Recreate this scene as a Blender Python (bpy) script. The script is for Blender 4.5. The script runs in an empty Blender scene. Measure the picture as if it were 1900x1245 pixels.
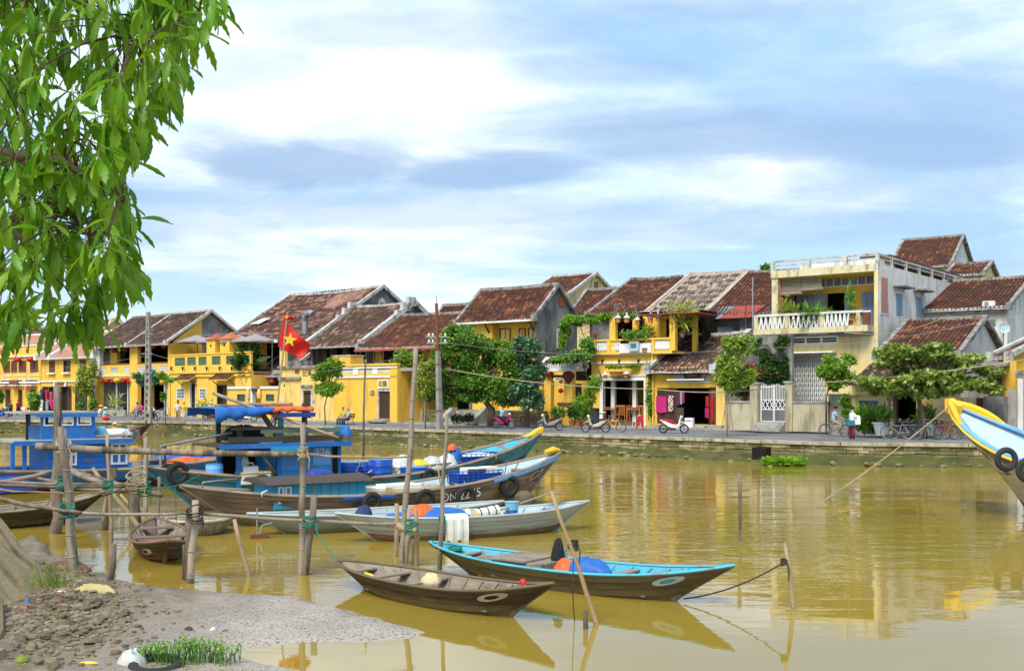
import bpy,math,random
import numpy as np
from mathutils import Vector,Matrix,noise as mn
random.seed(7);np.random.seed(7)
S=bpy.context.scene
COL=S.collection
R=math.radians
F,CX,HY,CZ=2000.0,950.0,730.0,3.3
# camera
cam=bpy.data.cameras.new('camera');camo=bpy.data.objects.new('camera',cam);COL.objects.link(camo)
camo.location=(0,0,CZ);camo.rotation_euler=(R(90),0,0)
cam.sensor_width=36;cam.lens=36*F/1900;cam.shift_y=(HY-622.5)/1900
cam.clip_start=0.1;cam.clip_end=6000
S.camera=camo
# world, sun, exposure
SUN_EL,SUN_AZ=52,205
W=bpy.data.worlds.new('World');S.world=W;W.use_nodes=True
def build_world():
 nt=W.node_tree;N=nt.nodes;Lk=nt.links;N.clear()
 def nd(t,**k):
  n=N.new(t)
  for a,b in k.items():setattr(n,a,b)
  return n
 def mth(op,a,b=None,c=None):
  n=nd('ShaderNodeMath',operation=op)
  for i,v in enumerate((a,b,c)):
   if v is None:continue
   if isinstance(v,(int,float)):n.inputs[i].default_value=v
   else:Lk.new(v,n.inputs[i])
  return n.outputs[0]
 def mix(f,a,b):
  n=nd('ShaderNodeMix',data_type='RGBA');n.clamp_factor=True
  for i,v in((0,f),(6,a),(7,b)):
   if isinstance(v,(int,float)):n.inputs[i].default_value=v
   elif isinstance(v,tuple):n.inputs[i].default_value=(*v,1)
   else:Lk.new(v,n.inputs[i])
  return n.outputs[2]
 def ramp(v,lo,hi,smooth=True):
  n=nd('ShaderNodeMapRange',interpolation_type='SMOOTHSTEP' if smooth else 'LINEAR')
  Lk.new(v,n.inputs[0]);n.inputs[1].default_value=lo;n.inputs[2].default_value=hi
  return n.outputs[0]
 sky=nd('ShaderNodeTexSky',sky_type='NISHITA');sky.sun_disc=False
 sky.sun_elevation=R(SUN_EL);sky.sun_rotation=R(SUN_AZ)
 sky.air_density=1.0;sky.dust_density=2.0
 tc=nd('ShaderNodeTexCoord');sp=nd('ShaderNodeSeparateXYZ');Lk.new(tc.outputs['Generated'],sp.inputs[0])
 x,y,z=sp.outputs
 zc=mth('MAXIMUM',mth('ADD',mth('ABSOLUTE',z),0.10),0.02)
 u,v=mth('DIVIDE',x,zc),mth('DIVIDE',y,zc)
 cb=nd('ShaderNodeCombineXYZ');Lk.new(u,cb.inputs[0]);Lk.new(v,cb.inputs[1])
 def noise(scale,det,off,sx=1,sy=1,dist=0.0,rough=.55):
  m=nd('ShaderNodeMapping');m.inputs[1].default_value=off;m.inputs[3].default_value=(sx,sy,1)
  Lk.new(cb.outputs[0],m.inputs[0])
  n=nd('ShaderNodeTexNoise');n.inputs['Scale'].default_value=scale;n.inputs['Detail'].default_value=det
  n.inputs['Roughness'].default_value=rough;n.inputs['Distortion'].default_value=dist
  Lk.new(m.outputs[0],n.inputs['Vector']);return n.outputs[0]
 big=noise(.55,7,(3.1,1.7,0),1.0,1.0,.25)
 fine=noise(1.6,8,(9,4,0),1.0,.9,.5,.6)
 wisp=noise(1.1,7,(1,7,0),.6,1.2,.6,.62)
 cover=ramp(mth('ADD',big,mth('MULTIPLY',mth('SUBTRACT',wisp,.5),.55)),.38,.66)
 dark=None
 for(px,py,rx,ry,amt)in((560,300,.48,.42,1),(930,318,.42,.30,.95),(1520,262,1.1,.36,.85),(300,400,.6,.55,.55),(760,395,1.0,.42,.6),(1180,415,1.5,.45,.5),(1750,200,.6,.3,.6),(820,60,.5,.13,.45),(1330,20,.4,.1,.4),(420,130,.35,.2,.4),(1120,130,.3,.12,.45),(1650,330,.8,.4,.5),(650,470,1.2,.5,.35)):
  dx,dz=(px-CX)/F,(HY-py)/F
  nrm=math.sqrt(dx*dx+1+dz*dz);zz=dz/nrm+.10
  cu,cv=dx/nrm/zz,1/nrm/zz
  a=mth('DIVIDE',mth('SUBTRACT',u,cu),rx);b=mth('DIVIDE',mth('SUBTRACT',v,cv),ry)
  d=mth('SQRT',mth('ADD',mth('MULTIPLY',a,a),mth('MULTIPLY',b,b)))
  d=mth('ADD',d,mth('MULTIPLY',mth('SUBTRACT',fine,.5),1.5))
  d=mth('MULTIPLY',mth('SUBTRACT',1,ramp(d,.38,1.02)),amt)
  dark=d if dark is None else mth('MAXIMUM',dark,d)
 dark=mth('MAXIMUM',dark,mth('MULTIPLY',ramp(noise(.9,6,(5,2,3),1,.8,.4),.52,.72),.55))
 k=10.0
 c0=mix(.62,sky.outputs[0],tuple(k*q for q in(.31,.50,.70)))
 c1=mix(cover,c0,tuple(k*q for q in(.70,.75,.78)))
 tex=noise(2.0,9,(2,8,1),1.0,1.1,.5,.6);c1=mix(mth('MULTIPLY',ramp(tex,.46,.70),.62),c1,tuple(k*q for q in(.36,.51,.67)))
 c2=mix(mth('MULTIPLY',dark,.85),c1,tuple(k*q for q in(.22,.325,.49)))
 hz=mth('SUBTRACT',1,ramp(z,.0,.13))
 c3=mix(mth('MULTIPLY',hz,.75),c2,tuple(k*q for q in(.58,.68,.75)))
 bg=nd('ShaderNodeBackground');Lk.new(c3,bg.inputs[0]);bg.inputs[1].default_value=0.1
 out=nd('ShaderNodeOutputWorld');Lk.new(bg.outputs[0],out.inputs[0])
build_world()
sl=bpy.data.lights.new('sun','SUN');so=bpy.data.objects.new('sun',sl);COL.objects.link(so)
sl.energy=2.5;sl.angle=R(28);sl.color=(1,.95,.86)
_d=Vector((math.sin(R(SUN_AZ))*math.cos(R(SUN_EL)),math.cos(R(SUN_AZ))*math.cos(R(SUN_EL)),math.sin(R(SUN_EL))))
so.rotation_euler=_d.to_track_quat('Z','Y').to_euler()
V=S.view_settings
V.view_transform='Standard';V.look='None';V.gamma=1;V.use_curve_mapping=False;V.exposure=0.78
try:
 S.cycles.use_denoising=True;S.cycles.max_bounces=5;S.cycles.diffuse_bounces=2;S.cycles.glossy_bounces=3
 S.cycles.transmission_bounces=3;S.cycles.transparent_max_bounces=6
except Exception:pass
# helpers: points
def P(px,py,Y):return Vector(((px-CX)/F*Y,Y,CZ+(HY-py)/F*Y))
def G(px,py,z=0.0):
 Y=F*(CZ-z)/(py-HY);return Vector(((px-CX)/F*Y,Y,z))
def lerp(a,b,t):return a+(b-a)*t
rnd=random.uniform
# helpers: materials
MATS={}
def mat(name,col,col2=None,scale=2.0,st=(1,1,1),rough=.75,bump=.25,bs=25,bst=None,metal=0,tint=None,dirt=None,ds=1.2,dst=(1,1,.25),dlo=.5,dhi=.68,damt=.8,spec=.35,rnd_col=None,trans=0,coat=0,lo=.35,hi=.65,world=False,wl=None):
 m=bpy.data.materials.new(name);m.use_nodes=True;nt=m.node_tree;N=nt.nodes;Lk=nt.links
 bs_=N['Principled BSDF']
 def lk(a,b):Lk.new(a,b)
 tc=N.new('ShaderNodeTexCoord');co=tc.outputs['Object']
 if world:co=N.new('ShaderNodeNewGeometry').outputs['Position']
 oi=N.new('ShaderNodeObjectInfo')
 ad=N.new('ShaderNodeVectorMath');ad.operation='ADD';lk(co,ad.inputs[0])
 if not world:
  sc=N.new('ShaderNodeVectorMath');sc.operation='SCALE';cc=N.new('ShaderNodeCombineXYZ')
  for i in range(3):lk(oi.outputs['Random'],cc.inputs[i])
  lk(cc.outputs[0],sc.inputs[0]);sc.inputs['Scale'].default_value=37.0;lk(sc.outputs[0],ad.inputs[1])
 co=ad.outputs[0]
 def noise(s,strc,det=5,off=0):
  mp=N.new('ShaderNodeMapping');mp.inputs[3].default_value=strc;mp.inputs[1].default_value=(off,off,off);lk(co,mp.inputs[0])
  n=N.new('ShaderNodeTexNoise');n.inputs['Scale'].default_value=s;n.inputs['Detail'].default_value=det;n.inputs['Roughness'].default_value=.6
  lk(mp.outputs[0],n.inputs['Vector']);return n.outputs[0]
 def mr(v,a,b,c=0,d=1):
  n=N.new('ShaderNodeMapRange');lk(v,n.inputs[0]);n.inputs[1].default_value=a;n.inputs[2].default_value=b
  n.inputs[3].default_value=c;n.inputs[4].default_value=d;return n.outputs[0]
 def mix(f,a,b):
  n=N.new('ShaderNodeMix');n.data_type='RGBA'
  for i,v in((0,f),(6,a),(7,b)):
   if isinstance(v,(int,float)):n.inputs[i].default_value=v
   elif isinstance(v,tuple):n.inputs[i].default_value=(*v[:3],1)
   else:lk(v,n.inputs[i])
  return n.outputs[2]
 if col2 is None:col2=tuple(c*.72 for c in col)
 c=mix(mr(noise(scale,st),lo,hi),tuple(col),tuple(col2))
 if tint is not None:
  at=N.new('ShaderNodeAttribute');at.attribute_name='tint'
  c=mix(at.outputs['Fac'],c,tuple(tint))
 if rnd_col is not None:
  c=mix(oi.outputs['Random'],c,tuple(rnd_col))
 if dirt is not None:
  n2=noise(ds,dst,7,11.3)
  f=mr(n2,dlo,dhi,0,damt);c=mix(f,c,tuple(dirt))
 if wl is not None:
  sp_=N.new('ShaderNodeSeparateXYZ');lk(N.new('ShaderNodeNewGeometry').outputs['Position'],sp_.inputs[0]);a_=N.new('ShaderNodeMath');a_.operation='MULTIPLY_ADD'
  lk(noise(3.5,(.6,1,1),6,5),a_.inputs[0]);a_.inputs[1].default_value=-.34;lk(sp_.outputs[2],a_.inputs[2]);c=mix(mr(a_.outputs[0],-.10,.03,.85,0),c,tuple(wl))
 lk(c,bs_.inputs['Base Color'])
 bs_.inputs['Roughness'].default_value=rough;bs_.inputs['Metallic'].default_value=metal
 bs_.inputs['Specular IOR Level'].default_value=spec;bs_.inputs['Coat Weight'].default_value=coat
 if bump:
  b=N.new('ShaderNodeBump');b.inputs['Strength'].default_value=bump;b.inputs['Distance'].default_value=.02
  lk(noise(bs,bst or st,6,3.7),b.inputs['Height']);lk(b.outputs[0],bs_.inputs['Normal'])
 if trans:
  tr=N.new('ShaderNodeBsdfTranslucent');lk(c,tr.inputs[0]);mx=N.new('ShaderNodeMixShader');mx.inputs[0].default_value=trans
  lk(bs_.outputs[0],mx.inputs[1]);lk(tr.outputs[0],mx.inputs[2]);lk(mx.outputs[0],N['Material Output'].inputs[0])
 MATS[name]=m;return m
def glass_mat(name,col=(.8,.9,.9),rough=.05,alpha=.25):
 m=bpy.data.materials.new(name);m.use_nodes=True;b=m.node_tree.nodes['Principled BSDF']
 b.inputs['Base Color'].default_value=(*col,1);b.inputs['Roughness'].default_value=rough;b.inputs['Alpha'].default_value=alpha
 MATS[name]=m;return m
# helpers: objects
def tag(o,label=None,cat=None,group=None,kind=None):
 if label:o['label']=label
 if cat:o['category']=cat
 if group:o['group']=group
 if kind:o['kind']=kind
 return o
def empty(name,loc=(0,0,0),rz=0.0,label=None,cat=None,group=None,kind=None):
 o=bpy.data.objects.new(name,None);o.empty_display_size=.1;COL.objects.link(o)
 o.location=loc;o.rotation_euler=(0,0,rz);return tag(o,label,cat,group,kind)
KIDS={}
def setp(o,parent):
 if parent is not None:o.parent=parent;KIDS.setdefault(parent.name,[]).append(o)
 return o
class MB:
 def __init__(s):s.v=[];s.f=[];s.t=[];s.mi=[];s.cur=0;s.tn=0.0
 def face(s,idx):s.f.append(tuple(idx));s.mi.append(s.cur)
 def vert(s,p):s.v.append((p[0],p[1],p[2]));s.t.append(s.tn);return len(s.v)-1
 def poly(s,pts):s.face([s.vert(p)for p in pts]);return s
 def quad(s,a,b,c,d):return s.poly((a,b,c,d))
 def box(s,x0,x1,y0,y1,z0,z1,M=None,taper=0):
  tx=(x1-x0)*taper/2;ty=(y1-y0)*taper/2
  c=[(x0,y0,z0),(x1,y0,z0),(x1,y1,z0),(x0,y1,z0),(x0+tx,y0+ty,z1),(x1-tx,y0+ty,z1),(x1-tx,y1-ty,z1),(x0+tx,y1-ty,z1)]
  if M is not None:c=[M@Vector(p)for p in c]
  i=[s.vert(p)for p in c]
  for q in((0,3,2,1),(4,5,6,7),(0,1,5,4),(1,2,6,5),(2,3,7,6),(3,0,4,7)):s.face([i[k]for k in q])
  return s
 def cbox(s,cx,cy,cz,sx,sy,sz,M=None):return s.box(cx-sx/2,cx+sx/2,cy-sy/2,cy+sy/2,cz-sz/2,cz+sz/2,M)
 def bar(s,a,b,w,h=None,up=(0,0,1)):
  a,b=Vector(a),Vector(b);d=b-a;L=d.length
  if L<1e-6:return s
  h=h or w;x=d/L;upv=Vector(up)
  if abs(x.dot(upv))>.98:upv=Vector((1,0,0))
  y=upv.cross(x).normalized();z=x.cross(y)
  M=Matrix(((x.x,y.x,z.x,a.x),(x.y,y.y,z.y,a.y),(x.z,y.z,z.z,a.z),(0,0,0,1)))
  return s.box(0,L,-w/2,w/2,-h/2,h/2,M)
 def tube(s,pts,r,n=8,caps=True,sq=1.0):
  pts=[Vector(p)for p in pts];m=len(pts)
  rr=r if isinstance(r,(list,tuple))else[r]*m
  rings=[];ref=None
  for i,p in enumerate(pts):
   d=(pts[min(i+1,m-1)]-pts[max(i-1,0)])
   if d.length<1e-9:d=Vector((0,0,1))
   d.normalize()
   if ref is None:
    ref=Vector((0,0,1))if abs(d.z)<.9 else Vector((1,0,0))
   a=(ref-d*ref.dot(d))
   if a.length<1e-5:a=d.orthogonal()
   a.normalize();ref=a;b=d.cross(a)
   rings.append([s.vert(p+(a*math.cos(2*math.pi*k/n)*sq+b*math.sin(2*math.pi*k/n))*rr[i])for k in range(n)])
  for i in range(m-1):
   for k in range(n):s.face((rings[i][k],rings[i][(k+1)%n],rings[i+1][(k+1)%n],rings[i+1][k]))
  if caps:s.face(rings[0][::-1]);s.face(rings[-1])
  return s
 def lathe(s,prof,n=12,c=(0,0,0),M=None,cap=True):
  rings=[]
  for(r,z)in prof:
   ring=[]
   for k in range(n):
    p=Vector((c[0]+r*math.cos(2*math.pi*k/n),c[1]+r*math.sin(2*math.pi*k/n),c[2]+z))
    ring.append(s.vert(M@p if M is not None else p))
   rings.append(ring)
  for i in range(len(rings)-1):
   for k in range(n):s.face((rings[i][k],rings[i][(k+1)%n],rings[i+1][(k+1)%n],rings[i+1][k]))
  if cap:s.face(rings[0][::-1]);s.face(rings[-1])
  return s
 def torus(s,c,ax,Rm,r,n=20,k=8,sq=1.0):
  ax=Vector(ax).normalized();a=ax.orthogonal().normalized();b=ax.cross(a);c=Vector(c);rings=[]
  for i in range(n):
   t=2*math.pi*i/n;d=a*math.cos(t)+b*math.sin(t)
   rings.append([s.vert(c+d*(Rm+r*math.cos(2*math.pi*j/k))+ax*(r*sq*math.sin(2*math.pi*j/k)))for j in range(k)])
  for i in range(n):
   for j in range(k):s.face((rings[i][j],rings[(i+1)%n][j],rings[(i+1)%n][(j+1)%k],rings[i][(j+1)%k]))
  return s
 def prism(s,poly,a,b,axis='z',M=None):
  """extrude a closed 2-D outline between a and b along an axis"""
  def mk(p,h):
   q={'z':(p[0],p[1],h),'y':(p[0],h,p[1]),'x':(h,p[0],p[1])}[axis]
   return M@Vector(q)if M is not None else q
  i0=[s.vert(mk(p,a))for p in poly];i1=[s.vert(mk(p,b))for p in poly];n=len(poly)
  s.face(i0[::-1]);s.face(i1)
  for k in range(n):s.face((i0[k],i0[(k+1)%n],i1[(k+1)%n],i1[k]))
  return s
 def blob(s,c,r,n=8,m=5,jit=.15,rz=1.0,M=None,ry=1.0):
  c=Vector(c);ph=rnd(0,6)
  rows=[]
  for i in range(1,m):
   a=math.pi*i/m;row=[]
   for k in range(n):
    q=r*(1+rnd(-jit,jit));t=2*math.pi*k/n+ph
    p=Vector((math.sin(a)*math.cos(t)*q,math.sin(a)*math.sin(t)*q*ry,math.cos(a)*q*rz))
    row.append(s.vert(c+(M@p if M is not None else p)))
   rows.append(row)
  e=Vector((0,0,r*rz));
  top=s.vert(c+(M@e if M is not None else e));bot=s.vert(c-(M@e if M is not None else e))
  for k in range(n):
   s.face((top,rows[0][k],rows[0][(k+1)%n]));s.face((bot,rows[-1][(k+1)%n],rows[-1][k]))
  for i in range(len(rows)-1):
   for k in range(n):s.face((rows[i][k],rows[i+1][k],rows[i+1][(k+1)%n],rows[i][(k+1)%n]))
  return s
 def mesh(s,name,mats,smooth=False):
  me=bpy.data.meshes.new(name);me.from_pydata(s.v,[],s.f)
  if not isinstance(mats,(list,tuple)):mats=[mats]
  for m in mats:me.materials.append(MATS[m]if isinstance(m,str)else m)
  if len(mats)>1:me.polygons.foreach_set('material_index',s.mi)
  a=me.attributes.new('tint','FLOAT','POINT');a.data.foreach_set('value',s.t)
  if smooth:me.polygons.foreach_set('use_smooth',[True]*len(me.polygons))
  me.update();return me
 def build(s,name,mats,parent=None,smooth=False,kind=None,label=None,cat=None,group=None,bevel=0,auto=None):
  o=bpy.data.objects.new(name,s.mesh(name,mats,smooth or auto is not None));COL.objects.link(o);setp(o,parent)
  if auto is not None:
   try:o.data.set_sharp_from_angle(angle=R(auto))
   except Exception:pass
  if bevel:
   b=o.modifiers.new('bevel','BEVEL');b.width=bevel;b.segments=2;b.limit_method='ANGLE'
  return tag(o,label,cat,group,kind)
def np_mesh(name,verts,quads,mats,parent=None,tint=None,smooth=False,kind=None,label=None,cat=None,group=None):
 me=bpy.data.meshes.new(name);nv,nf=len(verts),len(quads);k=quads.shape[1]
 me.vertices.add(nv);me.vertices.foreach_set('co',np.asarray(verts,np.float32).ravel())
 me.loops.add(nf*k);me.loops.foreach_set('vertex_index',np.asarray(quads,np.int32).ravel())
 me.polygons.add(nf);me.polygons.foreach_set('loop_start',np.arange(0,nf*k,k,dtype=np.int32))
 try:me.polygons.foreach_set('loop_total',np.full(nf,k,np.int32))
 except Exception:pass
 me.update(calc_edges=True);me.validate()
 if tint is not None:
  a=me.attributes.new('tint','FLOAT','POINT');a.data.foreach_set('value',np.asarray(tint,np.float32))
 if smooth:me.polygons.foreach_set('use_smooth',np.ones(nf,bool))
 for m in(mats if isinstance(mats,(list,tuple))else[mats]):me.materials.append(MATS[m]if isinstance(m,str)else m)
 o=bpy.data.objects.new(name,me);COL.objects.link(o);setp(o,parent)
 return tag(o,label,cat,group,kind)
def inst(me_obj,name,parent=None,M=None):
 """another object sharing me_obj's mesh"""
 o=bpy.data.objects.new(name,me_obj.data if hasattr(me_obj,'data')else me_obj);COL.objects.link(o);setp(o,parent)
 if M is not None:o.matrix_local=M
 return o
def copy_tree(o,loc=None,rz=None,label=None,group=None,scale=None,parent=None,swap=None):
 c=o.copy();COL.objects.link(c)
 if parent is not None:setp(c,parent)
 for ch in KIDS.get(o.name,[]):copy_tree(ch,parent=c,swap=swap)
 if swap and c.type=='MESH':
  for i,sl_ in enumerate(c.material_slots):
   if sl_.material and sl_.material.name in swap:
    sl_.link='OBJECT';sl_.material=MATS[swap[sl_.material.name]]
 if loc is not None:c.location=loc
 if rz is not None:c.rotation_euler=(0,0,rz)
 if scale is not None:c.scale=(scale,)*3
 if label:c['label']=label
 if group:c['group']=group
 return c
# materials
YEL=(.81,.51,.09)
mat('plaster_yellow',YEL,(.76,.43,.05),scale=.8,bump=.25,bs=9,dirt=(.24,.15,.05),ds=1.3,dst=(1,1,.22),dlo=.52,dhi=.74,damt=.65,rough=.9,spec=.15)
mat('plaster_yellow_plain',YEL,(.78,.47,.06),scale=.6,bump=.2,bs=9,rough=.9,spec=.15,dirt=(.33,.20,.06),ds=1.3,dst=(1.2,1.2,.3),dlo=.57,dhi=.76,damt=.5)
mat('plaster_pale',(.80,.58,.20),(.72,.46,.12),scale=.9,bump=.3,bs=9,dirt=(.25,.19,.11),ds=1.4,dst=(1.2,1.2,.3),dlo=.52,dhi=.72,damt=.75,rough=.92,spec=.12)
mat('plaster_cream',(.78,.66,.36),(.74,.56,.24),scale=.7,bump=.3,bs=8,dirt=(.30,.25,.17),ds=1.5,dst=(1.3,1.3,.22),dlo=.5,dhi=.72,damt=.6,rough=.92,spec=.12)
mat('plaster_offwhite',(.66,.60,.42),(.60,.52,.30),scale=.9,bump=.35,bs=8,dirt=(.20,.16,.10),ds=1.9,dst=(1.2,1.2,.5),dlo=.48,dhi=.66,damt=.75,rough=.92,spec=.12)
mat('plaster_grey',(.30,.29,.27),(.15,.145,.14),scale=.7,bump=.5,bs=6,dirt=(.055,.052,.05),ds=1.1,dst=(1,1,.4),dlo=.42,dhi=.66,damt=.8,rough=.95,spec=.1)
mat('plaster_white',(.72,.70,.66),(.58,.56,.52),scale=.8,bump=.3,bs=8,dirt=(.20,.19,.17),ds=1.3,dst=(1.4,1.4,.25),dlo=.5,dhi=.72,damt=.65,rough=.92,spec=.12)
mat('wall_stained',(.50,.44,.31),(.40,.34,.22),scale=.9,bump=.4,bs=8,dirt=(.10,.09,.065),ds=1.7,dst=(1.6,1.6,.22),dlo=.47,dhi=.66,damt=.8,rough=.92,spec=.12)
mat('trim_white',(.78,.77,.73),(.66,.65,.61),scale=1.5,bump=.2,rough=.85,dirt=(.35,.33,.3),dlo=.55,dhi=.75,damt=.5,spec=.2)
mat('mortar',(.36,.34,.31),(.20,.19,.18),scale=1.6,bump=.6,bs=8,rough=.95,dirt=(.06,.058,.055),ds=2.5,dst=(1,1,1),dlo=.48,dhi=.62,spec=.1)
mat('mortar_light',(.58,.56,.52),(.40,.38,.35),scale=1.6,bump=.6,bs=8,rough=.95,dirt=(.10,.095,.09),ds=2.5,dst=(1,1,1),dlo=.52,dhi=.66,spec=.1)
mat('tile_dark',(.095,.058,.046),(.05,.036,.031),scale=.9,bump=.4,bs=14,rough=.95,tint=(.36,.20,.135),dirt=(.25,.215,.18),ds=3.0,dst=(1,1,1),dlo=.56,dhi=.70,damt=.6,spec=.08)
mat('tile_red',(.105,.044,.030),(.055,.030,.024),scale=.9,bump=.4,bs=14,rough=.95,tint=(.33,.125,.065),dirt=(.20,.155,.12),ds=2.4,dst=(1,1,1),dlo=.55,dhi=.70,damt=.55,spec=.08)
mat('tile_worn',(.10,.052,.042),(.06,.034,.03),scale=.9,bump=.4,bs=14,rough=.95,tint=(.38,.22,.165),dirt=(.045,.035,.032),ds=.9,dst=(.25,1,1),dlo=.55,dhi=.68,damt=.35,spec=.08)
mat('tile_pink',(.46,.24,.17),(.36,.19,.14),scale=2,bump=.3,bs=14,rough=.9,tint=(.52,.30,.22),spec=.1)
mat('lath',(.50,.41,.33),(.36,.28,.22),scale=2,bump=.4,bs=14,rough=.9,tint=(.60,.50,.41),spec=.1)
mat('roof_under',(.10,.06,.045),rough=.95,spec=.05)
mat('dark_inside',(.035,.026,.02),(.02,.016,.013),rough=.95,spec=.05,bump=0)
mat('wood_dark',(.075,.036,.024),(.045,.022,.016),scale=3,st=(1,1,.15),bump=.3,bs=18,rough=.7,rnd_col=(.06,.03,.02))
mat('wood_brown',(.20,.095,.045),(.12,.055,.03),scale=3,st=(1,1,.2),bump=.3,bs=18,rough=.65)
mat('wood_orange',(.50,.20,.06),(.36,.13,.04),scale=3,st=(1,1,.2),bump=.2,bs=18,rough=.5)
mat('shutter_red',(.18,.055,.035),(.12,.035,.025),scale=3,rough=.6)
mat('shutter_blue',(.26,.36,.46),(.20,.28,.37),scale=2,rough=.7,dirt=(.12,.13,.14),dlo=.55,dhi=.75)
mat('shutter_green',(.13,.20,.15),(.09,.15,.11),scale=2,rough=.6)
mat('paint_white',(.78,.78,.76),(.70,.70,.68),rough=.5,bump=.1)
mat('paint_black',(.02,.02,.02),rough=.45,bump=.05)
mat('paint_red',(.62,.02,.02),(.50,.015,.015),rough=.35,bump=.05)
mat('silk_red',(.70,.02,.015),(.55,.015,.012),rough=.55,bump=.1,trans=.25)
mat('silk_dark_red',(.30,.035,.03),rough=.6,bump=.1,trans=.2)
mat('silk_yellow',(.78,.55,.03),rough=.55,bump=.1,trans=.25)
mat('silk_orange',(.75,.25,.08),rough=.55,bump=.1,trans=.25)
mat('glazed_green',(.16,.27,.16),(.10,.19,.11),scale=4,rough=.4)
mat('concrete',(.40,.38,.34),(.30,.28,.25),scale=1.2,bump=.5,bs=12,rough=.95,dirt=(.14,.125,.10),ds=1.6,dst=(1,1,.5),dlo=.5,dhi=.7,spec=.15)
mat('concrete_pole',(.30,.28,.25),(.22,.20,.18),scale=2,bump=.4,rough=.95)
mat('asphalt',(.19,.19,.195),(.15,.15,.152),scale=.4,bump=.3,bs=30,rough=.9,dirt=(.10,.095,.09),ds=.5,dst=(1,1,1),world=True)
mat('pavement',(.32,.30,.27),(.25,.23,.21),scale=.8,bump=.3,bs=12,rough=.95,world=True)
mat('ground_soil',(.12,.11,.06),(.08,.09,.04),scale=.1,rough=1,world=True)
mat('capstone',(.48,.42,.29),(.36,.31,.20),scale=1.5,bump=.6,bs=10,rough=.95,dirt=(.16,.14,.08),ds=2.2,dst=(1,1,1),dlo=.46,dhi=.64,world=True)
mat('wall_stone',(.24,.185,.075),(.11,.095,.035),scale=1.3,bump=.8,bs=6,rough=.95,tint=(.46,.38,.22),dirt=(.075,.085,.025),ds=.45,dst=(1,1,1),dlo=.42,dhi=.60,damt=.85,world=True)
mat('wall_moss',(.051,.068,.012),(.102,.082,.027),scale=.9,bump=.8,bs=5,rough=.95,world=True,dirt=(.03,.03,.015),ds=.8,dst=(1,1,1))
mat('tarp_blue',(.02,.19,.62),(.03,.12,.42),scale=3,rough=.5,bump=1.0,bs=3.5,trans=.15)
mat('tarp_dark_blue',(.02,.05,.30),(.015,.04,.22),scale=2,rough=.45,bump=.25,bs=6)
mat('tarp_orange',(.82,.17,.03),(.62,.11,.03),scale=3,rough=.5,bump=1.0,bs=3.5,trans=.15)
mat('drum_blue',(.015,.09,.45),(.012,.07,.38),rough=.35,bump=.05,dirt=(.10,.14,.25),dlo=.6,dhi=.75,damt=.4)
mat('plastic_cyan',(.20,.50,.62),(.15,.42,.55),rough=.3,bump=.05)
mat('styrofoam',(.80,.78,.70),(.72,.68,.58),rough=.85,dirt=(.72,.50,.10),ds=3,dst=(1,1,1),dlo=.56,dhi=.62,damt=.7,bump=.1)
mat('tape_yellow',(.75,.48,.06),rough=.5,bump=.05)
mat('plastic_white',(.74,.74,.70),rough=.4,bump=.1)
mat('plastic_bag',(.78,.79,.76),(.62,.64,.60),scale=5,rough=.3,bump=.8,bs=9,trans=.3)
mat('plastic_yellow',(.80,.55,.04),(.70,.45,.03),rough=.4,bump=.1)
mat('rubber',(.022,.022,.023),(.035,.034,.033),scale=3,rough=.8,bump=.5,bs=25)
mat('rope',(.42,.35,.22),(.30,.25,.15),rough=.95,bump=.5,bs=60)
mat('rope_green',(.02,.20,.13),(.015,.14,.10),rough=.8,bump=.4,bs=60)
mat('rope_dark',(.05,.045,.035),rough=.95,bump=.3)
mat('bamboo',(.44,.30,.15),(.30,.20,.10),scale=2.5,st=(1,1,.3),rough=.6,bump=.3,bs=18,dirt=(.12,.09,.06),ds=2,dst=(1,1,.4),dlo=.5,dhi=.7,damt=.7,rnd_col=(.34,.25,.15))
mat('post_wood',(.30,.235,.17),(.10,.075,.055),scale=5,st=(1,1,.10),rough=.9,bump=1.0,bs=22,lo=.42,hi=.58,dirt=(.045,.036,.026),ds=3,dst=(1,1,.3),dlo=.5,dhi=.62,rnd_col=(.20,.16,.12))
mat('post_grey',(.42,.35,.27),(.17,.13,.095),scale=5,st=(1,1,.10),lo=.40,hi=.62,rough=.9,dirt=(.09,.07,.05),ds=2.5,dst=(1,1,.5),dlo=.54,dhi=.66,bump=1.0,bs=22,rnd_col=(.28,.23,.18))
mat('hull_weathered',(.36,.27,.20),(.17,.12,.085),scale=1.4,st=(.35,1,3),rough=.88,bump=.7,bs=10,bst=(.3,1,4),dirt=(.045,.035,.028),ds=1.2,dst=(.5,1,2),dlo=.50,dhi=.66,rnd_col=(.27,.20,.15),wl=(.17,.14,.06))
mat('hull_dark',(.10,.066,.040),(.032,.023,.016),scale=1.5,st=(.35,1,3),rough=.75,bump=.6,bs=12,bst=(.3,1,4),dirt=(.22,.18,.11),ds=1.5,dst=(.35,1,3),dlo=.55,dhi=.7,damt=.6,rnd_col=(.06,.042,.028),spec=.3,wl=(.17,.14,.06))
mat('hull_olive',(.15,.125,.065),(.08,.066,.038),scale=1.5,st=(.35,1,3),rough=.75,bump=.6,bs=12,bst=(.3,1,4),dirt=(.045,.035,.025),ds=1.4,dst=(.35,1,3),dlo=.5,dhi=.68,rnd_col=(.13,.105,.055),spec=.3,wl=(.17,.14,.06))
mat('hull_grey',(.40,.45,.45),(.33,.37,.36),scale=1.2,st=(.35,1,2),rough=.7,bump=.35,bs=10,dirt=(.22,.19,.13),ds=1.6,dst=(.4,1,1.5),dlo=.56,dhi=.72,damt=.7,wl=(.17,.14,.06))
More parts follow.
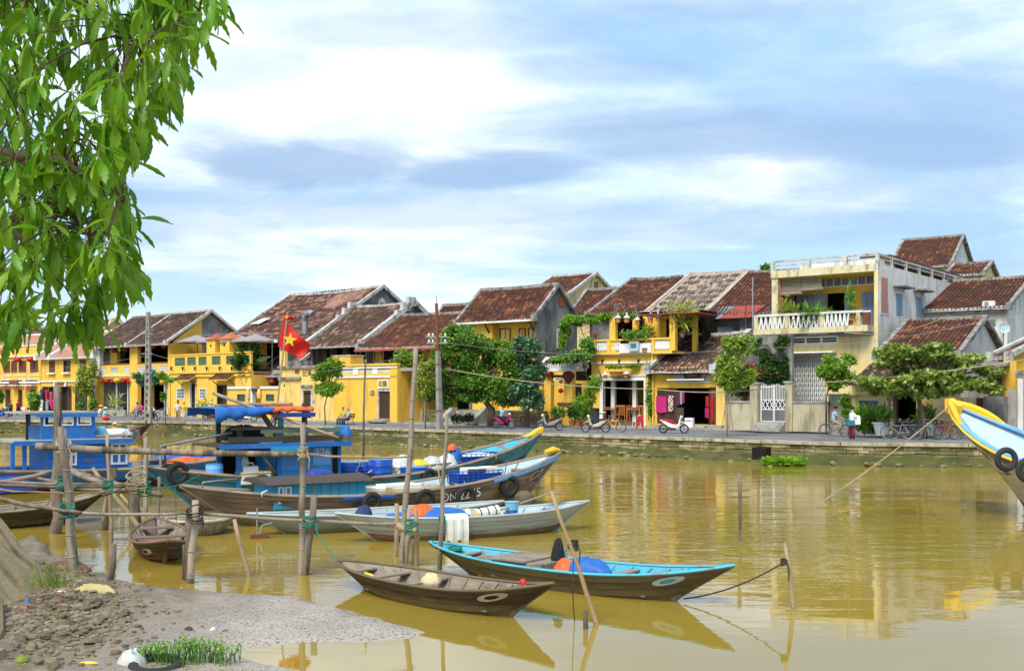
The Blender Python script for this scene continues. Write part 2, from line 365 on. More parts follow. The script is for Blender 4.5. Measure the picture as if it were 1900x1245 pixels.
mat('hull_grey_green',(.27,.33,.31),(.22,.27,.25),scale=1.2,st=(.35,1,2),rough=.7,bump=.35,bs=10,dirt=(.32,.22,.06),ds=1.6,dst=(.4,1,1.5),dlo=.58,dhi=.74,damt=.7,wl=(.17,.14,.06))
mat('hull_red',(.27,.085,.055),(.19,.06,.04),scale=1.5,rough=.8,bump=.4,dirt=(.14,.09,.05),dlo=.5,dhi=.7,wl=(.17,.14,.06))
mat('hull_brown_red',(.13,.038,.022),(.08,.025,.016),scale=1.5,rough=.6,bump=.3)
mat('hull_cream',(.50,.45,.32),(.38,.33,.22),scale=1.2,st=(.4,1,2.5),rough=.85,bump=.6,bs=12,bst=(.3,1,3),dirt=(.09,.065,.045),ds=1.8,dst=(.3,1,2.2),dlo=.58,dhi=.64,damt=.9,wl=(.17,.14,.06))
mat('boat_turquoise',(.08,.42,.55),(.06,.33,.45),scale=2,rough=.6,bump=.3,dirt=(.20,.17,.13),ds=4,dst=(1,1,1),dlo=.55,dhi=.62,damt=.85)
mat('boat_teal',(.045,.24,.34),(.035,.18,.27),scale=2,rough=.6,bump=.3,dirt=(.08,.065,.05),ds=2.2,dst=(1,1,1),dlo=.55,dhi=.68,damt=.8)
mat('boat_sky',(.25,.55,.75),(.20,.46,.66),scale=2,rough=.6,bump=.3)
mat('boat_light_blue',(.16,.42,.85),(.13,.36,.76),scale=2,rough=.55,bump=.2,dirt=(.10,.18,.3),dlo=.62,dhi=.72,damt=.6)
mat('boat_grey_blue',(.42,.54,.60),(.36,.47,.53),scale=2,rough=.7,bump=.3,dirt=(.25,.26,.25),dlo=.55,dhi=.75,damt=.6)
mat('boat_blue',(.02,.17,.52),(.016,.12,.42),scale=2,rough=.6,bump=.35,dirt=(.15,.15,.15),ds=3.2,dst=(1,1,.6),dlo=.57,dhi=.64,damt=.75)
mat('boat_blue_bright',(.05,.29,.60),(.03,.21,.52),scale=2,rough=.5,bump=.25,dirt=(.20,.19,.16),ds=3.6,dst=(1,1,.5),dlo=.56,dhi=.62,damt=.8)
mat('boat_cabin_teal',(.035,.33,.50),(.03,.27,.43),scale=2,rough=.6,bump=.4,dirt=(.24,.24,.20),ds=3,dst=(1,1,.4),dlo=.55,dhi=.64,damt=.75)
mat('boat_yellow',(.85,.52,.02),(.75,.42,.015),scale=2,rough=.45,bump=.2,dirt=(.55,.28,.03),dlo=.6,dhi=.75,damt=.6)
mat('deck_wood',(.33,.265,.195),(.16,.125,.09),scale=3,dirt=(.08,.06,.045),ds=3,dst=(.6,1.5,1),dlo=.55,dhi=.68,st=(.3,2,1),rough=.9,bump=.5,bs=14,bst=(.3,3,1),rnd_col=(.24,.20,.16))
mat('deck_dark',(.085,.065,.052),(.05,.04,.03),scale=2,st=(.3,2,1),rough=.9,bump=.5,bs=14,rnd_col=(.07,.05,.04))
mat('deck_brown',(.24,.15,.10),(.16,.10,.07),scale=2,st=(.3,2,1),rough=.85,bump=.5,bs=14,rnd_col=(.20,.125,.09))
mat('roof_felt',(.42,.40,.37),(.30,.29,.27),scale=1.5,rough=.95,bump=.4)
mat('basket',(.33,.29,.20),(.16,.135,.09),scale=9,st=(1,1,1),rough=.95,bump=.9,bs=30)
mat('metal_grey',(.35,.36,.37),(.27,.28,.29),rough=.45,metal=.6,bump=.1)
mat('metal_dark',(.05,.05,.05),rough=.5,metal=.4,bump=.1)
mat('chrome',(.6,.6,.62),rough=.25,metal=.9,bump=0)
mat('rust',(.22,.08,.035),(.12,.05,.03),rough=.9,bump=.5)
mat('skin_tan',(.42,.22,.13),(.38,.19,.11),rough=.6,bump=0)
mat('skin_light',(.58,.36,.26),(.54,.32,.22),rough=.6,bump=0)
mat('hair_black',(.015,.012,.01),rough=.5,bump=.2)
mat('hair_grey',(.35,.33,.31),rough=.6,bump=.2)
mat('straw',(.66,.52,.30),(.56,.43,.24),rough=.9,bump=.4,bs=40)
for n_,c_ in dict(white=(.75,.75,.75),red=(.55,.02,.03),pink=(.70,.04,.22),yellow=(.80,.60,.05),navy=(.03,.05,.14),jeans=(.06,.10,.22),khaki=(.36,.30,.2),cyan=(.30,.58,.66),lightblue=(.38,.48,.62),brown=(.10,.07,.05),black=(.02,.02,.02),magenta=(.55,.02,.18),wine=(.28,.03,.08),orange=(.8,.25,.03),grey=(.3,.3,.31),teal=(.03,.22,.25),paleblue=(.45,.55,.68)).items():
 mat('cloth_'+n_,c_,rough=.85,bump=.3,bs=20)
mat('leaf_bright',(.163,.375,.027),(.100,.250,.022),scale=.35,rough=.5,bump=0,tint=(.300,.475,.044),trans=.35,spec=.35)
mat('leaf_mid',(.135,.325,.050),(.080,.203,.036),scale=.35,rough=.5,bump=0,tint=(.293,.495,.068),trans=.28,spec=.35)
mat('leaf_dark',(.038,.108,.024),(.024,.068,.019),scale=.35,rough=.55,bump=0,tint=(.095,.189,.038),trans=.22,spec=.3)
mat('leaf_bluish',(.059,.160,.076),(.043,.119,.059),scale=.35,rough=.5,bump=0,tint=(.186,.321,.151),trans=.2,spec=.4)
mat('leaf_yellow',(.297,.396,.050),(.198,.308,.033),scale=.35,rough=.5,bump=0,tint=(.462,.484,.099),trans=.35,spec=.35)
mat('leaf_almond',(.211,.334,.050),(.124,.211,.039),scale=.35,rough=.45,bump=0,tint=(.458,.529,.124),trans=.25,spec=.45)
mat('leaf_olive',(.119,.168,.031),(.070,.112,.028),scale=.35,rough=.55,bump=0,tint=(.238,.266,.056),trans=.25)
mat('flower_red',(.75,.06,.03),(.60,.04,.03),rough=.6,bump=0,trans=.3)
mat('flower_orange',(.85,.28,.02),(.80,.18,.02),rough=.6,bump=0,trans=.3)
mat('flower_pink',(.85,.10,.25),rough=.6,bump=0,trans=.3)
mat('bark',(.15,.11,.075),(.08,.06,.04),scale=3,st=(1,1,.3),rough=.95,bump=.8,bs=14)
mat('bark_light',(.28,.23,.17),(.18,.14,.10),scale=3,st=(1,1,.3),rough=.95,bump=.6,bs=14)
mat('terracotta',(.36,.12,.065),(.28,.09,.05),rough=.8,bump=.2)
mat('stone_rock',(.17,.135,.09),(.09,.07,.045),scale=4,rough=.85,bump=.7,bs=9,tint=(.30,.24,.17),rnd_col=(.24,.19,.11),dirt=(.14,.12,.05),ds=3,dst=(1,1,1))
mat('brick_red',(.40,.10,.05),(.30,.07,.04),rough=.9,bump=.3,rnd_col=(.48,.14,.07))
mat('board_black',(.015,.015,.018),(.03,.03,.035),rough=.7)
mat('sign_wood',(.20,.075,.025),rough=.6)
mat('gold',(.72,.45,.06),rough=.4,bump=0)
mat('ink',(.02,.015,.012),rough=.8,bump=0)
mat('sheet_metal_red',(.38,.07,.05),(.28,.06,.045),scale=2,rough=.6,bump=.2)
mat('sheet_metal_blue',(.18,.32,.38),(.28,.36,.38),scale=2,rough=.6,bump=.2)
mat('umbrella_grey',(.36,.31,.31),(.30,.26,.26),rough=.85,bump=.1,trans=.1)
glass_mat('glass',(.75,.85,.85));glass_mat('glass_dark',(.10,.13,.14),.08,.9)
# water
def water_mat():
 m=bpy.data.materials.new('river_water');m.use_nodes=True;nt=m.node_tree;N=nt.nodes;Lk=nt.links;b=N['Principled BSDF']
 geo=N.new('ShaderNodeNewGeometry');pos=geo.outputs['Position']
 def noise(s,st,det=3,rot=0,off=0,dist=0):
  mp=N.new('ShaderNodeMapping');mp.inputs[3].default_value=st;mp.inputs[2].default_value=(0,0,rot);mp.inputs[1].default_value=(off,off,0)
  Lk.new(pos,mp.inputs[0]);n=N.new('ShaderNodeTexNoise');n.inputs['Scale'].default_value=s;n.inputs['Detail'].default_value=det
  n.inputs['Distortion'].default_value=dist
  Lk.new(mp.outputs[0],n.inputs['Vector']);return n.outputs[0]
 def mr(v,a,b_,c=0,d=1):
  n=N.new('ShaderNodeMapRange');n.interpolation_type='SMOOTHSTEP';Lk.new(v,n.inputs[0])
  for i,q in enumerate((a,b_,c,d)):n.inputs[i+1].default_value=q
  return n.outputs[0]
 def mth(op,a,b_):
  n=N.new('ShaderNodeMath');n.operation=op
  for i,v in enumerate((a,b_)):
   if isinstance(v,(int,float)):n.inputs[i].default_value=v
   else:Lk.new(v,n.inputs[i])
  return n.outputs[0]
 patch=mr(noise(.16,(.35,1,1),3,.5),.36,.62,.22,1.0)
 w1=noise(1.5,(.45,1,1),3,.08,0,.5);w2=noise(4.2,(.40,1,1),3,-.12,5,.4);w3=noise(.45,(.4,1,1),2,.2,9)
 sx=N.new('ShaderNodeSeparateXYZ');Lk.new(pos,sx.inputs[0])
 open_=mr(sx.outputs[1],15.5,24,.16,1.0)
 h=mth('ADD',mth('MULTIPLY',w1,.55),mth('ADD',mth('MULTIPLY',w2,.22),mth('MULTIPLY',w3,.8)))
 h=mth('MULTIPLY',h,mth('MULTIPLY',patch,open_))
 bp=N.new('ShaderNodeBump');bp.inputs['Strength'].default_value=1.0;bp.inputs['Distance'].default_value=.036
 Lk.new(h,bp.inputs['Height']);Lk.new(bp.outputs[0],b.inputs['Normal'])
 mx=N.new('ShaderNodeMix');mx.data_type='RGBA';Lk.new(mr(noise(.12,(.4,1,1),4),.35,.65),mx.inputs[0])
 mx.inputs[6].default_value=(.33,.225,.034,1);mx.inputs[7].default_value=(.275,.195,.03,1)
 Lk.new(mx.outputs[2],b.inputs['Base Color'])
 b.inputs['Roughness'].default_value=.03;b.inputs['IOR'].default_value=1.62
 MATS['river_water']=m
water_mat()
QUAY=[(-190,123),(-43.7,92),(-27.5,87.4),(15.2,49.85),(20.6,48.7),(90,44)]
KERB=[(-190,172),(-52.8,121),(-34,103.8),(-15.2,86.1),(4.8,73.4),(12.8,67.7),(15,64.6),(19,59.9),(22.6,55.3),(60,50)]
def npt(p,z):return(p[0],p[1],z)
def strip(name,A,B,za,zb,m,parent=None,**k):
 b=MB()
 for i in range(len(A)-1):b.quad(npt(A[i],za),npt(A[i+1],za),npt(B[i+1],zb),npt(B[i],zb))
 return b.build(name,m,parent,**k)
def resample(L,step):
 out=[]
 for i in range(len(L)-1):
  a,c=Vector(L[i]),Vector(L[i+1]);n=max(1,round((c-a).length/step))
  for k in range(n):out.append(tuple(a.lerp(c,k/n)))
 out.append(tuple(L[-1]));return out
def offs(L,d):
 """shift a polyline sideways, d > 0 away from the river"""
 o=[]
 for i,p in enumerate(L):
  a=Vector(L[max(i-1,0)]);c=Vector(L[min(i+1,len(L)-1)]);t=(c-a).normalized();o.append((p[0]-t.y*d,p[1]+t.x*d))
 return o
w=MB();w.quad((-400,-60,0),(400,-60,0),(400,60,0),(-400,60,0));w.quad((-400,60,0),(400,60,0),(400,180,0),(-400,180,0))
w.build('river_water','river_water',kind='structure')
b=MB();b.box(-400,400,-60,180,-3.2,-3.0);b.build('river_bed','ground_soil',kind='structure')
gb=MB()
BACK=[(-1500,1800),(-600,1800),(-200,1800),(200,1800),(700,1800),(1500,1800)]
Q2=offs(QUAY,.2);Q2[0]=(-1500,380);Q2[-1]=(1500,0)
for i in range(len(Q2)-1):gb.quad(npt(Q2[i],.985),npt(Q2[i+1],.985),npt(BACK[i+1],.985),npt(BACK[i],.985))
gb.build('ground','ground_soil',kind='structure')
Qr=resample(QUAY[:],2.5);
def nearest_on(L,p):
 best=None
 for i in range(len(L)-1):
  a,c=Vector(L[i]),Vector(L[i+1]);d=c-a;t=max(0,min(1,(Vector(p)-a).dot(d)/d.length_squared));q=a+d*t
  if best is None or(q-Vector(p)).length<best[0]:best=((q-Vector(p)).length,q)
 return tuple(best[1])
KERBf=[nearest_on(KERB,q)if True else q for q in QUAY]
b=MB();pts=[npt(q,.995)for q in offs(QUAY,.35)]+[npt(q,.995)for q in reversed(KERB)]
b.poly(pts);b.build('street','asphalt',kind='structure')
def prism_strip(name,A,B,z0,z1,m,parent=None,**k):
 b=MB()
 for i in range(len(A)-1):
  a0,a1,b0,b1=A[i],A[i+1],B[i],B[i+1]
  b.quad(npt(a0,z1),npt(a1,z1),npt(b1,z1),npt(b0,z1));b.quad(npt(a0,z0),npt(a1,z0),npt(a1,z1),npt(a0,z1))
 return b.build(name,m,parent,**k)
prism_strip('kerb',KERB,offs(KERB,.22),.95,1.115,'concrete',kind='structure')
prism_strip('pavement',offs(KERB,.22),offs(KERB,3.5),.95,1.11,'pavement',kind='structure')
qw=empty('quay_wall',(15.2,49.85,0),label='long stone quay wall with pale coping and mossy green foot along the far bank',cat='wall')
qoff=Vector((-15.2,-49.85))
def loc2(p):return(p[0]+qoff.x,p[1]+qoff.y)
Ql=[loc2(p)for p in QUAY]
core=MB()
A=offs(Ql,.06);
for i in range(len(Ql)-1):
 core.quad(npt(A[i],-.6),npt(A[i+1],-.6),npt(A[i+1],.93),npt(A[i],.93))
core.build('wall_core','wall_stone',qw)
cp=resample([loc2(p)for p in[(-75,98.2),(-43.7,92),(-27.5,87.4),(15.2,49.85),(20.6,48.7),(40,47.4)]],1.35)
for i in range(len(cp)-1):
 a,c=Vector(cp[i]),Vector(cp[i+1]);d=(c-a).normalized();n=Vector((-d.y,d.x));g=.012
 dz=rnd(-.012,.012);o0=rnd(-.02,.03);m_=MB()
 for sgn in(0,):
  p0=a+d*g-n*(.10+o0);p1=c-d*g-n*(.10+o0);p2=c-d*g+n*.42;p3=a+d*g+n*.42
  zt=1.035+dz;zb=.885
  i0=[m_.vert((p.x,p.y,zb))for p in(p0,p1,p2,p3)];i1=[m_.vert((p.x,p.y,zt))for p in(p0,p1,p2,p3)]
  m_.face(i0[::-1]);m_.face(i1)
  for k in range(4):m_.face((i0[k],i0[(k+1)%4],i1[(k+1)%4],i1[k]))
 m_.build('coping_slab','capstone',qw)
st=MB();fo=MB()
def wz(p,z):return z+.07*mn.noise(Vector((p.x*.9,p.y*.9,z*3)))*(1 if z<.88 else 0)
rows=[(.70,.885),(.52,.70),(.34,.52),(.12,.34),(-.1,.12)]
fine=resample([loc2(p)for p in[(-80,99.3),(-43.7,92),(-27.5,87.4),(15.2,49.85),(20.6,48.7),(42,47.3)]],.25)
for r_,(z0,z1)in enumerate(rows):
 i=0
 while i<len(fine)-4:
  k=random.choice((1,2,2,3));a,c=Vector(fine[i]),Vector(fine[i+k]);i+=k
  d=(c-a).normalized();n=Vector((-d.y,d.x));pr=rnd(-.02,.055)+.05*r_;g=.009
  st.tn=max(0,rnd(-.5,1))*(1,.8,.5,.3,.1)[r_]
  q=[(a+d*g),(c-d*g)]
  jz0,jz1=rnd(0,.03),rnd(-.03,0)
  f=[(q[0]-n*pr,wz(q[0],z0)+jz0),(q[1]-n*pr,wz(q[1],z0)+rnd(0,.03)),(q[1]-n*(pr-rnd(0,.04)),wz(q[1],z1)+jz1),(q[0]-n*(pr-rnd(0,.04)),wz(q[0],z1)+rnd(-.03,0))]
  bk=[(p+n*(.09+pr),z)for p,z in f]
  i0=[st.vert((p.x,p.y,z))for p,z in f];i1=[st.vert((p.x,p.y,z))for p,z in bk]
  st.face(i0[::-1])
  for kk in range(4):st.face((i0[kk],i0[(kk+1)%4],i1[(kk+1)%4],i1[kk]))
st.build('wall_stones','wall_stone',qw,kind='stuff')
prev=None
for p in fine:
 pass
fine2=fine[::2];nf=[offs(fine2,-.05),offs(fine2,-.35),offs(fine2,-.75),offs(fine2,-1.1)]
H=[[.46+rnd(-.09,.09),.27+rnd(-.10,.10),.08+rnd(-.08,.08),-.12]for _ in fine2]
for j,p in enumerate(fine2):
 for q in range(4):
  x_,y_=nf[q][j];fo.vert((x_+rnd(-.06,.06),y_+rnd(-.06,.06),H[j][q]))
for j in range(len(fine2)-1):
 for q in range(3):fo.face((j*4+q,j*4+q+1,(j+1)*4+q+1,(j+1)*4+q))
tb=MB()
for j in range(0,len(fine2)-1):
 for q_ in range(2):
  x_,y_=nf[random.choice((1,2,2))][j];r_=rnd(.06,.2);tb.tn=rnd(0,.6);tb.blob((x_+rnd(-.2,.2),y_+rnd(-.2,.2),.02+rnd(-.05,.12)),r_,6,4,.25,.6)
tb.build('toe_stones','wall_stone',qw,kind='stuff')
fo.build('mossy_footing','wall_moss',qw,smooth=True)
dp=G(1416,822,1.0)
b=MB();b.box(-.35,.35,-.42,.1,.25,.80,Matrix.Translation((dp.x+qoff.x,dp.y+qoff.y,0))@Matrix.Rotation(R(-41),4,'Z'))
b.build('drain_opening','dark_inside',qw)
# near mud bank
SH=[(60,1000),(95,1045),(130,1052),(165,1075),(205,1090),(262,1097),(340,1100),(440,1101),(540,1106),(610,1122),(680,1142),(740,1158),(792,1172),(770,1184),(690,1190),(560,1192),(455,1201),(440,1215),(480,1232),(600,1250),(560,1330),(200,1500),(-300,1500),(-500,1250),(-300,1050),(-100,1000)]
SHW=[tuple(G(x,y)[:2])for x,y in SH]
def sdist(x,y,L):
 inside=False;best=1e9;n=len(L)
 for i in range(n):
  x1,y1=L[i];x2,y2=L[(i+1)%n]
  if(y1>y)!=(y2>y)and x<(x2-x1)*(y-y1)/(y2-y1+1e-12)+x1:inside=not inside
  dx,dy=x2-x1,y2-y1;t=max(0,min(1,((x-x1)*dx+(y-y1)*dy)/(dx*dx+dy*dy+1e-12)))
  best=min(best,math.hypot(x-x1-t*dx,y-y1-t*dy))
 return best if inside else-best
def mud_h(x,y):
 d=sdist(x,y,SHW)
 d+=.10*mn.noise(Vector((x*2.1,y*2.1,0)))
 h=(.055*(1-math.exp(-max(d,0)/.35)))if d>0 else max(-.6,d*.22)
 left=max(0,min(1,(-4.3-x-max(0,13.5-y)*-.1)/2.4))
 if d>0:
  h+=left*(.16+.09*mn.noise(Vector((x*1.7,y*1.7,3))))+.018*mn.noise(Vector((x*5,y*5,1)))*(.3+left*1.5)
  h+=.008*mn.noise(Vector((x*17,y*17,5)))*(1+2*left)
 return h
nx,ny=150,190;X0,X1,Y0_,Y1_=-10.5,.6,9.5,24.0
vv=[];gx=np.linspace(X0,X1,nx);gy=np.linspace(Y0_,Y1_,ny)
for y in gy:
 for x in gx:vv.append((x,y,mud_h(x,y)))
idx=np.arange(nx*ny).reshape(ny,nx)
qd=np.stack([idx[:-1,:-1],idx[:-1,1:],idx[1:,1:],idx[1:,:-1]],-1).reshape(-1,4)
def mud_mat():
 m=bpy.data.materials.new('wet_mud');m.use_nodes=True;nt=m.node_tree;N=nt.nodes;Lk=nt.links;b=N['Principled BSDF']
 pos=N.new('ShaderNodeNewGeometry').outputs['Position']
 def noise(s,det=5,off=0):
  mp=N.new('ShaderNodeMapping');mp.inputs[1].default_value=(off,off,off);Lk.new(pos,mp.inputs[0])
  n=N.new('ShaderNodeTexNoise');n.inputs['Scale'].default_value=s;n.inputs['Detail'].default_value=det;Lk.new(mp.outputs[0],n.inputs['Vector']);return n.outputs[0]
 def mr(v,a,b_,c=0,d=1):
  n=N.new('ShaderNodeMapRange');Lk.new(v,n.inputs[0])
  for i,q in enumerate((a,b_,c,d)):n.inputs[i+1].default_value=q
  return n.outputs[0]
 def mix(f,a,b_):
  n=N.new('ShaderNodeMix');n.data_type='RGBA';Lk.new(f,n.inputs[0])
  for i,v in((6,a),(7,b_)):
   if isinstance(v,tuple):n.inputs[i].default_value=(*v,1)
   else:Lk.new(v,n.inputs[i])
  return n.outputs[2]
 sx=N.new('ShaderNodeSeparateXYZ');Lk.new(pos,sx.inputs[0])
 leftness=mr(sx.outputs[0],-3.6,-5.6)
 c=mix(mr(noise(1.1),.35,.65),(.42,.35,.285),(.33,.27,.215));c=mix(mr(noise(26,3,2),.56,.64),c,(.055,.042,.03))
 c2=mix(mr(noise(3,6,6),.4,.6),(.15,.105,.06),(.22,.165,.10));c=mix(leftness,c,c2)
 Lk.new(c,b.inputs['Base Color'])
 Lk.new(mr(noise(2.3,4,8),.35,.6,.16,.5),b.inputs['Roughness'])
 v=N.new('ShaderNodeTexVoronoi');v.inputs['Scale'].default_value=14;Lk.new(pos,v.inputs['Vector'])
 ad=N.new('ShaderNodeMath');ad.operation='ADD';Lk.new(v.outputs[0],ad.inputs[0]);Lk.new(noise(30,6),ad.inputs[1])
 bp=N.new('ShaderNodeBump');bp.inputs['Strength'].default_value=.7;bp.inputs['Distance'].default_value=.02;Lk.new(ad.outputs[0],bp.inputs['Height']);Lk.new(bp.outputs[0],b.inputs['Normal'])
 MATS['wet_mud']=m
mud_mat()
np_mesh('mud_bank',vv,qd,'wet_mud',smooth=True,kind='structure')
b=MB();b.quad((-60,-40,-.05),(8,-40,-.05),(2,9.6,-.35),(-60,9.6,.2));b.quad((-60,9.6,.2),(-10.4,9.6,.3),(-10.4,17.5,.3),(-60,17.5,.3))
b.build('shore','wet_mud',kind='structure')
mat('embankment_concrete',(.40,.30,.15),(.25,.20,.115),scale=1.1,bump=1.0,bs=16,rough=.95,dirt=(.07,.055,.035),ds=1.7,dst=(.7,1.9,.7),dlo=.50,dhi=.66,damt=.85,world=True)
em=empty('embankment',(-7.5,17.2,0),label='sloping stained concrete embankment face at the left edge of the mud',cat='embankment')
foot=[Vector((-7.45,17.6,.08)),Vector((-7.25,15.9,.10)),Vector((-6.95,14.3,.12)),Vector((-6.5,12.8,.12)),Vector((-5.9,10.5,.12)),Vector((-5.6,5,.1))]
up=Vector((-2.6,.75,2.85))
def slab(f,name,width=1.0,thick=.22):
 n_=14;m_=MB();ids=[]
 o=em.location
 for i in range(len(f)-1):
  for s_ in range(3 if i<4 else 1):
   pass
 cols=[]
 for i in range(len(f)-1):
  for s_ in range(6):cols.append(f[i].lerp(f[i+1],s_/6))
 cols.append(f[-1])
 for c in cols:
  row=[]
  for k in range(n_+1):
   t=k/n_;p=c+up*t*width-o
   p+=Vector((0,0,1))*(.05*mn.noise((p+o)*1.3)+.02*mn.noise((p+o)*6))
   row.append(m_.vert(p))
  ids.append(row)
 for i in range(len(ids)-1):
  for k in range(n_):m_.face((ids[i][k],ids[i+1][k],ids[i+1][k+1],ids[i][k+1]))
 dn=Vector((-.15,0,-.9))
 e0=[m_.vert(Vector(m_.v[i])+dn)for i in ids[0]]
 for k in range(n_):m_.face((ids[0][k],ids[0][k+1],e0[k+1],e0[k]))
 e1=[m_.vert(Vector(m_.v[r[0]])+Vector((-.1,0,-.6)))for r in ids]
 for i in range(len(ids)-1):m_.face((ids[i][0],e1[i],e1[i+1],ids[i+1][0]))
 return m_.build(name,'embankment_concrete',em,smooth=False)
slab(foot,'sloped_face')
b=MB();b.box(-14,-2.3,-12,.6,2.5,2.9);b.build('top_walk','concrete',em)
b=MB();o=em.location
A_=[G(-60,1140,.2),G(18,1152,.10),G(42,1190,.08),G(36,1216,.05),G(-40,1232,.1)]
A_=[a-o for a in A_]
top=[a+Vector((0,0,.0))for a in A_]
b.poly([A_[0]+Vector((0,.1,.45)),A_[1]+Vector((-.15,.1,.30)),A_[2]+Vector((-.25,0,.18)),A_[3]+Vector((-.3,0,.10)),A_[4]+Vector((0,0,.3))][::-1])
for i in range(4):
 dzs=(.45,.30,.18,.10,.3);of=((0,.1),(-.15,.1),(-.25,0),(-.3,0),(0,0))
 b.quad(A_[i]-Vector((0,0,.3)),A_[i+1]-Vector((0,0,.3)),A_[i+1]+Vector((*of[i+1],dzs[i+1])),A_[i]+Vector((*of[i],dzs[i])))
b.build('foot_block','stone_rock',em)
b=MB();p_=G(-8,1236,.05)-o;b.box(p_.x-.4,p_.x+.19,p_.y-.35,p_.y+.1,-.1,.26,taper=.3);b.build('foot_block','embankment_concrete',em)
# building kit
ZB=1.11
def tile_field(name,u0,u1,e,r,m,parent,sp=.27,ln=.36,bright=.25,sag=.05,patch=None,seed=1):
 """courses of half-round tiles on the slope from the eave e=(v,z) to the ridge r=(v,z)"""
 rg=np.random.RandomState(seed)
 dv,dz=r[0]-e[0],r[1]-e[1];L=math.hypot(dv,dz);tv,tz=dv/L,dz/L;nv_,nz_=(-tz,tv)if tv>0 else(tz,-tv)
 nu=max(2,int(round((u1-u0)/sp)));nl=max(2,int(round(L/ln)));sp=(u1-u0)/nu;ln=L/nl
 I,J=np.meshgrid(np.arange(nu),np.arange(nl));I=I.ravel().astype(float);J=J.ravel().astype(float);n=len(I)
 uc=u0+(I+.5)*sp+rg.normal(0,.012,n)+.02*np.sin(J*.7+I*.1);s0=J*ln+rg.normal(0,.012,n);s1=s0+ln*1.12
 s1=np.minimum(s1,L+.02);off=rg.normal(.0,.007,n)
 A=5;an=np.linspace(0,math.pi,A);V_=np.zeros((n,2,A,3))
 sg=-sag*np.sin(np.pi*(uc-u0)/(u1-u0))-sag*.6*np.sin(np.pi*J/nl)
 for q,(s,h)in enumerate(((s0,.045),(s1,.012))):
  for a in range(A):
   du=-math.cos(an[a])*sp*.36;dn=math.sin(an[a])*sp*.30+h+off
   V_[:,q,a,0]=uc+du;V_[:,q,a,1]=e[0]+tv*s+nv_*dn;V_[:,q,a,2]=e[1]+tz*s+nz_*dn+sg
 base=(np.arange(n)*2*A)[:,None]
 qs=np.stack([np.stack([base[:,0]+a,base[:,0]+a+1,base[:,0]+A+a+1,base[:,0]+A+a],1)for a in range(A-1)],1).reshape(-1,4)
 cap=np.stack([base[:,0]+A-1,base[:,0]+3,base[:,0]+1,base[:,0]],1)
 t=rg.rand(n)**(2.2/bright*.25+.8)*(.35+.65*(rg.rand(n)<bright))
 t=t*np.array([max(.15,.75+2.2*mn.noise(Vector((a_*.55+seed,b_*1.3,seed*1.7))))for a_,b_ in zip(uc,s0)])
 if patch is not None:
  for(ua,ub,sa,sb,amt)in patch:
   k=((I+.5)/nu>ua)&((I+.5)/nu<ub)&((J+.5)/nl>sa)&((J+.5)/nl<sb);t[k]=np.clip(t[k]+amt*(.6+.4*rg.rand(k.sum())),0,1)
 return np_mesh(name,V_.reshape(-1,3),np.concatenate([qs,cap]),m,parent,tint=np.repeat(np.clip(t,0,1),2*A),kind='stuff')
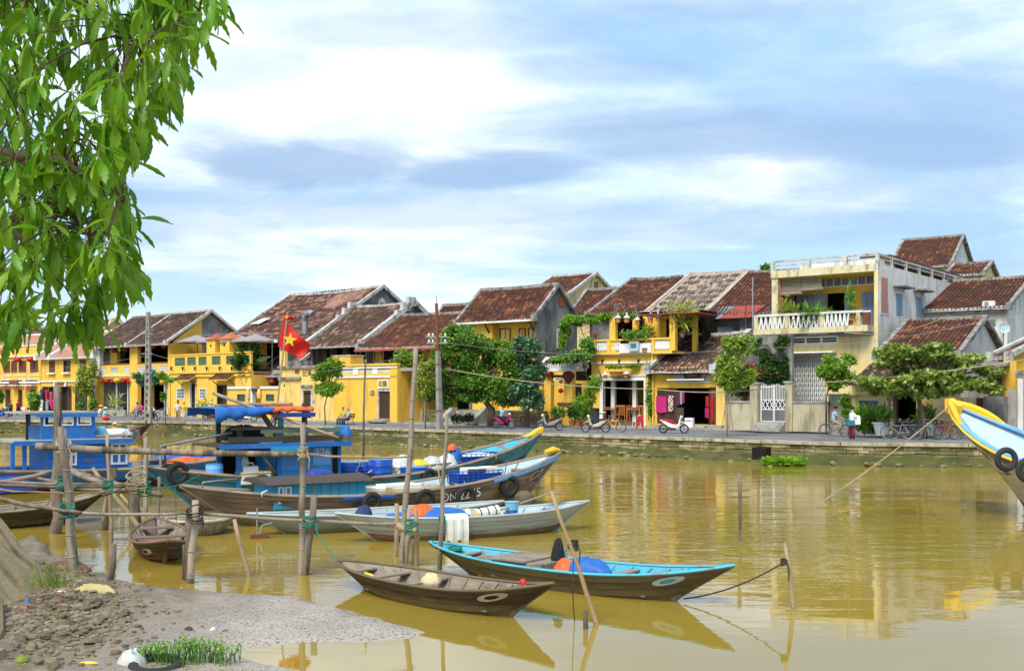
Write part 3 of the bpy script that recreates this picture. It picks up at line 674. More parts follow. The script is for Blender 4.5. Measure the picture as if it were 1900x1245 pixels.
class House:
 def __init__(s,name,label,px,py,th,cat='house',zb=ZB,Y=None,group=None):
  o=G(px,py,zb)if Y is None else Vector(((px-CX)/F*Y,Y,zb))
  s.o=o;s.th=R(th);s.c,s.s=math.cos(s.th),math.sin(s.th);s.zb=zb
  s.root=empty(name,o,-s.th,label,cat,group)
 def u(s,px,v=0):
  k=(px-CX)/F;X0=s.o.x+s.s*v;Y0=s.o.y+s.c*v
  return(k*Y0-X0)/(s.c+k*s.s)
 def z(s,px,py,v=0):
  u=s.u(px,v);Y=s.o.y+s.c*v-s.s*u
  return CZ+(HY-py)/F*Y-s.zb
 def vat(s,px,u=0):
  """depth v behind the facade where the plane at u meets pixel column px"""
  k=(px-CX)/F;X0=s.o.x+s.c*u;Y0=s.o.y-s.s*u
  return(k*Y0-X0)/(s.s-k*s.c)
 def zv(s,v,py,u=0):
  Y=s.o.y+s.c*v-s.s*u;return CZ+(HY-py)/F*Y-s.zb
 def box(s,name,m,u0,u1,v0,v1,z0,z1,parent=None,bevel=0,**k):
  return MB().box(u0,u1,v0,v1,z0,z1).build(name,m,parent or s.root,bevel=bevel,**k)
 def wall(s,u0,u1,z0,z1,holes,m,v=0,t=.25,name='wall',parent=None):
  us=sorted({u0,u1,*[max(u0,h[0])for h in holes],*[min(u1,h[1])for h in holes]});zs=sorted({z0,z1,*[max(z0,h[2])for h in holes],*[min(z1,h[3])for h in holes]})
  def solid(i,j):
   if not(0<=i<len(us)-1 and 0<=j<len(zs)-1):return False
   a,b_=(us[i]+us[i+1])/2,(zs[j]+zs[j+1])/2
   return not any(h[0]<a<h[1]and h[2]<b_<h[3]for h in holes)
  b=MB()
  for i in range(len(us)-1):
   for j in range(len(zs)-1):
    if not solid(i,j):continue
    a,c,d,e=us[i],us[i+1],zs[j],zs[j+1]
    b.quad((a,v,d),(c,v,d),(c,v,e),(a,v,e));b.quad((c,v+t,d),(a,v+t,d),(a,v+t,e),(c,v+t,e))
    if not solid(i-1,j):b.quad((a,v+t,d),(a,v,d),(a,v,e),(a,v+t,e))
    if not solid(i+1,j):b.quad((c,v,d),(c,v+t,d),(c,v+t,e),(c,v,e))
    if not solid(i,j-1):b.quad((a,v+t,d),(c,v+t,d),(c,v,d),(a,v,d))
    if not solid(i,j+1):b.quad((a,v,e),(c,v,e),(c,v+t,e),(a,v+t,e))
  return b.build(name,m,parent or s.root)
 def side(s,u,prof,m,t=.22,name='gable_wall',parent=None):
  """wall across the house at u (outer face), outline prof = [(v, z)...]"""
  return MB().prism(prof,u-t,u,'x').build(name,m,parent or s.root)
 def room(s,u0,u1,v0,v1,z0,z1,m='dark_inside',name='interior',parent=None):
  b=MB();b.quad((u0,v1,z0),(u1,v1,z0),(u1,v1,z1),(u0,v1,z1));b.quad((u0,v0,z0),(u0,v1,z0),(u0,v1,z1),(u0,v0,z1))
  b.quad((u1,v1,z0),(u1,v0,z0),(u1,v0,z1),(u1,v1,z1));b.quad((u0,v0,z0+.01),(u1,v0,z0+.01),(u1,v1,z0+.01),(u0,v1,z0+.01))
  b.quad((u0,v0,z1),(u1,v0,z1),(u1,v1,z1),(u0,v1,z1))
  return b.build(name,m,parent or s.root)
 def roof(s,u0,u1,e,r,bk,m,dens=1.0,under='roof_under',cap='mortar',ridge=True,vl=True,vr=True,bright=.25,patch=None,sp=.27,ln=.36,seed=1,sag=.05,mid=(),eave='mortar_light',capw=.26,caph=.16,th=.10,ends=True,scroll=False):
  b=MB()
  for(p,q)in((e,r),(r,bk)):
   if q is None:continue
   sg_=sag if p is e else 0;nu_,nv_=(14,8)if sg_ else(1,1)
   for o_ in(0,th):
    G_=[[b.vert((lerp(u0,u1,i/nu_),lerp(p[0],q[0],j/nv_),lerp(p[1],q[1],j/nv_)-sg_*math.sin(math.pi*i/nu_)-sg_*.6*math.sin(math.pi*j/nv_)-(.012 if sg_ else 0)-o_))for j in range(nv_+1)]for i in range(nu_+1)]
    for i in range(nu_):
     for j in range(nv_):b.face((G_[i][j],G_[i+1][j],G_[i+1][j+1],G_[i][j+1]))
   for uu in(u0,u1):b.quad((uu,p[0],p[1]-th),(uu,p[0],p[1]),(uu,q[0],q[1]),(uu,q[0],q[1]-th))
  b.quad((u0,e[0],e[1]-th),(u1,e[0],e[1]-th),(u1,e[0],e[1]),(u0,e[0],e[1]))
  if bk:b.quad((u0,bk[0],bk[1]-th),(u1,bk[0],bk[1]-th),(u1,bk[0],bk[1]),(u0,bk[0],bk[1]))
  rf=b.build('roof',under,s.root)
  tile_field('roof_tiles',u0+.05,u1-.05,e,r,m,rf,sp,ln,bright,sag,patch,seed)
  if bk:tile_field('rear_roof_tiles',u0+.05,u1-.05,bk,r,m,rf,.5,.8,bright,0,None,seed+5)
  if ridge:
   b=MB();n=8
   for i in range(n):
    a,c=lerp(u0,u1,i/n),lerp(u0,u1,(i+1)/n);sa=-sag*math.sin(math.pi*(i+.5)/n)
    b.box(a,c,r[0]-.13,r[0]+.13,r[1]-.05+sa,r[1]+.20+sa)
   b.build('ridge_cap',cap,rf)
  def verge(u,w=capw):
   b=MB();n=6
   for(p,q)in((e,r),(r,bk)):
    if q is None:continue
    for i in range(n):
     t0,t1=i/n,(i+1)/n;a=(lerp(p[0],q[0],t0),lerp(p[1],q[1],t0));c=(lerp(p[0],q[0],t1),lerp(p[1],q[1],t1));j=rnd(-.01,.01)
     b.prism([(a[0],a[1]-th-.02),(c[0],c[1]-th-.02),(c[0],c[1]+caph+j),(a[0],a[1]+caph+j)],u-w/2+.002*i,u+w/2+.002*i,'x')
   if scroll:
    for k,(t0,hh)in enumerate(((.72,.34),(.84,.52),(.95,.68))):
     b.box(u-w/2-.01,u+w/2+.01,lerp(e[0],r[0],t0)-.5,lerp(e[0],r[0],t0)+.35,lerp(e[1],r[1],t0)-.1,lerp(e[1],r[1],t0)+hh)
   b.box(u-w/2-.03,u+w/2+.03,e[0]-.12,e[0]+.30,e[1]-th-.10,e[1]+caph+.12)
   b.build('verge_cap',cap,rf)
  for uu in([u0]if vl else[])+list(mid)+([u1]if vr else[]):verge(uu)
  if eave and ends:
   b=MB();nn=max(2,int(round((u1-u0-.1)/sp)));w=(u1-u0-.1)/nn
   for i in range(nn):
    c=u0+.05+(i+.5)*w;b.box(c-w*.34,c+w*.34,e[0]-.035,e[0]+.03,e[1]-.02-sag*math.sin(math.pi*(i+.5)/nn),e[1]+.095-sag*math.sin(math.pi*(i+.5)/nn))
   b.box(u0,u1,e[0]-.02,e[0]+.04,e[1]-th-.05,e[1]-th+.02)
   b.build('eave_mortar',eave,rf)
  return rf
 def window(s,u0,u1,z0,z1,style='bars',v=0,m='paint_white',leaf='shutter_red',nb=4,fw=.07,depth=.14,nh=1,parent=None):
  b=MB();f=fw;y0,y1=v-.03,v+.10
  b.box(u0-.002,u0+f,y0,y1,z0,z1);b.box(u1-f,u1+.002,y0,y1,z0,z1);b.box(u0+f,u1-f,y0+.002,y1-.002,z1-f,z1);b.box(u0+f,u1-f,y0+.002,y1-.002,z0,z0+f)
  w=b.build('window',m,parent or s.root)
  MB().box(u0+f*.5,u1-f*.5,v+depth,v+depth+.03,z0+f*.5,z1-f*.5).build('pane','glass_dark' if style!='shutter' else 'dark_inside',w)
  if style=='bars':
   for i in range(nb):
    x=lerp(u0+f,u1-f,(i+1)/(nb+1));MB().box(x-.018,x+.018,v+.03,v+.066,z0+f,z1-f).build('bar',m,w)
   for i in range(nh):
    z_=lerp(z0+f,z1-f,(i+1)/(nh+1));MB().box(u0+f,u1-f,v+.02,v+.075,z_-.02,z_+.02).build('rail',m,w)
  if style in('shutter','half','open'):
   wd=(u1-u0)/2-f*.5
   for k in range(2):
    L=MB();a=u0+f*.5 if k==0 else u1-f*.5-wd
    if style=='open':
     hx=u0 if k==0 else u1;sg=-1 if k==0 else 1;an=R(62)
     M_=Matrix.Translation((hx,v-.04,0))@Matrix.Rotation((-sg if False else sg)*-an if k else-(math.pi-an),4,'Z')
     L.box(0,wd*.9,-.02,.02,z0,z1,M_);nl=9
     for i in range(nl):L.box(.06,wd*.9-.06,-.028,.028,lerp(z0,z1,(i+.35)/nl),lerp(z0,z1,(i+.6)/nl),M_)
    else:
     if style=='half' and k==1:continue
     L.box(a+.01,a+wd-.01,v+.02,v+.055,z0+f,z1-f);nl=10
     for i in range(nl):L.box(a+.06,a+wd-.06,v+.004,v+.03,lerp(z0+f,z1-f,(i+.25)/nl),lerp(z0+f,z1-f,(i+.62)/nl))
    L.build('shutter',leaf,w)
  return w
 def door(s,u0,u1,z0,z1,v=.05,m='wood_dark',frame='trim_white',leaves=2,openk=0,fw=.09,parent=None,panel=True):
  b=MB();b.box(u0-fw,u0,v-.09,v+.12,z0,z1+fw);b.box(u1,u1+fw,v-.09,v+.12,z0,z1+fw);b.box(u0,u1,v-.088,v+.118,z1,z1+fw)
  d=b.build('door',frame,parent or s.root)
  MB().box(u0,u1,v+.16,v+.18,z0,z1).build('dark_gap','dark_inside',d)
  for k in range(leaves):
   if k<openk:continue
   a,c=lerp(u0,u1,k/leaves),lerp(u0,u1,(k+1)/leaves);L=MB();L.box(a+.008,c-.008,v+.03,v+.075,z0,z1-.005)
   if panel:
    for(q0,q1)in((.06,.30),(.36,.62),(.68,.94)):
     L.box(a+.07,c-.07,v+.012,v+.034,lerp(z0,z1,q0),lerp(z0,z1,q1))
   else:
    for i in range(5):L.box(lerp(a,c,(i+.08)/5),lerp(a,c,(i+.92)/5),v+.018,v+.034,z0+.02,z1-.02)
   L.build('door_leaf',m,d)
  return d
 def steps(s,u0,u1,v0,n=3,h=.15,d=.28,m='concrete'):
  for i in range(n):s.box('step',m,u0,u1,v0-d*(n-i),v0-.002*i,0 if i==0 else h*i-.01,h*(i+1))
def wpos(h,u,v,z):return h.root.matrix_basis@Vector((u,v,z))if False else Matrix.Translation(h.o)@Matrix.Rotation(-h.th,4,'Z')@Vector((u,v,z))
def text_mesh(name,body,size,m,parent,loc,rot=(R(90),0,0),ext=.01,label=None,sx=1.0,align='CENTER'):
 c=bpy.data.curves.new(name,'FONT');c.body=body;c.size=size;c.extrude=ext;c.align_x=align;c.align_y='CENTER'
 o=bpy.data.objects.new(name,c);COL.objects.link(o);bpy.context.view_layer.update()
 dg=bpy.context.evaluated_depsgraph_get();me=bpy.data.meshes.new_from_object(o.evaluated_get(dg));bpy.data.objects.remove(o)
 me.materials.clear();me.materials.append(MATS[m]);q=bpy.data.objects.new(name,me);COL.objects.link(q);setp(q,parent)
 q.location=loc;q.rotation_euler=rot;q.scale=(sx,1,1);return tag(q,label)
def lantern(loc,r,col='silk_red',label='red silk lantern',shape='round',group=None,rope_=.25):
 t=empty('lantern',loc,0,label,'lantern',group)
 sq={'round':.82,'flat':.62,'long':1.25}[shape];prof=[]
 for i in range(9):
  a=math.pi*i/8;prof.append((max(.16*r,r*math.sin(a)),-r*sq*math.cos(a)))
 MB().lathe(prof,10).build('shade',col,t,smooth=True)
 MB().lathe([(r*.28,r*sq*.96),(r*.28,r*sq*1.12)],8).build('cap','gold',t)
 MB().bar((0,0,r*sq*1.1),(0,0,r*sq+rope_),.012).bar((0,0,-r*sq*1.9),(0,0,-r*sq*1.1),.03).build('cord','rope_dark',t)
 return t
def dark_eaves_wall(h,u0,u1,z0,z1,v):return h.box('upper_wall','dark_inside',u0,u1,v,v+.1,z0,z1)
# A: yellow shophouse with red shutters, far left
def house_A():
 h=House('shophouse','yellow two-storey shophouse with open reddish-brown shutters and red medallions, leftmost on the bank',76,766,38)
 U=h.u;ze=h.z(76,661);u0=U(-95)
 zf=h.z(40,708);zp=h.z(40,691)
 W_=[];
 doors=[(U(9),U(21),0,h.z(15,721)),(U(33),U(43),0,h.z(38,721)),(U(55),U(67),0,h.z(60,721)),(U(-40),U(-25),0,2.9)]
 wz0,wz1=h.z(40,691),h.z(40,669)
 wins=[(U(7),U(19),wz0,wz1),(U(21),U(32),wz0,wz1),(U(35),U(49),wz0,wz1),(U(56),U(71),wz0,wz1),(U(-40),U(-20),wz0,wz1)]
 h.wall(u0,0,0,ze+.0,doors+wins,'plaster_yellow')
 for d in doors:h.door(d[0]+.1,d[1]-.1,0,d[3]-.1,frame='plaster_yellow_plain')
 for w in wins:h.window(*w,style='shutter',m='wood_brown',leaf='shutter_red')
 h.box('cornice','trim_white',u0,.06,-.22,.27,ze,ze+.16);h.box('cornice','trim_white',u0,.04,-.15,-.003,h.z(40,711),h.z(40,708))
 h.wall(u0,0,ze+.165,ze+1.2,[],'plaster_yellow',v=0,name='parapet');h.box('parapet_coping','trim_white',u0,.04,-.08,.32,ze+1.205,ze+1.35)
 for px in(3,25,51,73):
  MB().lathe([(.30,0),(.30,.06)],12,M=Matrix.Translation((U(px),-.002,ze+.7))@Matrix.Rotation(R(90),4,'X')).build('medallion','terracotta',h.root)
 for(a,c)in((3,22),(25,50),(53,73)):
  z0,z1=h.z(40,705),h.z(40,696);b=MB();u_,w_=U(a),U(c)
  b.box(u_,w_,-.05,-.003,z1-.09,z1);b.box(u_,w_,-.05,-.003,z0,z0+.09);b.box(u_,u_+.12,-.052,-.003,z0+.09,z1-.09);b.build('moulded_frame','trim_white',h.root)
 for(a,c)in((2,20),(27,42),(48,70)):
  z1=h.z(40,715);h.box('shop_canopy','trim_white',U(a),U(c),-.75,-.003,z1-.06,z1+.05)
  b=MB();n=7
  for i in range(n):
   if i%2==0:b.box(lerp(U(a),U(c),i/n),lerp(U(a),U(c),(i+.7)/n),-.74,-.70,z1-.55,z1-.07)
  b.build('canopy_valance','sheet_metal_red',h.root);h.box('sign_board','board_black',U(a)+.15,U(c)-.1,-.12,-.004,z1+.15,z1+.55)
 h.box('sign_board','sign_wood',U(22),U(37),-.35,-.2,h.z(30,713),h.z(30,705))
 h.side(0,[(.25,0),(8,0),(8,ze),(.25,ze)],'plaster_white');h.side(u0+.2,[(.25,0),(8,0),(8,ze),(.25,ze)],'plaster_white')
 h.roof(u0,-.3,(.4,ze+.6),(4.6,ze+2.9),(8.6,ze+.4),'tile_pink',under='tile_pink',cap='trim_white',bright=.5,eave=None)
 for i,px in enumerate((12,39,63)):lantern(wpos(h,U(px),-.45,h.z(px,668)),.42,label='flattened red lantern hung above the %s reddish-brown shutters of the leftmost yellow house'%('left','middle','right')[i],shape='flat',group='red lanterns on the leftmost yellow house')
house_A()
# B: yellow house with pinkish roof
def house_B():
 h=House('shophouse','yellow shophouse under a pinkish tiled roof edged in white, clothes hanging in its door',178,768.4,38)
 U=h.u;ze=h.z(170,660);u0=U(77)
 wz0,wz1=h.z(125,690),h.z(125,668.5)
 wins=[(U(91.5),U(102),wz0,wz1),(U(118),U(131),wz0,wz1),(U(148),U(160),wz0,wz1)]
 dz=h.z(125,717)
 doors=[(U(79),U(90),0,dz),(U(91),U(103),0,dz),(U(112),U(133),0,dz),(U(140),U(162),0,dz)]
 h.wall(u0,0,0,ze,wins+doors,'plaster_yellow')
 for i,w in enumerate(wins):h.window(*w,style='shutter' if i!=1 else 'bars',m='wood_dark',leaf='shutter_red')
 for i,d in enumerate(doors):h.door(d[0]+.08,d[1]-.08,0,dz-.1,openk=1 if i in(1,2)else 0,frame='wood_dark',panel=True)
 for i,px in enumerate((97,124.5,154)):h.box('window_ledge','trim_white',U(px)-.75,U(px)+.75,-.3,-.003,wz0-.22,wz0-.08)
 h.box('cornice','trim_white',u0,.03,-.12,-.003,h.z(125,708.5),h.z(125,706))
 h.box('eave_cornice','trim_white',u0,.03,-.30,-.003,ze-.28,ze-.10)
 h.box('corner_pilaster','plaster_white',-1.05,.03,-.10,-.004,.0,ze-.29)
 h.side(0,[(.25,0),(9,0),(9,ze),(4.6,ze+2.9),(.25,ze)],'plaster_white')
 h.roof(u0-.3,.3,(-.55,ze-.1),(4.2,ze+2.9),(9,ze),'tile_pink',under='tile_pink',cap='trim_white',mid=(U(100),),bright=.5,eave='trim_white',capw=.42,caph=.3,seed=4)
 cols=['cloth_navy','cloth_red','cloth_pink','cloth_white','cloth_grey','cloth_magenta','cloth_teal']
 k=0
 for(px,pz,w_,hh,c)in((83,722,.55,1.2,'cloth_navy'),(92,723,.4,1.3,'cloth_red'),(100,727,.45,1.5,'cloth_pink'),(83,741,.5,1.2,'cloth_white'),(93,741,.6,1.2,'cloth_grey'),(102,742,.4,1.0,'cloth_magenta')):
  z=h.z(px,pz);g=MB();y=-.35;g.prism([(-w_*.35,0),(-w_*.6,-.25),(-w_*.45,-.38),(-w_*.42,-hh),(w_*.42,-hh),(w_*.45,-.38),(w_*.6,-.25),(w_*.35,0)],-.05,.05,'y')
  o=g.build('garment',c,None,label='%s garment hanging at the door of the pink-roofed shop, %s'%(('dark blue','red','pink','white','grey','magenta')[k],('upper left','upper middle','upper right','lower left','lower middle','lower right')[k]),cat='garment',group='clothes hung at the shop door')
  o.location=wpos(h,U(px),y,z);o.rotation_euler=(0,0,-h.th);k+=1
 for px in(109,130):
  MB().lathe([(.06,.3),(.16,.1),(.30,-.15),(.28,-.2),(.05,.2)],10,c=(U(px),-.5,h.z(px,714))).bar((U(px),0,h.z(px,710)),(U(px),-.5,h.z(px,710)),.03).build('wall_lamp','metal_grey',h.root)
 h.box('name_board','sign_wood',U(113),U(128),-.5,-.35,h.z(120,715),h.z(120,710))
house_B()
# C + D: double-fronted yellow house and terrace house
def house_C():
 h=House('balcony_house','yellow two-bay house with dark mossy tile roof, open upstairs galleries and red lanterns',316,772,41)
 U=h.u;u0=U(178);um=U(248);zf=h.z(316,696);zr=h.z(250,675);zt=h.z(250,645.5);ze=h.z(309,635)
 gt=h.z(230,703.5)
 cw=.9
 cols=[(u0,u0+1.0),(U(241.5),U(256)),(U(312.5),0.05)]
 for a,c in cols:h.box('pillar','plaster_yellow_plain',a,c,-.06,.35,0,zf)
 for i in(1,2):h.box('pillar','plaster_yellow_plain',cols[i][0],cols[i][1],-.05,.34,zf+.12,ze-.1)
 h.box('pillar','plaster_white',u0,u0+.9,-.05,.34,zf+.12,ze-.1)
 for bi,(a,c,gr)in enumerate(((u0+1.0,U(241.5),((188,196,'w'),(205,219,'b'),(230,239,'w'))),(U(256),U(312.5),((254.5,270,'w'),(280,291,'c'),(297,312,'w'))))):
  h.wall(a,c,zf+.12,zr,[(max(a+.02,U(g[0])),min(c-.02,U(g[1])),zf+.32,zr-.28)for g in gr],'plaster_yellow_plain',name='parapet')
  h.box('parapet_rail','wood_brown',a,c,-.07,.28,zr+.002,zr+.08)
  for g in gr:
   g0,g1=max(a+.02,U(g[0])),min(c-.02,U(g[1]));z0,z1=zf+.32,zr-.28;b=MB();nx_,nz_=(5,4)if g[2]!='b' else(7,1)
   for i in range(nx_+1):x=lerp(g0,g1,i/nx_);b.box(x-.025,x+.025,.02,.12,z0,z1)
   for j in range(nz_+1):z=lerp(z0,z1,j/nz_);b.box(g0,g1,.03,.11,z-.025,z+.025)
   gp=b.build('grille','paint_white',h.root);MB().box(g0,g1,.15,.17,z0,z1).build('grille_back','paint_white' if g[2]=='w' else 'dark_inside',gp)
 h.box('floor_band','plaster_yellow_plain',u0-.05,0.06,-.12,.36,zf-.18,zf+.0);h.box('floor_ledge','trim_white',u0-.08,.08,-.2,.37,zf+.003,zf+.115)
 h.box('floor_slab','wood_dark',u0,0,.37,6,zf-.1,zf+.1)
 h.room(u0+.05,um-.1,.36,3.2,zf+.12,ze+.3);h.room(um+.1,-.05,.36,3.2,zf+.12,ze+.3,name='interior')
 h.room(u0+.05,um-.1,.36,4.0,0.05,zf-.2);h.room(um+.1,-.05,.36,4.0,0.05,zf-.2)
 h.box('lintel','plaster_yellow_plain',u0+1.0,U(241.5),-.02,.30,gt,zf-.182);h.box('lintel','plaster_yellow_plain',U(256),U(312.5),-.02,.30,gt,zf-.182)
 h.box('upper_beam','wood_brown',u0+.9,U(312.5),.02,.2,ze-.28,ze-.08)
 h.box('interior_pier','plaster_yellow_plain',U(188)+.1,U(202),.9,1.3,zf+.13,ze-.1)
 h.box('interior_pier','plaster_yellow_plain',U(256)+.05,U(266),.9,1.2,.06,gt)
 for px in(204,225,293):h.box('inner_post','paint_white',U(px)-.07,U(px)+.07,.7,.84,.05,gt)
 h.box('inner_wall','plaster_cream',U(205),U(213),2.6,2.7,.05,gt);h.box('curtain','cloth_white',U(291),U(297),.9,.98,.05,gt)
 h.side(0,[(.35,0),(9,0),(9,ze),(4.4,ze+3.05),(.35,ze+.1)],'plaster_yellow_plain',name='gable_wall')
 v0=h.vat(375,.02);h.side(.04,[(v0,.0),(9.2,0),(9.2,ze-.2),(4.5,ze+2.95),(v0,ze+(3.05*min(1,(v0)/4.4))-.25)],'plaster_grey',t=.05,name='rear_gable_wall')
 h.side(u0+.25,[(.35,0),(9,0),(9,ze),(4.4,ze+3.05),(.35,ze+.1)],'plaster_white')
 r_=4.4
 h.roof(u0-.25,um-.1,(-.75,ze-.15),(r_,ze+3.2),(9.4,ze-.1),'tile_dark',cap='mortar',vr=False,bright=.12,seed=3)
 h.roof(um-.1,.28,(-.75,ze-.15),(r_,ze+3.25),(9.4,ze-.1),'tile_dark',cap='mortar_light',bright=.10,seed=7,sag=.03)
 b=MB()
 for(a,c)in((u0+.9,U(241)),(U(256),-.1)):
  b.box(a,c,-.58,-.4,0,.55)
 b.build('low_front_wall','concrete',h.root)
 L=[(193.5,650,.36,'silk_dark_red','flat'),(213.7,650,.40,'silk_dark_red','flat'),(232.6,649,.38,'silk_dark_red','flat'),(261,645,.30,'silk_red','flat'),(284.5,643.5,.30,'silk_red','flat'),(304.5,643,.30,'silk_red','flat'),(188,707.5,.22,'silk_red','flat'),(198,707,.30,'silk_red','flat'),(208,708.5,.24,'silk_red','flat'),(218,706,.45,'silk_yellow','flat'),(228.5,708,.22,'silk_red','flat'),(234,704.5,.33,'silk_red','flat'),(238.5,707,.2,'silk_red','flat'),(266.5,709.5,.34,'silk_yellow','round'),(281,708.5,.30,'silk_yellow','round'),(300,709,.32,'silk_yellow','round')]
 nm=['faded red lantern, left of three in the left upstairs gallery','faded red lantern, middle of three in the left upstairs gallery','faded red lantern, right of three in the left upstairs gallery','red lantern, leftmost in the right upstairs gallery','red lantern, middle one in the right upstairs gallery','red lantern, rightmost in the right upstairs gallery','small red lantern at the left end over the restaurant front','larger red lantern second from left over the restaurant front','small red lantern left of the big yellow lantern','big flat yellow lantern in the middle of the restaurant front','small red lantern right of the big yellow lantern','larger red lantern near the middle pillar','smallest red lantern against the middle pillar','yellow lantern left of the concrete utility pole','yellow lantern right of the concrete utility pole','yellow lantern near the right pillar of the two-bay house']
 for(px,py,r,c,sh),n_ in zip(L,nm):
  v=-.3 if py>690 else .1;lantern(wpos(h,U(px,v),v,h.z(px,py,v)),r,c,n_,sh,'lanterns on the two-bay yellow house',.2)
 return h
HC=house_C()
def canopy_awning(h,u0,u1,z,d=.9):
 b=MB();b.prism([(-.9,z-.05),(-.9,z-.12),(0,z+.42),(0,z+.5)],u0,u1,'x');aw=b.build('tiled_awning','plaster_yellow_plain',h.root)
 tile_field('awning_tiles',u0,u1,(-.93,z-.03),(-.02,z+.52),'tile_red',aw,.24,.3,.3,0,None,3)
 for uu in(u0+.1,u1-.1):MB().bar((uu,-.7,z),(uu,0,z-.55),.07).build('bracket','wood_dark',aw)
def house_D():
 h=House('terrace_house','yellow house with a roof terrace, green glazed balustrade panels and two small turrets',316,772,41,cat='house')
 U=h.u;u0=.12;u1=U(466);zc=h.z(390,692.5);zr=h.z(390,657.5)
 doors=[(U(351.5),U(364),.35,h.z(357,707)),(U(403),U(421),.05,h.z(410,714))]
 wins=[(U(327.5),U(343),h.z(335,740),h.z(335,720.5)),(U(370),U(383),h.z(376,740),h.z(376,720.5))]
 h.wall(u0,u1,0,zc,doors+wins,'plaster_yellow_plain')
 for w in wins:h.window(*w,style='bars',nb=4,nh=2)
 h.door(doors[0][0]+.12,doors[0][1]-.12,.35,doors[0][3]-.2,openk=2);h.door(doors[1][0]+.1,doors[1][1]-.1,.05,doors[1][3]-.1,frame='wood_dark',openk=1)
 canopy_awning(h,U(338),U(366),h.z(352,705));canopy_awning(h,U(403),U(437),h.z(420,704));
 h.steps(U(350),U(366),-.003,2,.17)
 h.box('cornice','plaster_yellow_plain',u0,u1,-.14,-.003,zc-.32,zc-.1);h.box('cornice','plaster_yellow_plain',u0,u1,-.22,.27,zc+.002,zc+.14)
 pan=[(325,344),(348,364),(369,384),(393.5,410),(420,438.5),(444,464)]
 h.wall(u0,u1,zc+.15,zr,[(U(a),U(c),zr-.98,zr-.2)for a,c in pan],'plaster_yellow_plain',name='balustrade',v=-.05,t=.22)
 h.box('balustrade_coping','plaster_yellow_plain',u0,u1+.05,-.12,.25,zr+.003,zr+.12)
 for a,c in pan:
  b=MB();g0,g1,z0,z1=U(a),U(c),zr-.98,zr-.2;n=6
  for i in range(n+1):x=lerp(g0,g1,i/n);b.box(x-.03,x+.03,.0,.09,z0,z1)
  for j in range(5):z=lerp(z0,z1,j/4);b.box(g0,g1,.012,.078,z-.03,z+.03)
  gp=b.build('glazed_panel','glazed_green',h.root);MB().box(g0,g1,.12,.14,z0,z1).build('panel_back','shutter_green',gp)
 for px in(322,343.5,366,388,412,434.5):
  z=h.z(px,684);b=MB();b.bar((U(px),-.02,z+.1),(U(px),-.25,z+.18),.03);b.lathe([(.05,-.2),(.09,0),(.11,.1),(.02,.2)],6,c=(U(px),-.27,z));b.build('wall_lantern','metal_dark',h.root)
 for px0,px1 in((385,401),(410,427)):
  a,c=U(px0),U(px1);z0=zr+.13;z1=h.z(400,632);b=MB();w=c-a
  b.box(a,c,-.1,w-.1,z0,z1);b.box(a-.07,c+.07,-.17,w-.03,z1-.0+.002,z1+.09)
  tw=b.build('turret','plaster_yellow_plain',h.root)
  m_=MB();t_=(a+w/2,w/2-.1,z1+.75);cs=[(a-.15,-.25,z1+.092),(c+.15,-.25,z1+.092),(c+.15,w+.05,z1+.092),(a-.15,w+.05,z1+.092)]
  for i in range(4):m_.poly((cs[i],cs[(i+1)%4],t_))
  m_.poly(cs[::-1]);m_.build('turret_roof','tile_red',tw).data.materials[0]=MATS['brick_red']
  MB().lathe([(.11,0),(.11,.03)],10,M=Matrix.Translation((a+w/2,-.1,z1-.45))@Matrix.Rotation(R(90),4,'X')).build('round_opening','dark_inside',tw)
 h.box('terrace_floor','terracotta',u0,u1,.26,9,zc-.15,zc+.1)
 vz=2.6;zt=h.z(450,639,vz)
 pa,pc=U(404,vz),U(520,vz)
 h.box('pavilion_fascia','trim_white',pa,pc,vz-.4,vz-.25,zt-.02,zt+.25)
 b=MB();b.box(pa,pc,vz-.24,5.2,zt+.05,zt+.18);b.build('pavilion_roof','roof_under',h.root)
 for px in(412,427,459,484):h.box('pavilion_post','plaster_yellow_plain',U(px,vz)-.3,U(px,vz)+.3,vz,vz+.45,zc+.1,zt+.045)
 h.box('pavilion_back','dark_inside',pa,pc,5.0,5.1,zc+.1,zt+.045)
 h.side(u1,[(.25,0),(9,0),(9,zc-.2),(.25,zc-.2)],'plaster_yellow_plain')
 h.side(pc+.1,[(vz,zc),(5.2,zc),(5.2,zt+.04),(vz,zt+.04)],'plaster_grey')
 for i,(px,py,r,v)in enumerate(((366,633,2.0,1.6),(398,634,1.9,2.2),(443,633,1.9,1.5),(475,632,2.0,1.5))):
  p=wpos(h,h.u(px,v),v,0);zt_=h.z(px,py,v)+h.zb
  t=empty('parasol',(p.x,p.y,h.zb+zc+.1),0,'grey-brown parasol on the roof terrace, %s of four'%('leftmost','second from left','third from left','rightmost')[i],'parasol','parasols on the roof terrace')
  zz=zt_-t.location.z;m_=MB();n=8;top=(0,0,zz+.62)
  rim=[(r*math.cos(2*math.pi*k/n),r*math.sin(2*math.pi*k/n),zz-.05)for k in range(n)]
  for k in range(n):
   a,c=rim[k],rim[(k+1)%n];mid=((a[0]+c[0])/2*.97,(a[1]+c[1])/2*.97,zz-.01);m_.poly((top,a,mid));m_.poly((top,mid,c))
   m_.quad(a,(a[0],a[1],zz-.2),(mid[0],mid[1],zz-.16),mid);m_.quad(mid,(mid[0],mid[1],zz-.16),(c[0],c[1],zz-.2),c)
  m_.build('canopy','umbrella_grey',t);MB().tube([(0,0,0),(0,0,zz+.7)],.04,6).build('pole','wood_brown',t)
 b=MB();z0=h.z(347,622,2)
 for a,c in((347,430),(430,505)):b.bar((U(a,2),2,z0),(U(c,2),2,h.z(c,620,2)),.06)
 for px in(347,388,430,505):b.bar((U(px,2),2,zc),(U(px,2),2,h.z(px,621,2)),.06)
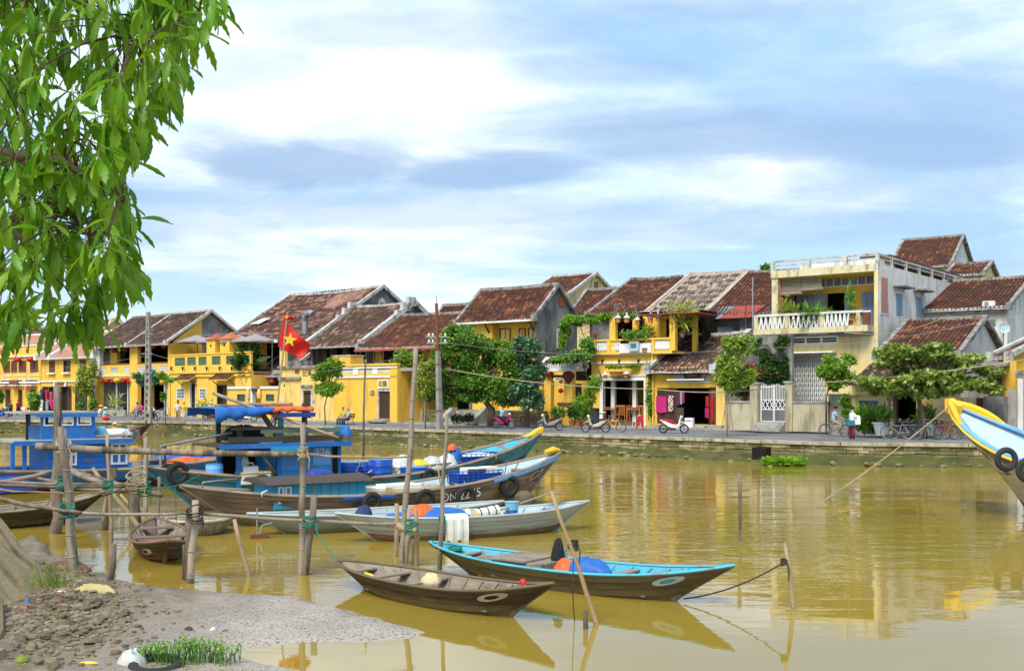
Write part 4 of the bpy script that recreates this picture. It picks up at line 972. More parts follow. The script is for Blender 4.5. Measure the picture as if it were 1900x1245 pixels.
 b.build('pipe_frame','metal_grey',h.root)
 return h
HD=house_D()
# W: big warehouse roof behind
def house_W():
 h=House('warehouse','largest building, with wide patched tile roof and grey gable holding a small arched window',560,0,41,Y=98)
 U=h.u;zr=h.zv(9,530,0);v1=h.vat(708,0);zr=h.zv(v1,532,0);ze=h.z(560,640);sl_=(zr-ze)/v1
 u0=U(395);v0=.3;e=(v0,ze+sl_*v0)
 h.box('wall','plaster_grey',u0+.2,-.2,1.0,1.2,0,ze+.2)
 h.side(0,[(3,0),(2*v1-.5,0),(2*v1-.5,ze),(v1,zr-.1),(v0+.3,e[1]-.1)],'plaster_grey')
 h.side(u0+.3,[(3,0),(2*v1-.5,0),(2*v1-.5,ze),(v1,zr-.1),(v0+.3,e[1]-.1)],'plaster_grey')
 P_=[(.55,.9,.80,.97,.75),(.60,.76,.70,.82,.7)]
 rg=random.Random(5)
 for k in range(75):s_=.06*int(rg.random()*16)+.02*rg.random();a=rg.random()*.96;P_.append((a,a+.015+.045*rg.random(),s_,s_+.028,.6+.3*rg.random()))
 for s_ in(.24,.42,.58,.74):P_.append((0,1,s_,s_+.03,.25))
 h.roof(u0-.2,.25,e,(v1,zr),(2*v1,ze),'tile_worn',cap='mortar_light',bright=.42,patch=P_,seed=11,sag=.22,sp=.25,ln=.34,caph=.22)
 def on(px,py):
  best=None
  for i in range(200):
   v=v0+(v1-v0)*i/199;u=U(px,v);d=abs(h.z(px,py,v)-(ze+sl_*v))
   if best is None or d<best[0]:best=(d,u,v)
  return best[1],best[2],ze+sl_*best[2]
 u,v,z=on(485,597);b=MB();n=Vector((0,-sl_,1)).normalized();t=Vector((0,1,sl_)).normalized()
 c=Vector((u,v,z))+n*.13;b.quad(c+Vector((-1.1,0,0))-t*.7,c+Vector((.5,0,0))-t*.7,c+Vector((1.1,0,0))+t*.5,c+Vector((-.4,0,0))+t*.5);b.build('skylight_sheet','plaster_white',h.root)
 u,v,z=on(566,616);pts=[(u,v,z-.2),(u,v,z+1.0)]+[(u+.75-.75*math.cos(R(a)),v-.1,z+1.0+.75*math.sin(R(a)))for a in(30,60,90,110,130)]
 MB().tube(pts,.30,12).build('vent_cowl','metal_grey',h.root)
 uw=.03;vw=h.vat(708,0);z0,z1=h.zv(vw,571),h.zv(vw,555)
 b=MB();prof=[(vw-.42,z0),(vw+.42,z0),(vw+.42,z1-.3)]+[(vw+.42*math.cos(R(a)),z1-.3+.42*math.sin(R(a)))for a in(30,60,90,120,150)]+[(vw-.42,z1-.3)]
 b.prism(prof,.0,.05,'x');w=b.build('arched_window','plaster_white',h.root)
 for k in(-.2,.05):MB().box(.05,.08,vw+k,vw+k+.16,z0+.1,z1-.3).build('shutter','brick_red',w)
house_W()
# E: low gate building
def house_E():
 h=House('gate_building','low yellow building with a white coping, pale gateway and two green barred windows',520,777.5,41)
 U=h.u;u0=U(424);zt=h.z(480,721.5)
 wins=[(U(440),U(455),h.z(447,744.5),h.z(447,731)),(U(493.5),U(509),h.z(500,744),h.z(500,731))]
 gate=(U(468),U(484.5),0,h.z(476,722))
 h.wall(u0,0,0,zt,wins+[gate],'plaster_yellow_plain')
 for w in wins:h.window(*w,style='bars',m='shutter_green',nb=5,nh=2)
 for a,c in((gate[0],U(485,.26)),):pass
 h.box('coping','trim_white',u0-.05,gate[0],-.12,.32,zt+.002,zt+.22);h.box('coping','trim_white',gate[1],.03,-.12,.32,zt+.002,zt+.22)
 h.box('gate_jamb','trim_white',gate[0]-.22,gate[0]+.08,-.05,.30,0,zt-.003);h.box('inner_wall','plaster_cream',gate[0]-.2,gate[1]+.6,1.2,1.3,0,zt)
 h.box('gate_cap','wood_dark',gate[0]+.1,gate[1]-.02,-.15,.35,zt-.28,zt+.05)
 for px in(463.5,484.5):MB().lathe([(.16,-.4),(.2,0),(.13,.4)],8,c=(U(px)-.05,-.16,h.z(px,730))).build('gate_lamp','plaster_pale',h.root)
 v=2.0;ze=h.z(500,697,v);a,c=U(470,v),U(521,v)
 h.roof(a,c+.3,(v,ze),(v+4.2,ze+2.6),(v+8,ze),'tile_dark',bright=.35,cap='mortar_light',seed=21,caph=.22)
 h.box('gallery_back','dark_inside',a+.1,c,v+1.5,v+1.6,0,ze+.4);h.box('gallery_front','plaster_yellow_plain',a+.1,c,v+.5,v+.65,0,zt+.05)
 h.side(a+.25,[(v+.4,0),(v+8,0),(v+8,ze-.1),(v+4.2,ze+2.5),(v+.4,ze+.1)],'plaster_grey');h.side(c+.1,[(v+.4,0),(v+8,0),(v+8,ze-.1),(v+4.2,ze+2.5),(v+.4,ze+.1)],'plaster_grey')
 for i,px in enumerate((476.5,491.5,505)):
  lantern(wpos(h,U(px,v+.2),v+.2,h.z(px,709,v+.2)),.36,'silk_dark_red' if i!=1 else 'umbrella_grey',('dull red lantern left','greyish lantern in the middle','dull red lantern right')[i]+' under the small roof behind the low gate building','round','lanterns behind the low gate building',.15)
 return h
HE=house_E()
# F: faded and bright yellow walled house with galleries
def house_F():
 h=House('walled_house','house behind a faded pale-yellow front wall with a plank door and black characters',620,780.3,41)
 U=h.u;u0=U(519);zt=h.z(560,683)
 door=(U(563.5),U(577),.15,h.z(570,727))
 h.wall(u0,0,0,zt,[door,(U(546.5),U(555.5),h.z(551,694),h.z(551,686)),(U(584.5),U(593),h.z(589,692),h.z(589,685))],'plaster_pale')
 for a,c,p in((546.5,555.5,690),(584.5,593,689)):
  b=MB();g0,g1,z0,z1=U(a),U(c),h.z(a,p+4),h.z(a,p-3.5)
  for i in range(6):x=lerp(g0,g1,i/5);b.box(x-.03,x+.03,.05,.12,z0,z1)
  for j in range(4):z=lerp(z0,z1,j/3);b.box(g0,g1,.06,.11,z-.03,z+.03)
  g=b.build('terracotta_grille','terracotta',h.root);MB().box(g0,g1,.15,.17,z0,z1).build('grille_back','brick_red',g)
 h.door(door[0],door[1],.15,door[3]-.05,leaves=2,m='wood_dark',frame='mortar_light',fw=.22,panel=False)
 h.box('lintel','mortar',door[0]-.3,door[1]+.2,-.12,-.003,h.z(570,719),h.z(570,714));h.box('lintel','wood_dark',door[0],door[1]+.05,-.06,-.004,h.z(570,728),h.z(570,724))
 h.box('parapet_coping','mortar',u0-.1,.02,-.18,.30,zt+.003,zt+.2);h.box('string_course','mortar',u0-.05,U(559),-.18,-.004,h.z(540,704.5),h.z(540,699.5))
 h.box('corner_pillar','plaster_pale',u0,u0+.7,.0,.3,zt+.2,zt+1.5)
 text_mesh('painted_characters','記萬',.62,'ink',h.root,(U(570),-.012,h.z(570,693)),ext=.006)
 h.box('notice','concrete',U(580),U(585),-.04,-.004,h.z(583,748),h.z(583,742));h.box('small_vent','dark_inside',U(527),U(529),-.01,.02,h.z(528,717),h.z(528,713))
 v=3.6;ze=h.z(665,640,v);a,c=U(563,v),U(666,v)
 zfl=zt+.1
 h.box('upper_floor','concrete',a,c,.3,v+6,zt-.4,zt-.1)
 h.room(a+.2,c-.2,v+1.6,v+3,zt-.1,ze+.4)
 for px in(568,590.5,602,630,648):h.box('gallery_post','wood_dark',U(px,v)-.09,U(px,v)+.09,v+.75,v+.92,zt-.1,ze+.2)
 for px in(580,597,616,640):h.box('shutter_leaf','wood_dark',U(px,v+1.2)-.5,U(px,v+1.2)+.5,v+1.3,v+1.36,zt-.1,ze-.1)
 h.box('roof_water_tank','plaster_yellow',U(619,1),U(652,1),.9,2.3,zt-.1,h.z(635,661,1));h.box('tank_rim','mortar_light',U(619,1)-.07,U(652,1)+.07,.84,2.36,h.z(635,661,1)+.003,h.z(635,659,1))
 b=MB();b.box(U(526,1),U(556,1),1,2.2,zt-.1,h.z(540,669,1));b.build('broken_parapet','mortar',h.root)
 h.roof(a-.2,c+.2,(v,ze),(v+6.2,ze+3.9),(v+12,ze),'tile_dark',bright=.42,cap='mortar_light',seed=31,sag=.10,caph=.34,capw=.4,scroll=True)
 pr=[(v+.8,0),(v+12,0),(v+12,ze-.1),(v+6.2,ze+3.8),(v+.8,ze+.4)]
 h.side(c+.1,pr,'plaster_grey');h.side(a+.3,pr,'plaster_grey')
 return h
HF=house_F()
def house_F2():
 h=House('yellow_house','bright yellow walled front with white-lined parapet grilles and a doorway under a character sign',737,783.2,40)
 U=h.u;u0=U(620.5);zt=h.z(690,678.5)
 door=(U(703.5),U(724),.25,h.z(712,725.5))
 pan=[(632,656),(665.5,692),(700,724)]
 zp0,zp1=h.z(680,692.5),h.z(680,685)
 h.wall(u0,0,0,zt,[door]+[(U(a),U(c),zp0,zp1)for a,c in pan],'plaster_yellow')
 for a,c in pan:
  g0,g1=U(a),U(c);b=MB();n=14
  for i in range(n+1):x=lerp(g0,g1,i/n);b.lathe([(.03,zp0),(.075,(zp0+zp1)/2),(.03,zp1)],6,c=(x,.09,0))
  g=b.build('parapet_grille','trim_white',h.root);MB().box(g0,g1,.19,.21,zp0,zp1).build('grille_back','shutter_green',g)
 for px in(660,696.5,627):
  a=U(px);m_=MB();m_.box(a-.3,a+.3,-.03,-.003,zp0-.08,zp1+.05);m_.build('white_plaque','paint_white',h.root)
 h.box('coping','trim_white',u0,.03,-.15,.30,zt-.25,zt-.05)if False else None
 h.box('coping','trim_white',u0,.03,-.08,-.003,h.z(680,683.8),h.z(680,680.8));h.box('parapet_cap','plaster_yellow_plain',u0,.05,-.12,.30,zt+.003,zt+.16)
 h.box('string_course','trim_white',u0,.03,-.10,-.004,h.z(680,701),h.z(680,697.5))
 h.door(door[0],door[1],.25,door[3]-.02,leaves=2,openk=0,m='wood_dark',frame='mortar_light',fw=.16,panel=False)
 sg=h.box('sign','paint_white',U(702),U(722.5),-.10,-.004,h.z(712,720.5),h.z(712,704.5))
 b=MB();b.box(U(703.5),U(721),-.104,-.101,h.z(712,719),h.z(712,706));b.build('sign_field','plaster_pale',sg)
 text_mesh('characters','記播',.48,'ink',sg,(U(712),-.112,h.z(712,712.5)),ext=.005)
 n_=h.box('notice_plate','metal_dark',U(688),U(694.5),-.03,-.004,h.z(691,733.5),h.z(691,725));MB().box(U(689),U(693.5),-.036,-.031,h.z(691,732.5),h.z(691,726.5)).build('plate_face','cloth_grey',n_)
 h.box('corner_pillar','plaster_yellow_plain',U(725.5),.1,-.10,.3,0,zt-.3)
 b=MB();b.box(U(696),U(724),-.9,-.02,0,.12);b.box(U(702),U(724),-.55,-.02,.12,.24);b.build('doorstep','concrete',h.root)
 h.side(.08,[(.3,0),(6.5,0),(6.5,zt-.3),(.3,zt-.3)],'plaster_yellow')
 h.box('recess_wall','plaster_yellow',.1,U(1000,6.3),6.2,6.4,0,zt-.2)
 v=3.2;ze=h.z(760,645,v);a=U(662,v);c=U(862,v)
 h.box('upper_floor','concrete',a,c,.3,v+6,zt-.45,zt-.2);
 h.box('gallery_wall','plaster_yellow',a+.2,c,v+1.9,v+2.1,zt-.2,ze+.8)
 h.box('gallery_opening','dark_inside',U(713,v+1.9),U(782,v+1.9),v+1.84,v+1.9,zt-.2,ze+.3)
 h.box('gutter_beam','sheet_metal_red',a-.2,c,v-.14,v+.04,ze-.18,ze-.02)
 for px in(663,688,702,737):h.box('gallery_post','wood_brown',U(px,v)-.06,U(px,v)+.06,v+.3,v+.42,zt-.2,ze-.0)
 h.roof(a,c,(v+.1,ze+.12),(v+5.2,ze+3.1),(v+10,ze),'tile_red',bright=.42,cap='mortar',seed=41,sag=.12,caph=.30,capw=.35)
 h.side(c-.05,[(v+.8,0),(v+10,0),(v+10,ze-.1),(v+5.2,ze+2.9),(v+.8,ze+.4)],'plaster_grey')
 v=6.15;h.box('doorway','dark_inside',U(851,v),U(897,v),v-.05,v,.9,h.z(870,703,v));
 for px in(848,900):h.box('door_pillar','plaster_yellow',U(px,v)-.2,U(px,v)+.2,v-.25,v-.06,0,h.z(870,700,v))
 h.box('raised_ground','concrete',U(782,3),U(1000,3),2.4,6.2,0,.95)
 return h
HF2=house_F2()
def stone_bank():
 t0=HF2;o=empty('retaining_wall',t0.o,-t0.th,'old mossy stone retaining wall with crumbling steps under the big trees','wall');U=t0.u
 b=[]
 for row in range(4):
  x=U(783,1.9)
  while x<U(1003,1.9):
   w_=rnd(.35,.75);z0=row*.24;a=max(x,0)
   MB().box(x+.01,x+w_-.01,1.95+rnd(-.04,.04),2.4,z0+.01,z0+.235+rnd(-.02,.0)).build('stone','wall_stone',o);x+=w_
 for i in range(6):MB().box(U(832,1.0),U(884,1.0)+rnd(-.2,.1),.55+i*.25,1.98,i*.15,i*.15+.145).build('step','concrete',o)
 for(a,c)in((824,832),(884,892)):MB().prism([(.35,0),(1.97,0),(1.97,1.15),(1.6,1.15),(.35,.3)],U(a,1),U(c,1),'x').build('stair_side_wall','concrete',o)
stone_bank()
# H: grey gabled house with yellow upper floor
def house_H():
 h=House('gabled_house','tall house with a blackened grey gable wall and yellow upper floor above the trees',994,0,38,Y=79)
 U=h.u;ze=h.z(990,586);vp=h.vat(1038,.3);zr=h.zv(vp,529);u0=U(868)
 wins=[(U(914),U(934),h.z(925,636),h.z(925,608)),(U(950),U(962),h.z(955,634),h.z(955,608)),(U(967),U(986),h.z(975,634),h.z(975,607))]
 h.box('wall','plaster_yellow_plain',u0,-.2,.9,1.1,0,ze-.1)
 h.box('wall','plaster_yellow_plain',u0,-.2,.15,.35,h.z(930,599),ze);h.box('wall','plaster_yellow_plain',u0,U(911),.15,.9,0,h.z(930,599));h.box('wall','plaster_yellow_plain',U(988),-.2,.15,.9,0,h.z(930,599))
 for w in wins:
  w_=h.window(w[0],w[1],w[2],w[3],style='bars',m='wood_brown',nb=1,nh=0,v=.85);
  MB().box(w[0]+.12,(w[0]+w[1])/2-.1,.86,.9,w[2]+.1,w[3]-.1).build('curtain','plaster_cream',w_)
 pr=[(.15,0),(2*vp+.2,0),(2*vp+.2,ze-.2),(vp,zr-.1),(.15,ze)]
 h.side(.0,pr,'plaster_grey',t=.3);h.side(u0+.2,pr,'plaster_grey')
 h.roof(u0-.8,.2,(-.55,ze-.25),(vp,zr),(2*vp+.5,ze-.4),'tile_red',bright=.38,cap='mortar',seed=51,sag=.07)
 w0=h.vat(1033,0);w1=h.vat(1045,0)
 b=MB();b.box(-.02,.04,w0,w1,h.zv(w0,646),h.zv(w0,610));w_=b.build('side_window','plaster_white',h.root);MB().box(.045,.06,w0+.12,w1-.12,h.zv(w0,644),h.zv(w0,612)).build('pane','glass_dark',w_)
 vc=h.vat(1041,0);MB().lathe([(.42,0),(.42,.06)],14,M=Matrix.Translation((.0,vc,h.zv(vc,559)))@Matrix.Rotation(R(90),4,'Y')).build('round_brick_patch','brick_red',h.root)
 h.box('eave_board','trim_white',u0-.7,.1,-.6,-.56,ze-.42,ze-.3)
 for px in(872,905,988):MB().bar((U(px),-.45,ze-.3),(U(px),.15,ze-1.1),.09).build('eave_bracket','wood_dark',h.root)
house_H()
def simple_house(name,label,px0,px1,Y,th,ey,rx,ry,tm='tile_red',wall='plaster_cream',bright=.3,seed=60,cap='mortar',gable='plaster_grey',caph=.16,back=None,under='roof_under',front=None,ov=.4):
 """gable house seen mostly as a roof: eave row at (px1, ey); ridge end at column rx, row ry"""
 h=House(name,label,px1,0,th,Y=Y);u0=h.u(px0);ze=h.z(px1,ey);vp=h.vat(rx,0);zr=h.zv(vp,ry)
 h.box('wall',front or wall,u0,-.2,.1,.3,0,ze-.05);pr=[(.15,0),(2*vp,0),(2*vp,ze-.1),(vp,zr-.1),(.15,ze-.02)]
 h.side(0,pr,gable);h.side(u0+.2,pr,gable)
 h.roof(u0-.2,.2,(-ov,ze-ov*(zr-ze)/vp),(vp,zr),(2*vp+.3,ze-.2),tm,bright=bright,cap=cap,seed=seed,caph=caph,under=under)
 return h
def arch(h,u,v,z,r,m='plaster_pale'):
 b=MB();b.torus((u,v,z),(1,0,0),r,.12,16,6);b.build('arched_moulding',m,h.root)
simple_house('rear_house','brown-roofed house behind the grey gabled one, partly hidden by its roof',800,880,96,40,602,905,562,seed=61)
hi=simple_house('rear_house','cream gabled house with an arched niche rising behind the restaurant roofs',975,1052,97,38,546,1103,508,gable='plaster_cream',seed=62,cap='mortar_light',bright=.35)
arch(hi,.03,hi.vat(1106,0),hi.zv(hi.vat(1106,0),532),.9);hi.box('niche','plaster_grey',0,.04,hi.vat(1106,0)-.35,hi.vat(1106,0)+.35,hi.zv(8,545),hi.zv(8,528))
simple_house('rear_house','low dark-red roof tucked between the grey gable and the cream gable',1062,1110,88,34,578,1140,536,seed=63,gable='plaster_cream')
ha=simple_house('rear_house','dark-roofed house with a yellow-grey gable behind the pink roof',118,182,136,38,618,213,592,'tile_dark',gable='plaster_pale',bright=.1,seed=64,cap='mortar_light')
arch(ha,.03,ha.vat(215,0),ha.zv(ha.vat(215,0),604),1.0)
simple_house('rear_house','low dark roof seen at the far left through the hanging leaves',30,118,140,38,626,150,605,'tile_dark',gable='plaster_pale',bright=.1,seed=65)
simple_house('rear_house','dim slate-coloured roof glimpsed right of the big warehouse gable',770,822,104,40,603,850,588,'tile_dark',gable='plaster_grey',bright=.1,seed=66)
# J: restaurant row
def house_J():
 h=House('restaurant_house','yellow two-storey restaurant with a white balustraded balcony and wide tiled roof beside it',1218,790.5,33)
 U=h.u;u0=U(1097.5);zf=h.z(1160,655);
 op=(U(1119),U(1195),.28,h.z(1155,706));wallt=zf-.1
 h.wall(u0,0,0,wallt,[op],'plaster_yellow_plain')
 b=MB();f=.22
 b.box(op[0]-f,op[0],-.06,.30,0,op[3]+f);b.box(op[1],op[1]+f*.7,-.06,.30,0,op[3]+f);b.box(op[0],op[1],-.058,.298,op[3],op[3]+f);b.build('opening_frame','paint_white',h.root)
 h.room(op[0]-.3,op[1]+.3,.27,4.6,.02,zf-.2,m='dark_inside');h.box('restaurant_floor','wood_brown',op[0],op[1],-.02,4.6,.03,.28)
 h.box('back_wall','plaster_yellow',op[0]-.2,op[1]+.2,4.3,4.4,.28,zf-.3);h.box('wainscot','wood_dark',op[0]-.2,op[1]+.2,4.22,4.29,.28,1.5)
 pic=h.box('picture','wood_dark',U(1153,4.2),U(1168,4.2),4.12,4.2,2.0,3.3);MB().box(U(1153,4.2)+.1,U(1168,4.2)-.1,4.10,4.118,2.1,3.2).build('picture_sheet','cloth_teal',pic)
 for px in(1138,1178):h.box('inner_column','paint_white',U(px,.8)-.14,U(px,.8)+.14,.7,.98,.28,op[3]+.1)
 for(py,w_)in((671,.13),(695.5,.10)):h.box('string_course','trim_white',u0,U(1210),-.09,-.004,h.z(1160,py)-w_,h.z(1160,py))
 for px in(1119,1150,1186):h.box('cable_bracket','metal_dark',U(px)-.06,U(px)+.06,-.16,-.004,h.z(px,673.5),h.z(px,667))
 sg=MB();a,c,z0,z1=U(1136),U(1173),h.z(1155,702),h.z(1155,689.5)
 sg.prism([(a+.25,z0),(c,z0),(c-.25,z1),(a-.12,z1)],-.30,-.24,'y');s_=sg.build('sign','sign_wood',h.root)
 text_mesh('sign_lettering','ĐÔNG PHƯƠNG',.22,'gold',s_,((a+c)/2,-.315,(z0+z1)/2),ext=.005)
 h.box('balcony_slab','plaster_yellow_plain',u0-.05,U(1250),-.32,4.5,zf-.1+.003,zf+.08)
 zr=h.z(1160,632.5)
 for(px0,px1)in((1102.5,1107.5),(1129.5,1135),(1171,1176),(1212,1216)):
  h.box('baluster_pier','plaster_yellow_plain',U(px0),U(px1)+.05,-.28,.0,zf+.083,zr)
 h.box('handrail','plaster_yellow_plain',u0,U(1246),-.30,.02,zr+.002,zr+.13)
 bal=MB();bal.lathe([(.05,0),(.09,.25),(.055,.6),(.075,.85),(.05,.98)],8);bm=None
 for(a_,c_,n_)in((1108.5,1129,6),(1136,1154,5),(1216.5,1245,9)):
  for i in range(n_):
   x=lerp(U(a_)+.1,U(c_)-.1,i/(n_-1))
   if bm is None:bm=bal.build('baluster','paint_white',h.root,smooth=True);o=bm
   else:o=inst(bm,'baluster',h.root)
   o.location=(x,-.14,zf+.085);o.scale=(1,1,(zr-zf-.085)/.98)
 h.box('planter_board','paint_white',U(1154.5),U(1212),-.42,-.30,zf-.02,zf+.62)
 ac=h.box('wall_box','boat_grey_blue',U(1174),U(1192),-.62,-.425,zf+.10,zf+.72);MB().box(U(1178),U(1188),-.64,-.622,zf+.3,zf+.62).build('box_screen','glass_dark',ac)
 zt=h.z(1160,588)
 for(px0,px1,vv_)in((1131,1141.5,-.2),(1173.5,1181.5,2.2),(1242,1252.5,-.2),(1284,1291,2.0)):
  h.box('column','plaster_yellow_plain',U(px0,vv_),U(px1,vv_),vv_,vv_+.38,zf+.083,zt if vv_<0 else zt+.2)
 h.room(u0,U(1300,2.6),2.8,5.5,zf+.085,zt+.5);h.box('back_wall','plaster_yellow',U(1193,2.7),U(1236,2.7),2.68,2.78,zf+.1,zt+.2)
 h.box('awning_sheet','sheet_metal_red',U(1190),U(1300),-.6,3.2,zt+.02,zt+.09)
 for px in(1194,1262):h.box('awning_post','wood_dark',U(px,2)-.06,U(px,2)+.06,2,2.1,zf+.1,zt)
 h.side(u0+.25,[(.26,0),(6,0),(6,zf),(.26,zf)],'plaster_yellow_plain');h.side(0,[(.26,0),(6,0),(6,zf-.1),(.26,zf-.1)],'plaster_yellow_plain')
 h.box('yellow_downpipe','plaster_yellow_plain',U(1211),U(1213.5),-.18,-.06,0,zf-.12)
 k=0
 for(bx,lx,ly)in((1142,1146.5,596),(1142,1163,596),(1180,1183,600),(1252,1207,596),(1252,1221,593)):
  t=empty('gooseneck_lamp',wpos(h,U(bx,-.2),-.2,zt-.5),-h.th,'white shaded gooseneck lamp on a curved arm above the balcony, %s of five'%('first from left','second from left','third from left','fourth from left','rightmost')[k],'lamp','gooseneck lamps over the restaurant balcony');k+=1
  dx=U(lx,-.2)-U(bx,-.2);zl=h.z(lx,ly,-.2)-(zt-.5);n=10
  pts=[(dx*i/n,-.25*math.sin(math.pi*i/n),zl*(i/n)+1.3*math.sin(math.pi*min(1,i/n*.93)))for i in range(n+1)]
  MB().tube(pts,.025,5).build('arm','metal_grey',t);e=pts[-1]
  MB().lathe([(.03,.30),(.05,.12),(.24,-.04),(.24,-.07)],10,c=e).build('shade','paint_white',t);MB().lathe([(.17,-.38),(.17,-.07)],10,c=e).build('lantern_shade','wood_orange',t)
 k=0
 for(px,py,s_)in((1100,645,1),(1195.5,645,1),(1162,693,1.1),(1123,695,.9)):
  e=wpos(h,U(px,-.5),-.5,h.z(px,py,-.5));t=empty('hanging_lamp',e,0,'white-shaded hanging lamp %s'%('at the left corner of the restaurant balcony','under the right end of the restaurant balcony','in front of the restaurant name board','left of the restaurant name board')[k],'lamp','hanging lamps on the restaurant front');k+=1
  MB().lathe([(.02,.30),(.05,.14),(.22*s_,0),(.22*s_,-.03)],10).build('shade','paint_white',t);MB().lathe([(.14,-.28),(.14,-.03)],10).build('lantern_shade','wood_orange',t);MB().bar((0,0,.3),(0,0,.75),.015).build('cord','rope_dark',t)
 k=0
 for px in(1105,1212):
  e=wpos(h,U(px),-.14,zr+.13);t=empty('pagoda_lamp',e,-h.th,'small terracotta pagoda lamp on the %s end of the balcony rail'%('left','right')[k],'lamp');k+=1
  MB().box(-.14,.14,-.14,.14,0,.10).box(-.09,.09,-.09,.09,.10,.32).build('body','terracotta',t);MB().box(-.2,.2,-.2,.2,.32,.37).box(-.13,.13,-.13,.13,.37,.48,taper=.8).build('roof','brick_red',t)
 return h
HJ=house_J()
def roofs_J():
 specs=[('rear_house','long dark-red tiled roof directly behind the vine-covered restaurant terrace',1088,1192,1268,514,580,'tile_red',.42,71,'mortar','roof_under',None),('rear_house','house with a bare pale lath-and-tile roof, its dark tiles stripped away',1192,1312,1390,504,580,'lath',.6,72,'lath','lath',None),('rear_house','dark-red tiled roof between the bare pale roof and the white modern house',1313,1436,1500,500,580,'tile_red',.30,73,'mortar','roof_under',None)]
 for(nm,lb,a,c,rx,ry,ey,tm,br,sd,cap,und,_)in specs:
  h=House(nm,lb,c,0,30,Y=81-(c-1192)*.028);ze=h.z(c,ey);vp=h.vat(rx,0);zr=h.zv(vp,ry);u0=h.u(a);
  h.box('wall','plaster_grey',u0,-.05,.6,.8,0,ze);pr=[(.6,0),(2*vp,0),(2*vp,ze-.1),(vp,zr-.12),(.6,ze)];h.side(0,pr,'plaster_grey');h.side(u0+.2,pr,'plaster_grey')
  rf=h.roof(u0+.02,-.02,(0,ze),(vp,zr),(2*vp+.2,ze),tm,bright=br,cap=cap,seed=sd,under=und,sag=.10,vl=(tm!='tile_red' or a<1100),vr=(tm=='lath'),sp=.27,ln=.36,eave='mortar')
  if tm=='lath':
   b=MB();rg=random.Random(3);L=math.hypot(vp,zr-ze);nrows=7
   n=Vector((0,-(zr-ze),vp)).normalized();t=Vector((0,vp,zr-ze)).normalized();W_=-.02-u0
   for j in range(nrows):
    nn=21
    for i in range(nn):
     if rg.random()<.18:continue
     uu=u0+.4+(W_-.8)*(i+.5)/nn;s0=L*(.06+j*.13+.02*rg.random());s1=s0+L*(.07+.02*rg.random());p=Vector((uu,0,ze))+n*.105
     b.quad(p+t*s0+Vector((-.07,0,0)),p+t*s0+Vector((.05,0,0)),p+t*s1+Vector((.08,0,0)),p+t*s1+Vector((-.04,0,0)))
   b.build('dark_gaps','tile_dark',rf,kind='stuff')
roofs_J()
def awning_house():
 h=House('lean_to','dim upstairs opening under faded blue and red metal awnings with laundry',1395,0,33,Y=75,cat='house')
 U=h.u;z1=h.z(1350,586);u0=U(1296)
 h.box('back_wall','dark_inside',u0,.8,2.2,2.3,0,z1+.6);h.box('floor','concrete',u0,.5,0,2.2,h.z(1350,621)-.2,h.z(1350,621))
 for(a,c,m_)in((1301,1334,'sheet_metal_blue'),(1334,1392,'sheet_metal_red')):
  b=MB();n=24;ua,uc=U(a,-.8),U(c,-.8)
  for i in range(n):
   x0,x1=lerp(ua,uc,i/n),lerp(ua,uc,(i+1)/n);o_=.03 if i%2 else 0
   b.quad((x0,-.8,z1-.25+o_),(x1,-.8,z1-.25+o_),(x1+.3,1.4,z1+.75+o_),(x0+.3,1.4,z1+.75+o_))
  for q in range(n-1):
   x1=lerp(ua,uc,(q+1)/n);o_=.03;b.quad((x1,-.8,z1-.25),(x1,-.8,z1-.25+o_),(x1+.3,1.4,z1+.75+o_),(x1+.3,1.4,z1+.75))
  b.build('metal_awning',m_,h.root)
 h.box('post','shutter_blue',U(1316),U(1327),.4,.55,h.z(1350,621),z1);h.box('post','shutter_blue',U(1368),U(1378),.4,.55,h.z(1350,621),z1)
 h.box('pipe_post','metal_grey',U(1404),U(1406),-.9,-.82,h.z(1350,640),h.z(1404,517));h.box('pipe_post','rust',U(1391.5),U(1393),-.9,-.84,h.z(1350,640),h.z(1392,535))
 k=0
 for px,c in((1330,'cloth_white'),(1342,'cloth_paleblue'),(1352,'cloth_grey'),(1380,'cloth_paleblue')):
  z=h.z(px,607);o=MB().prism([(-.2,0),(-.34,-.15),(-.26,-.25),(-.25,-.6),(.25,-.6),(.26,-.25),(.34,-.15),(.2,0)],-.03,.03,'y').build('garment',c,None,label='%s shirt drying under the metal awnings'%('white','pale blue, left,','grey','pale blue, right,')[k],cat='laundry',group='laundry under the metal awnings');k+=1
  o.location=wpos(h,U(px),.1,z);o.rotation_euler=(0,0,-h.th)
awning_house()
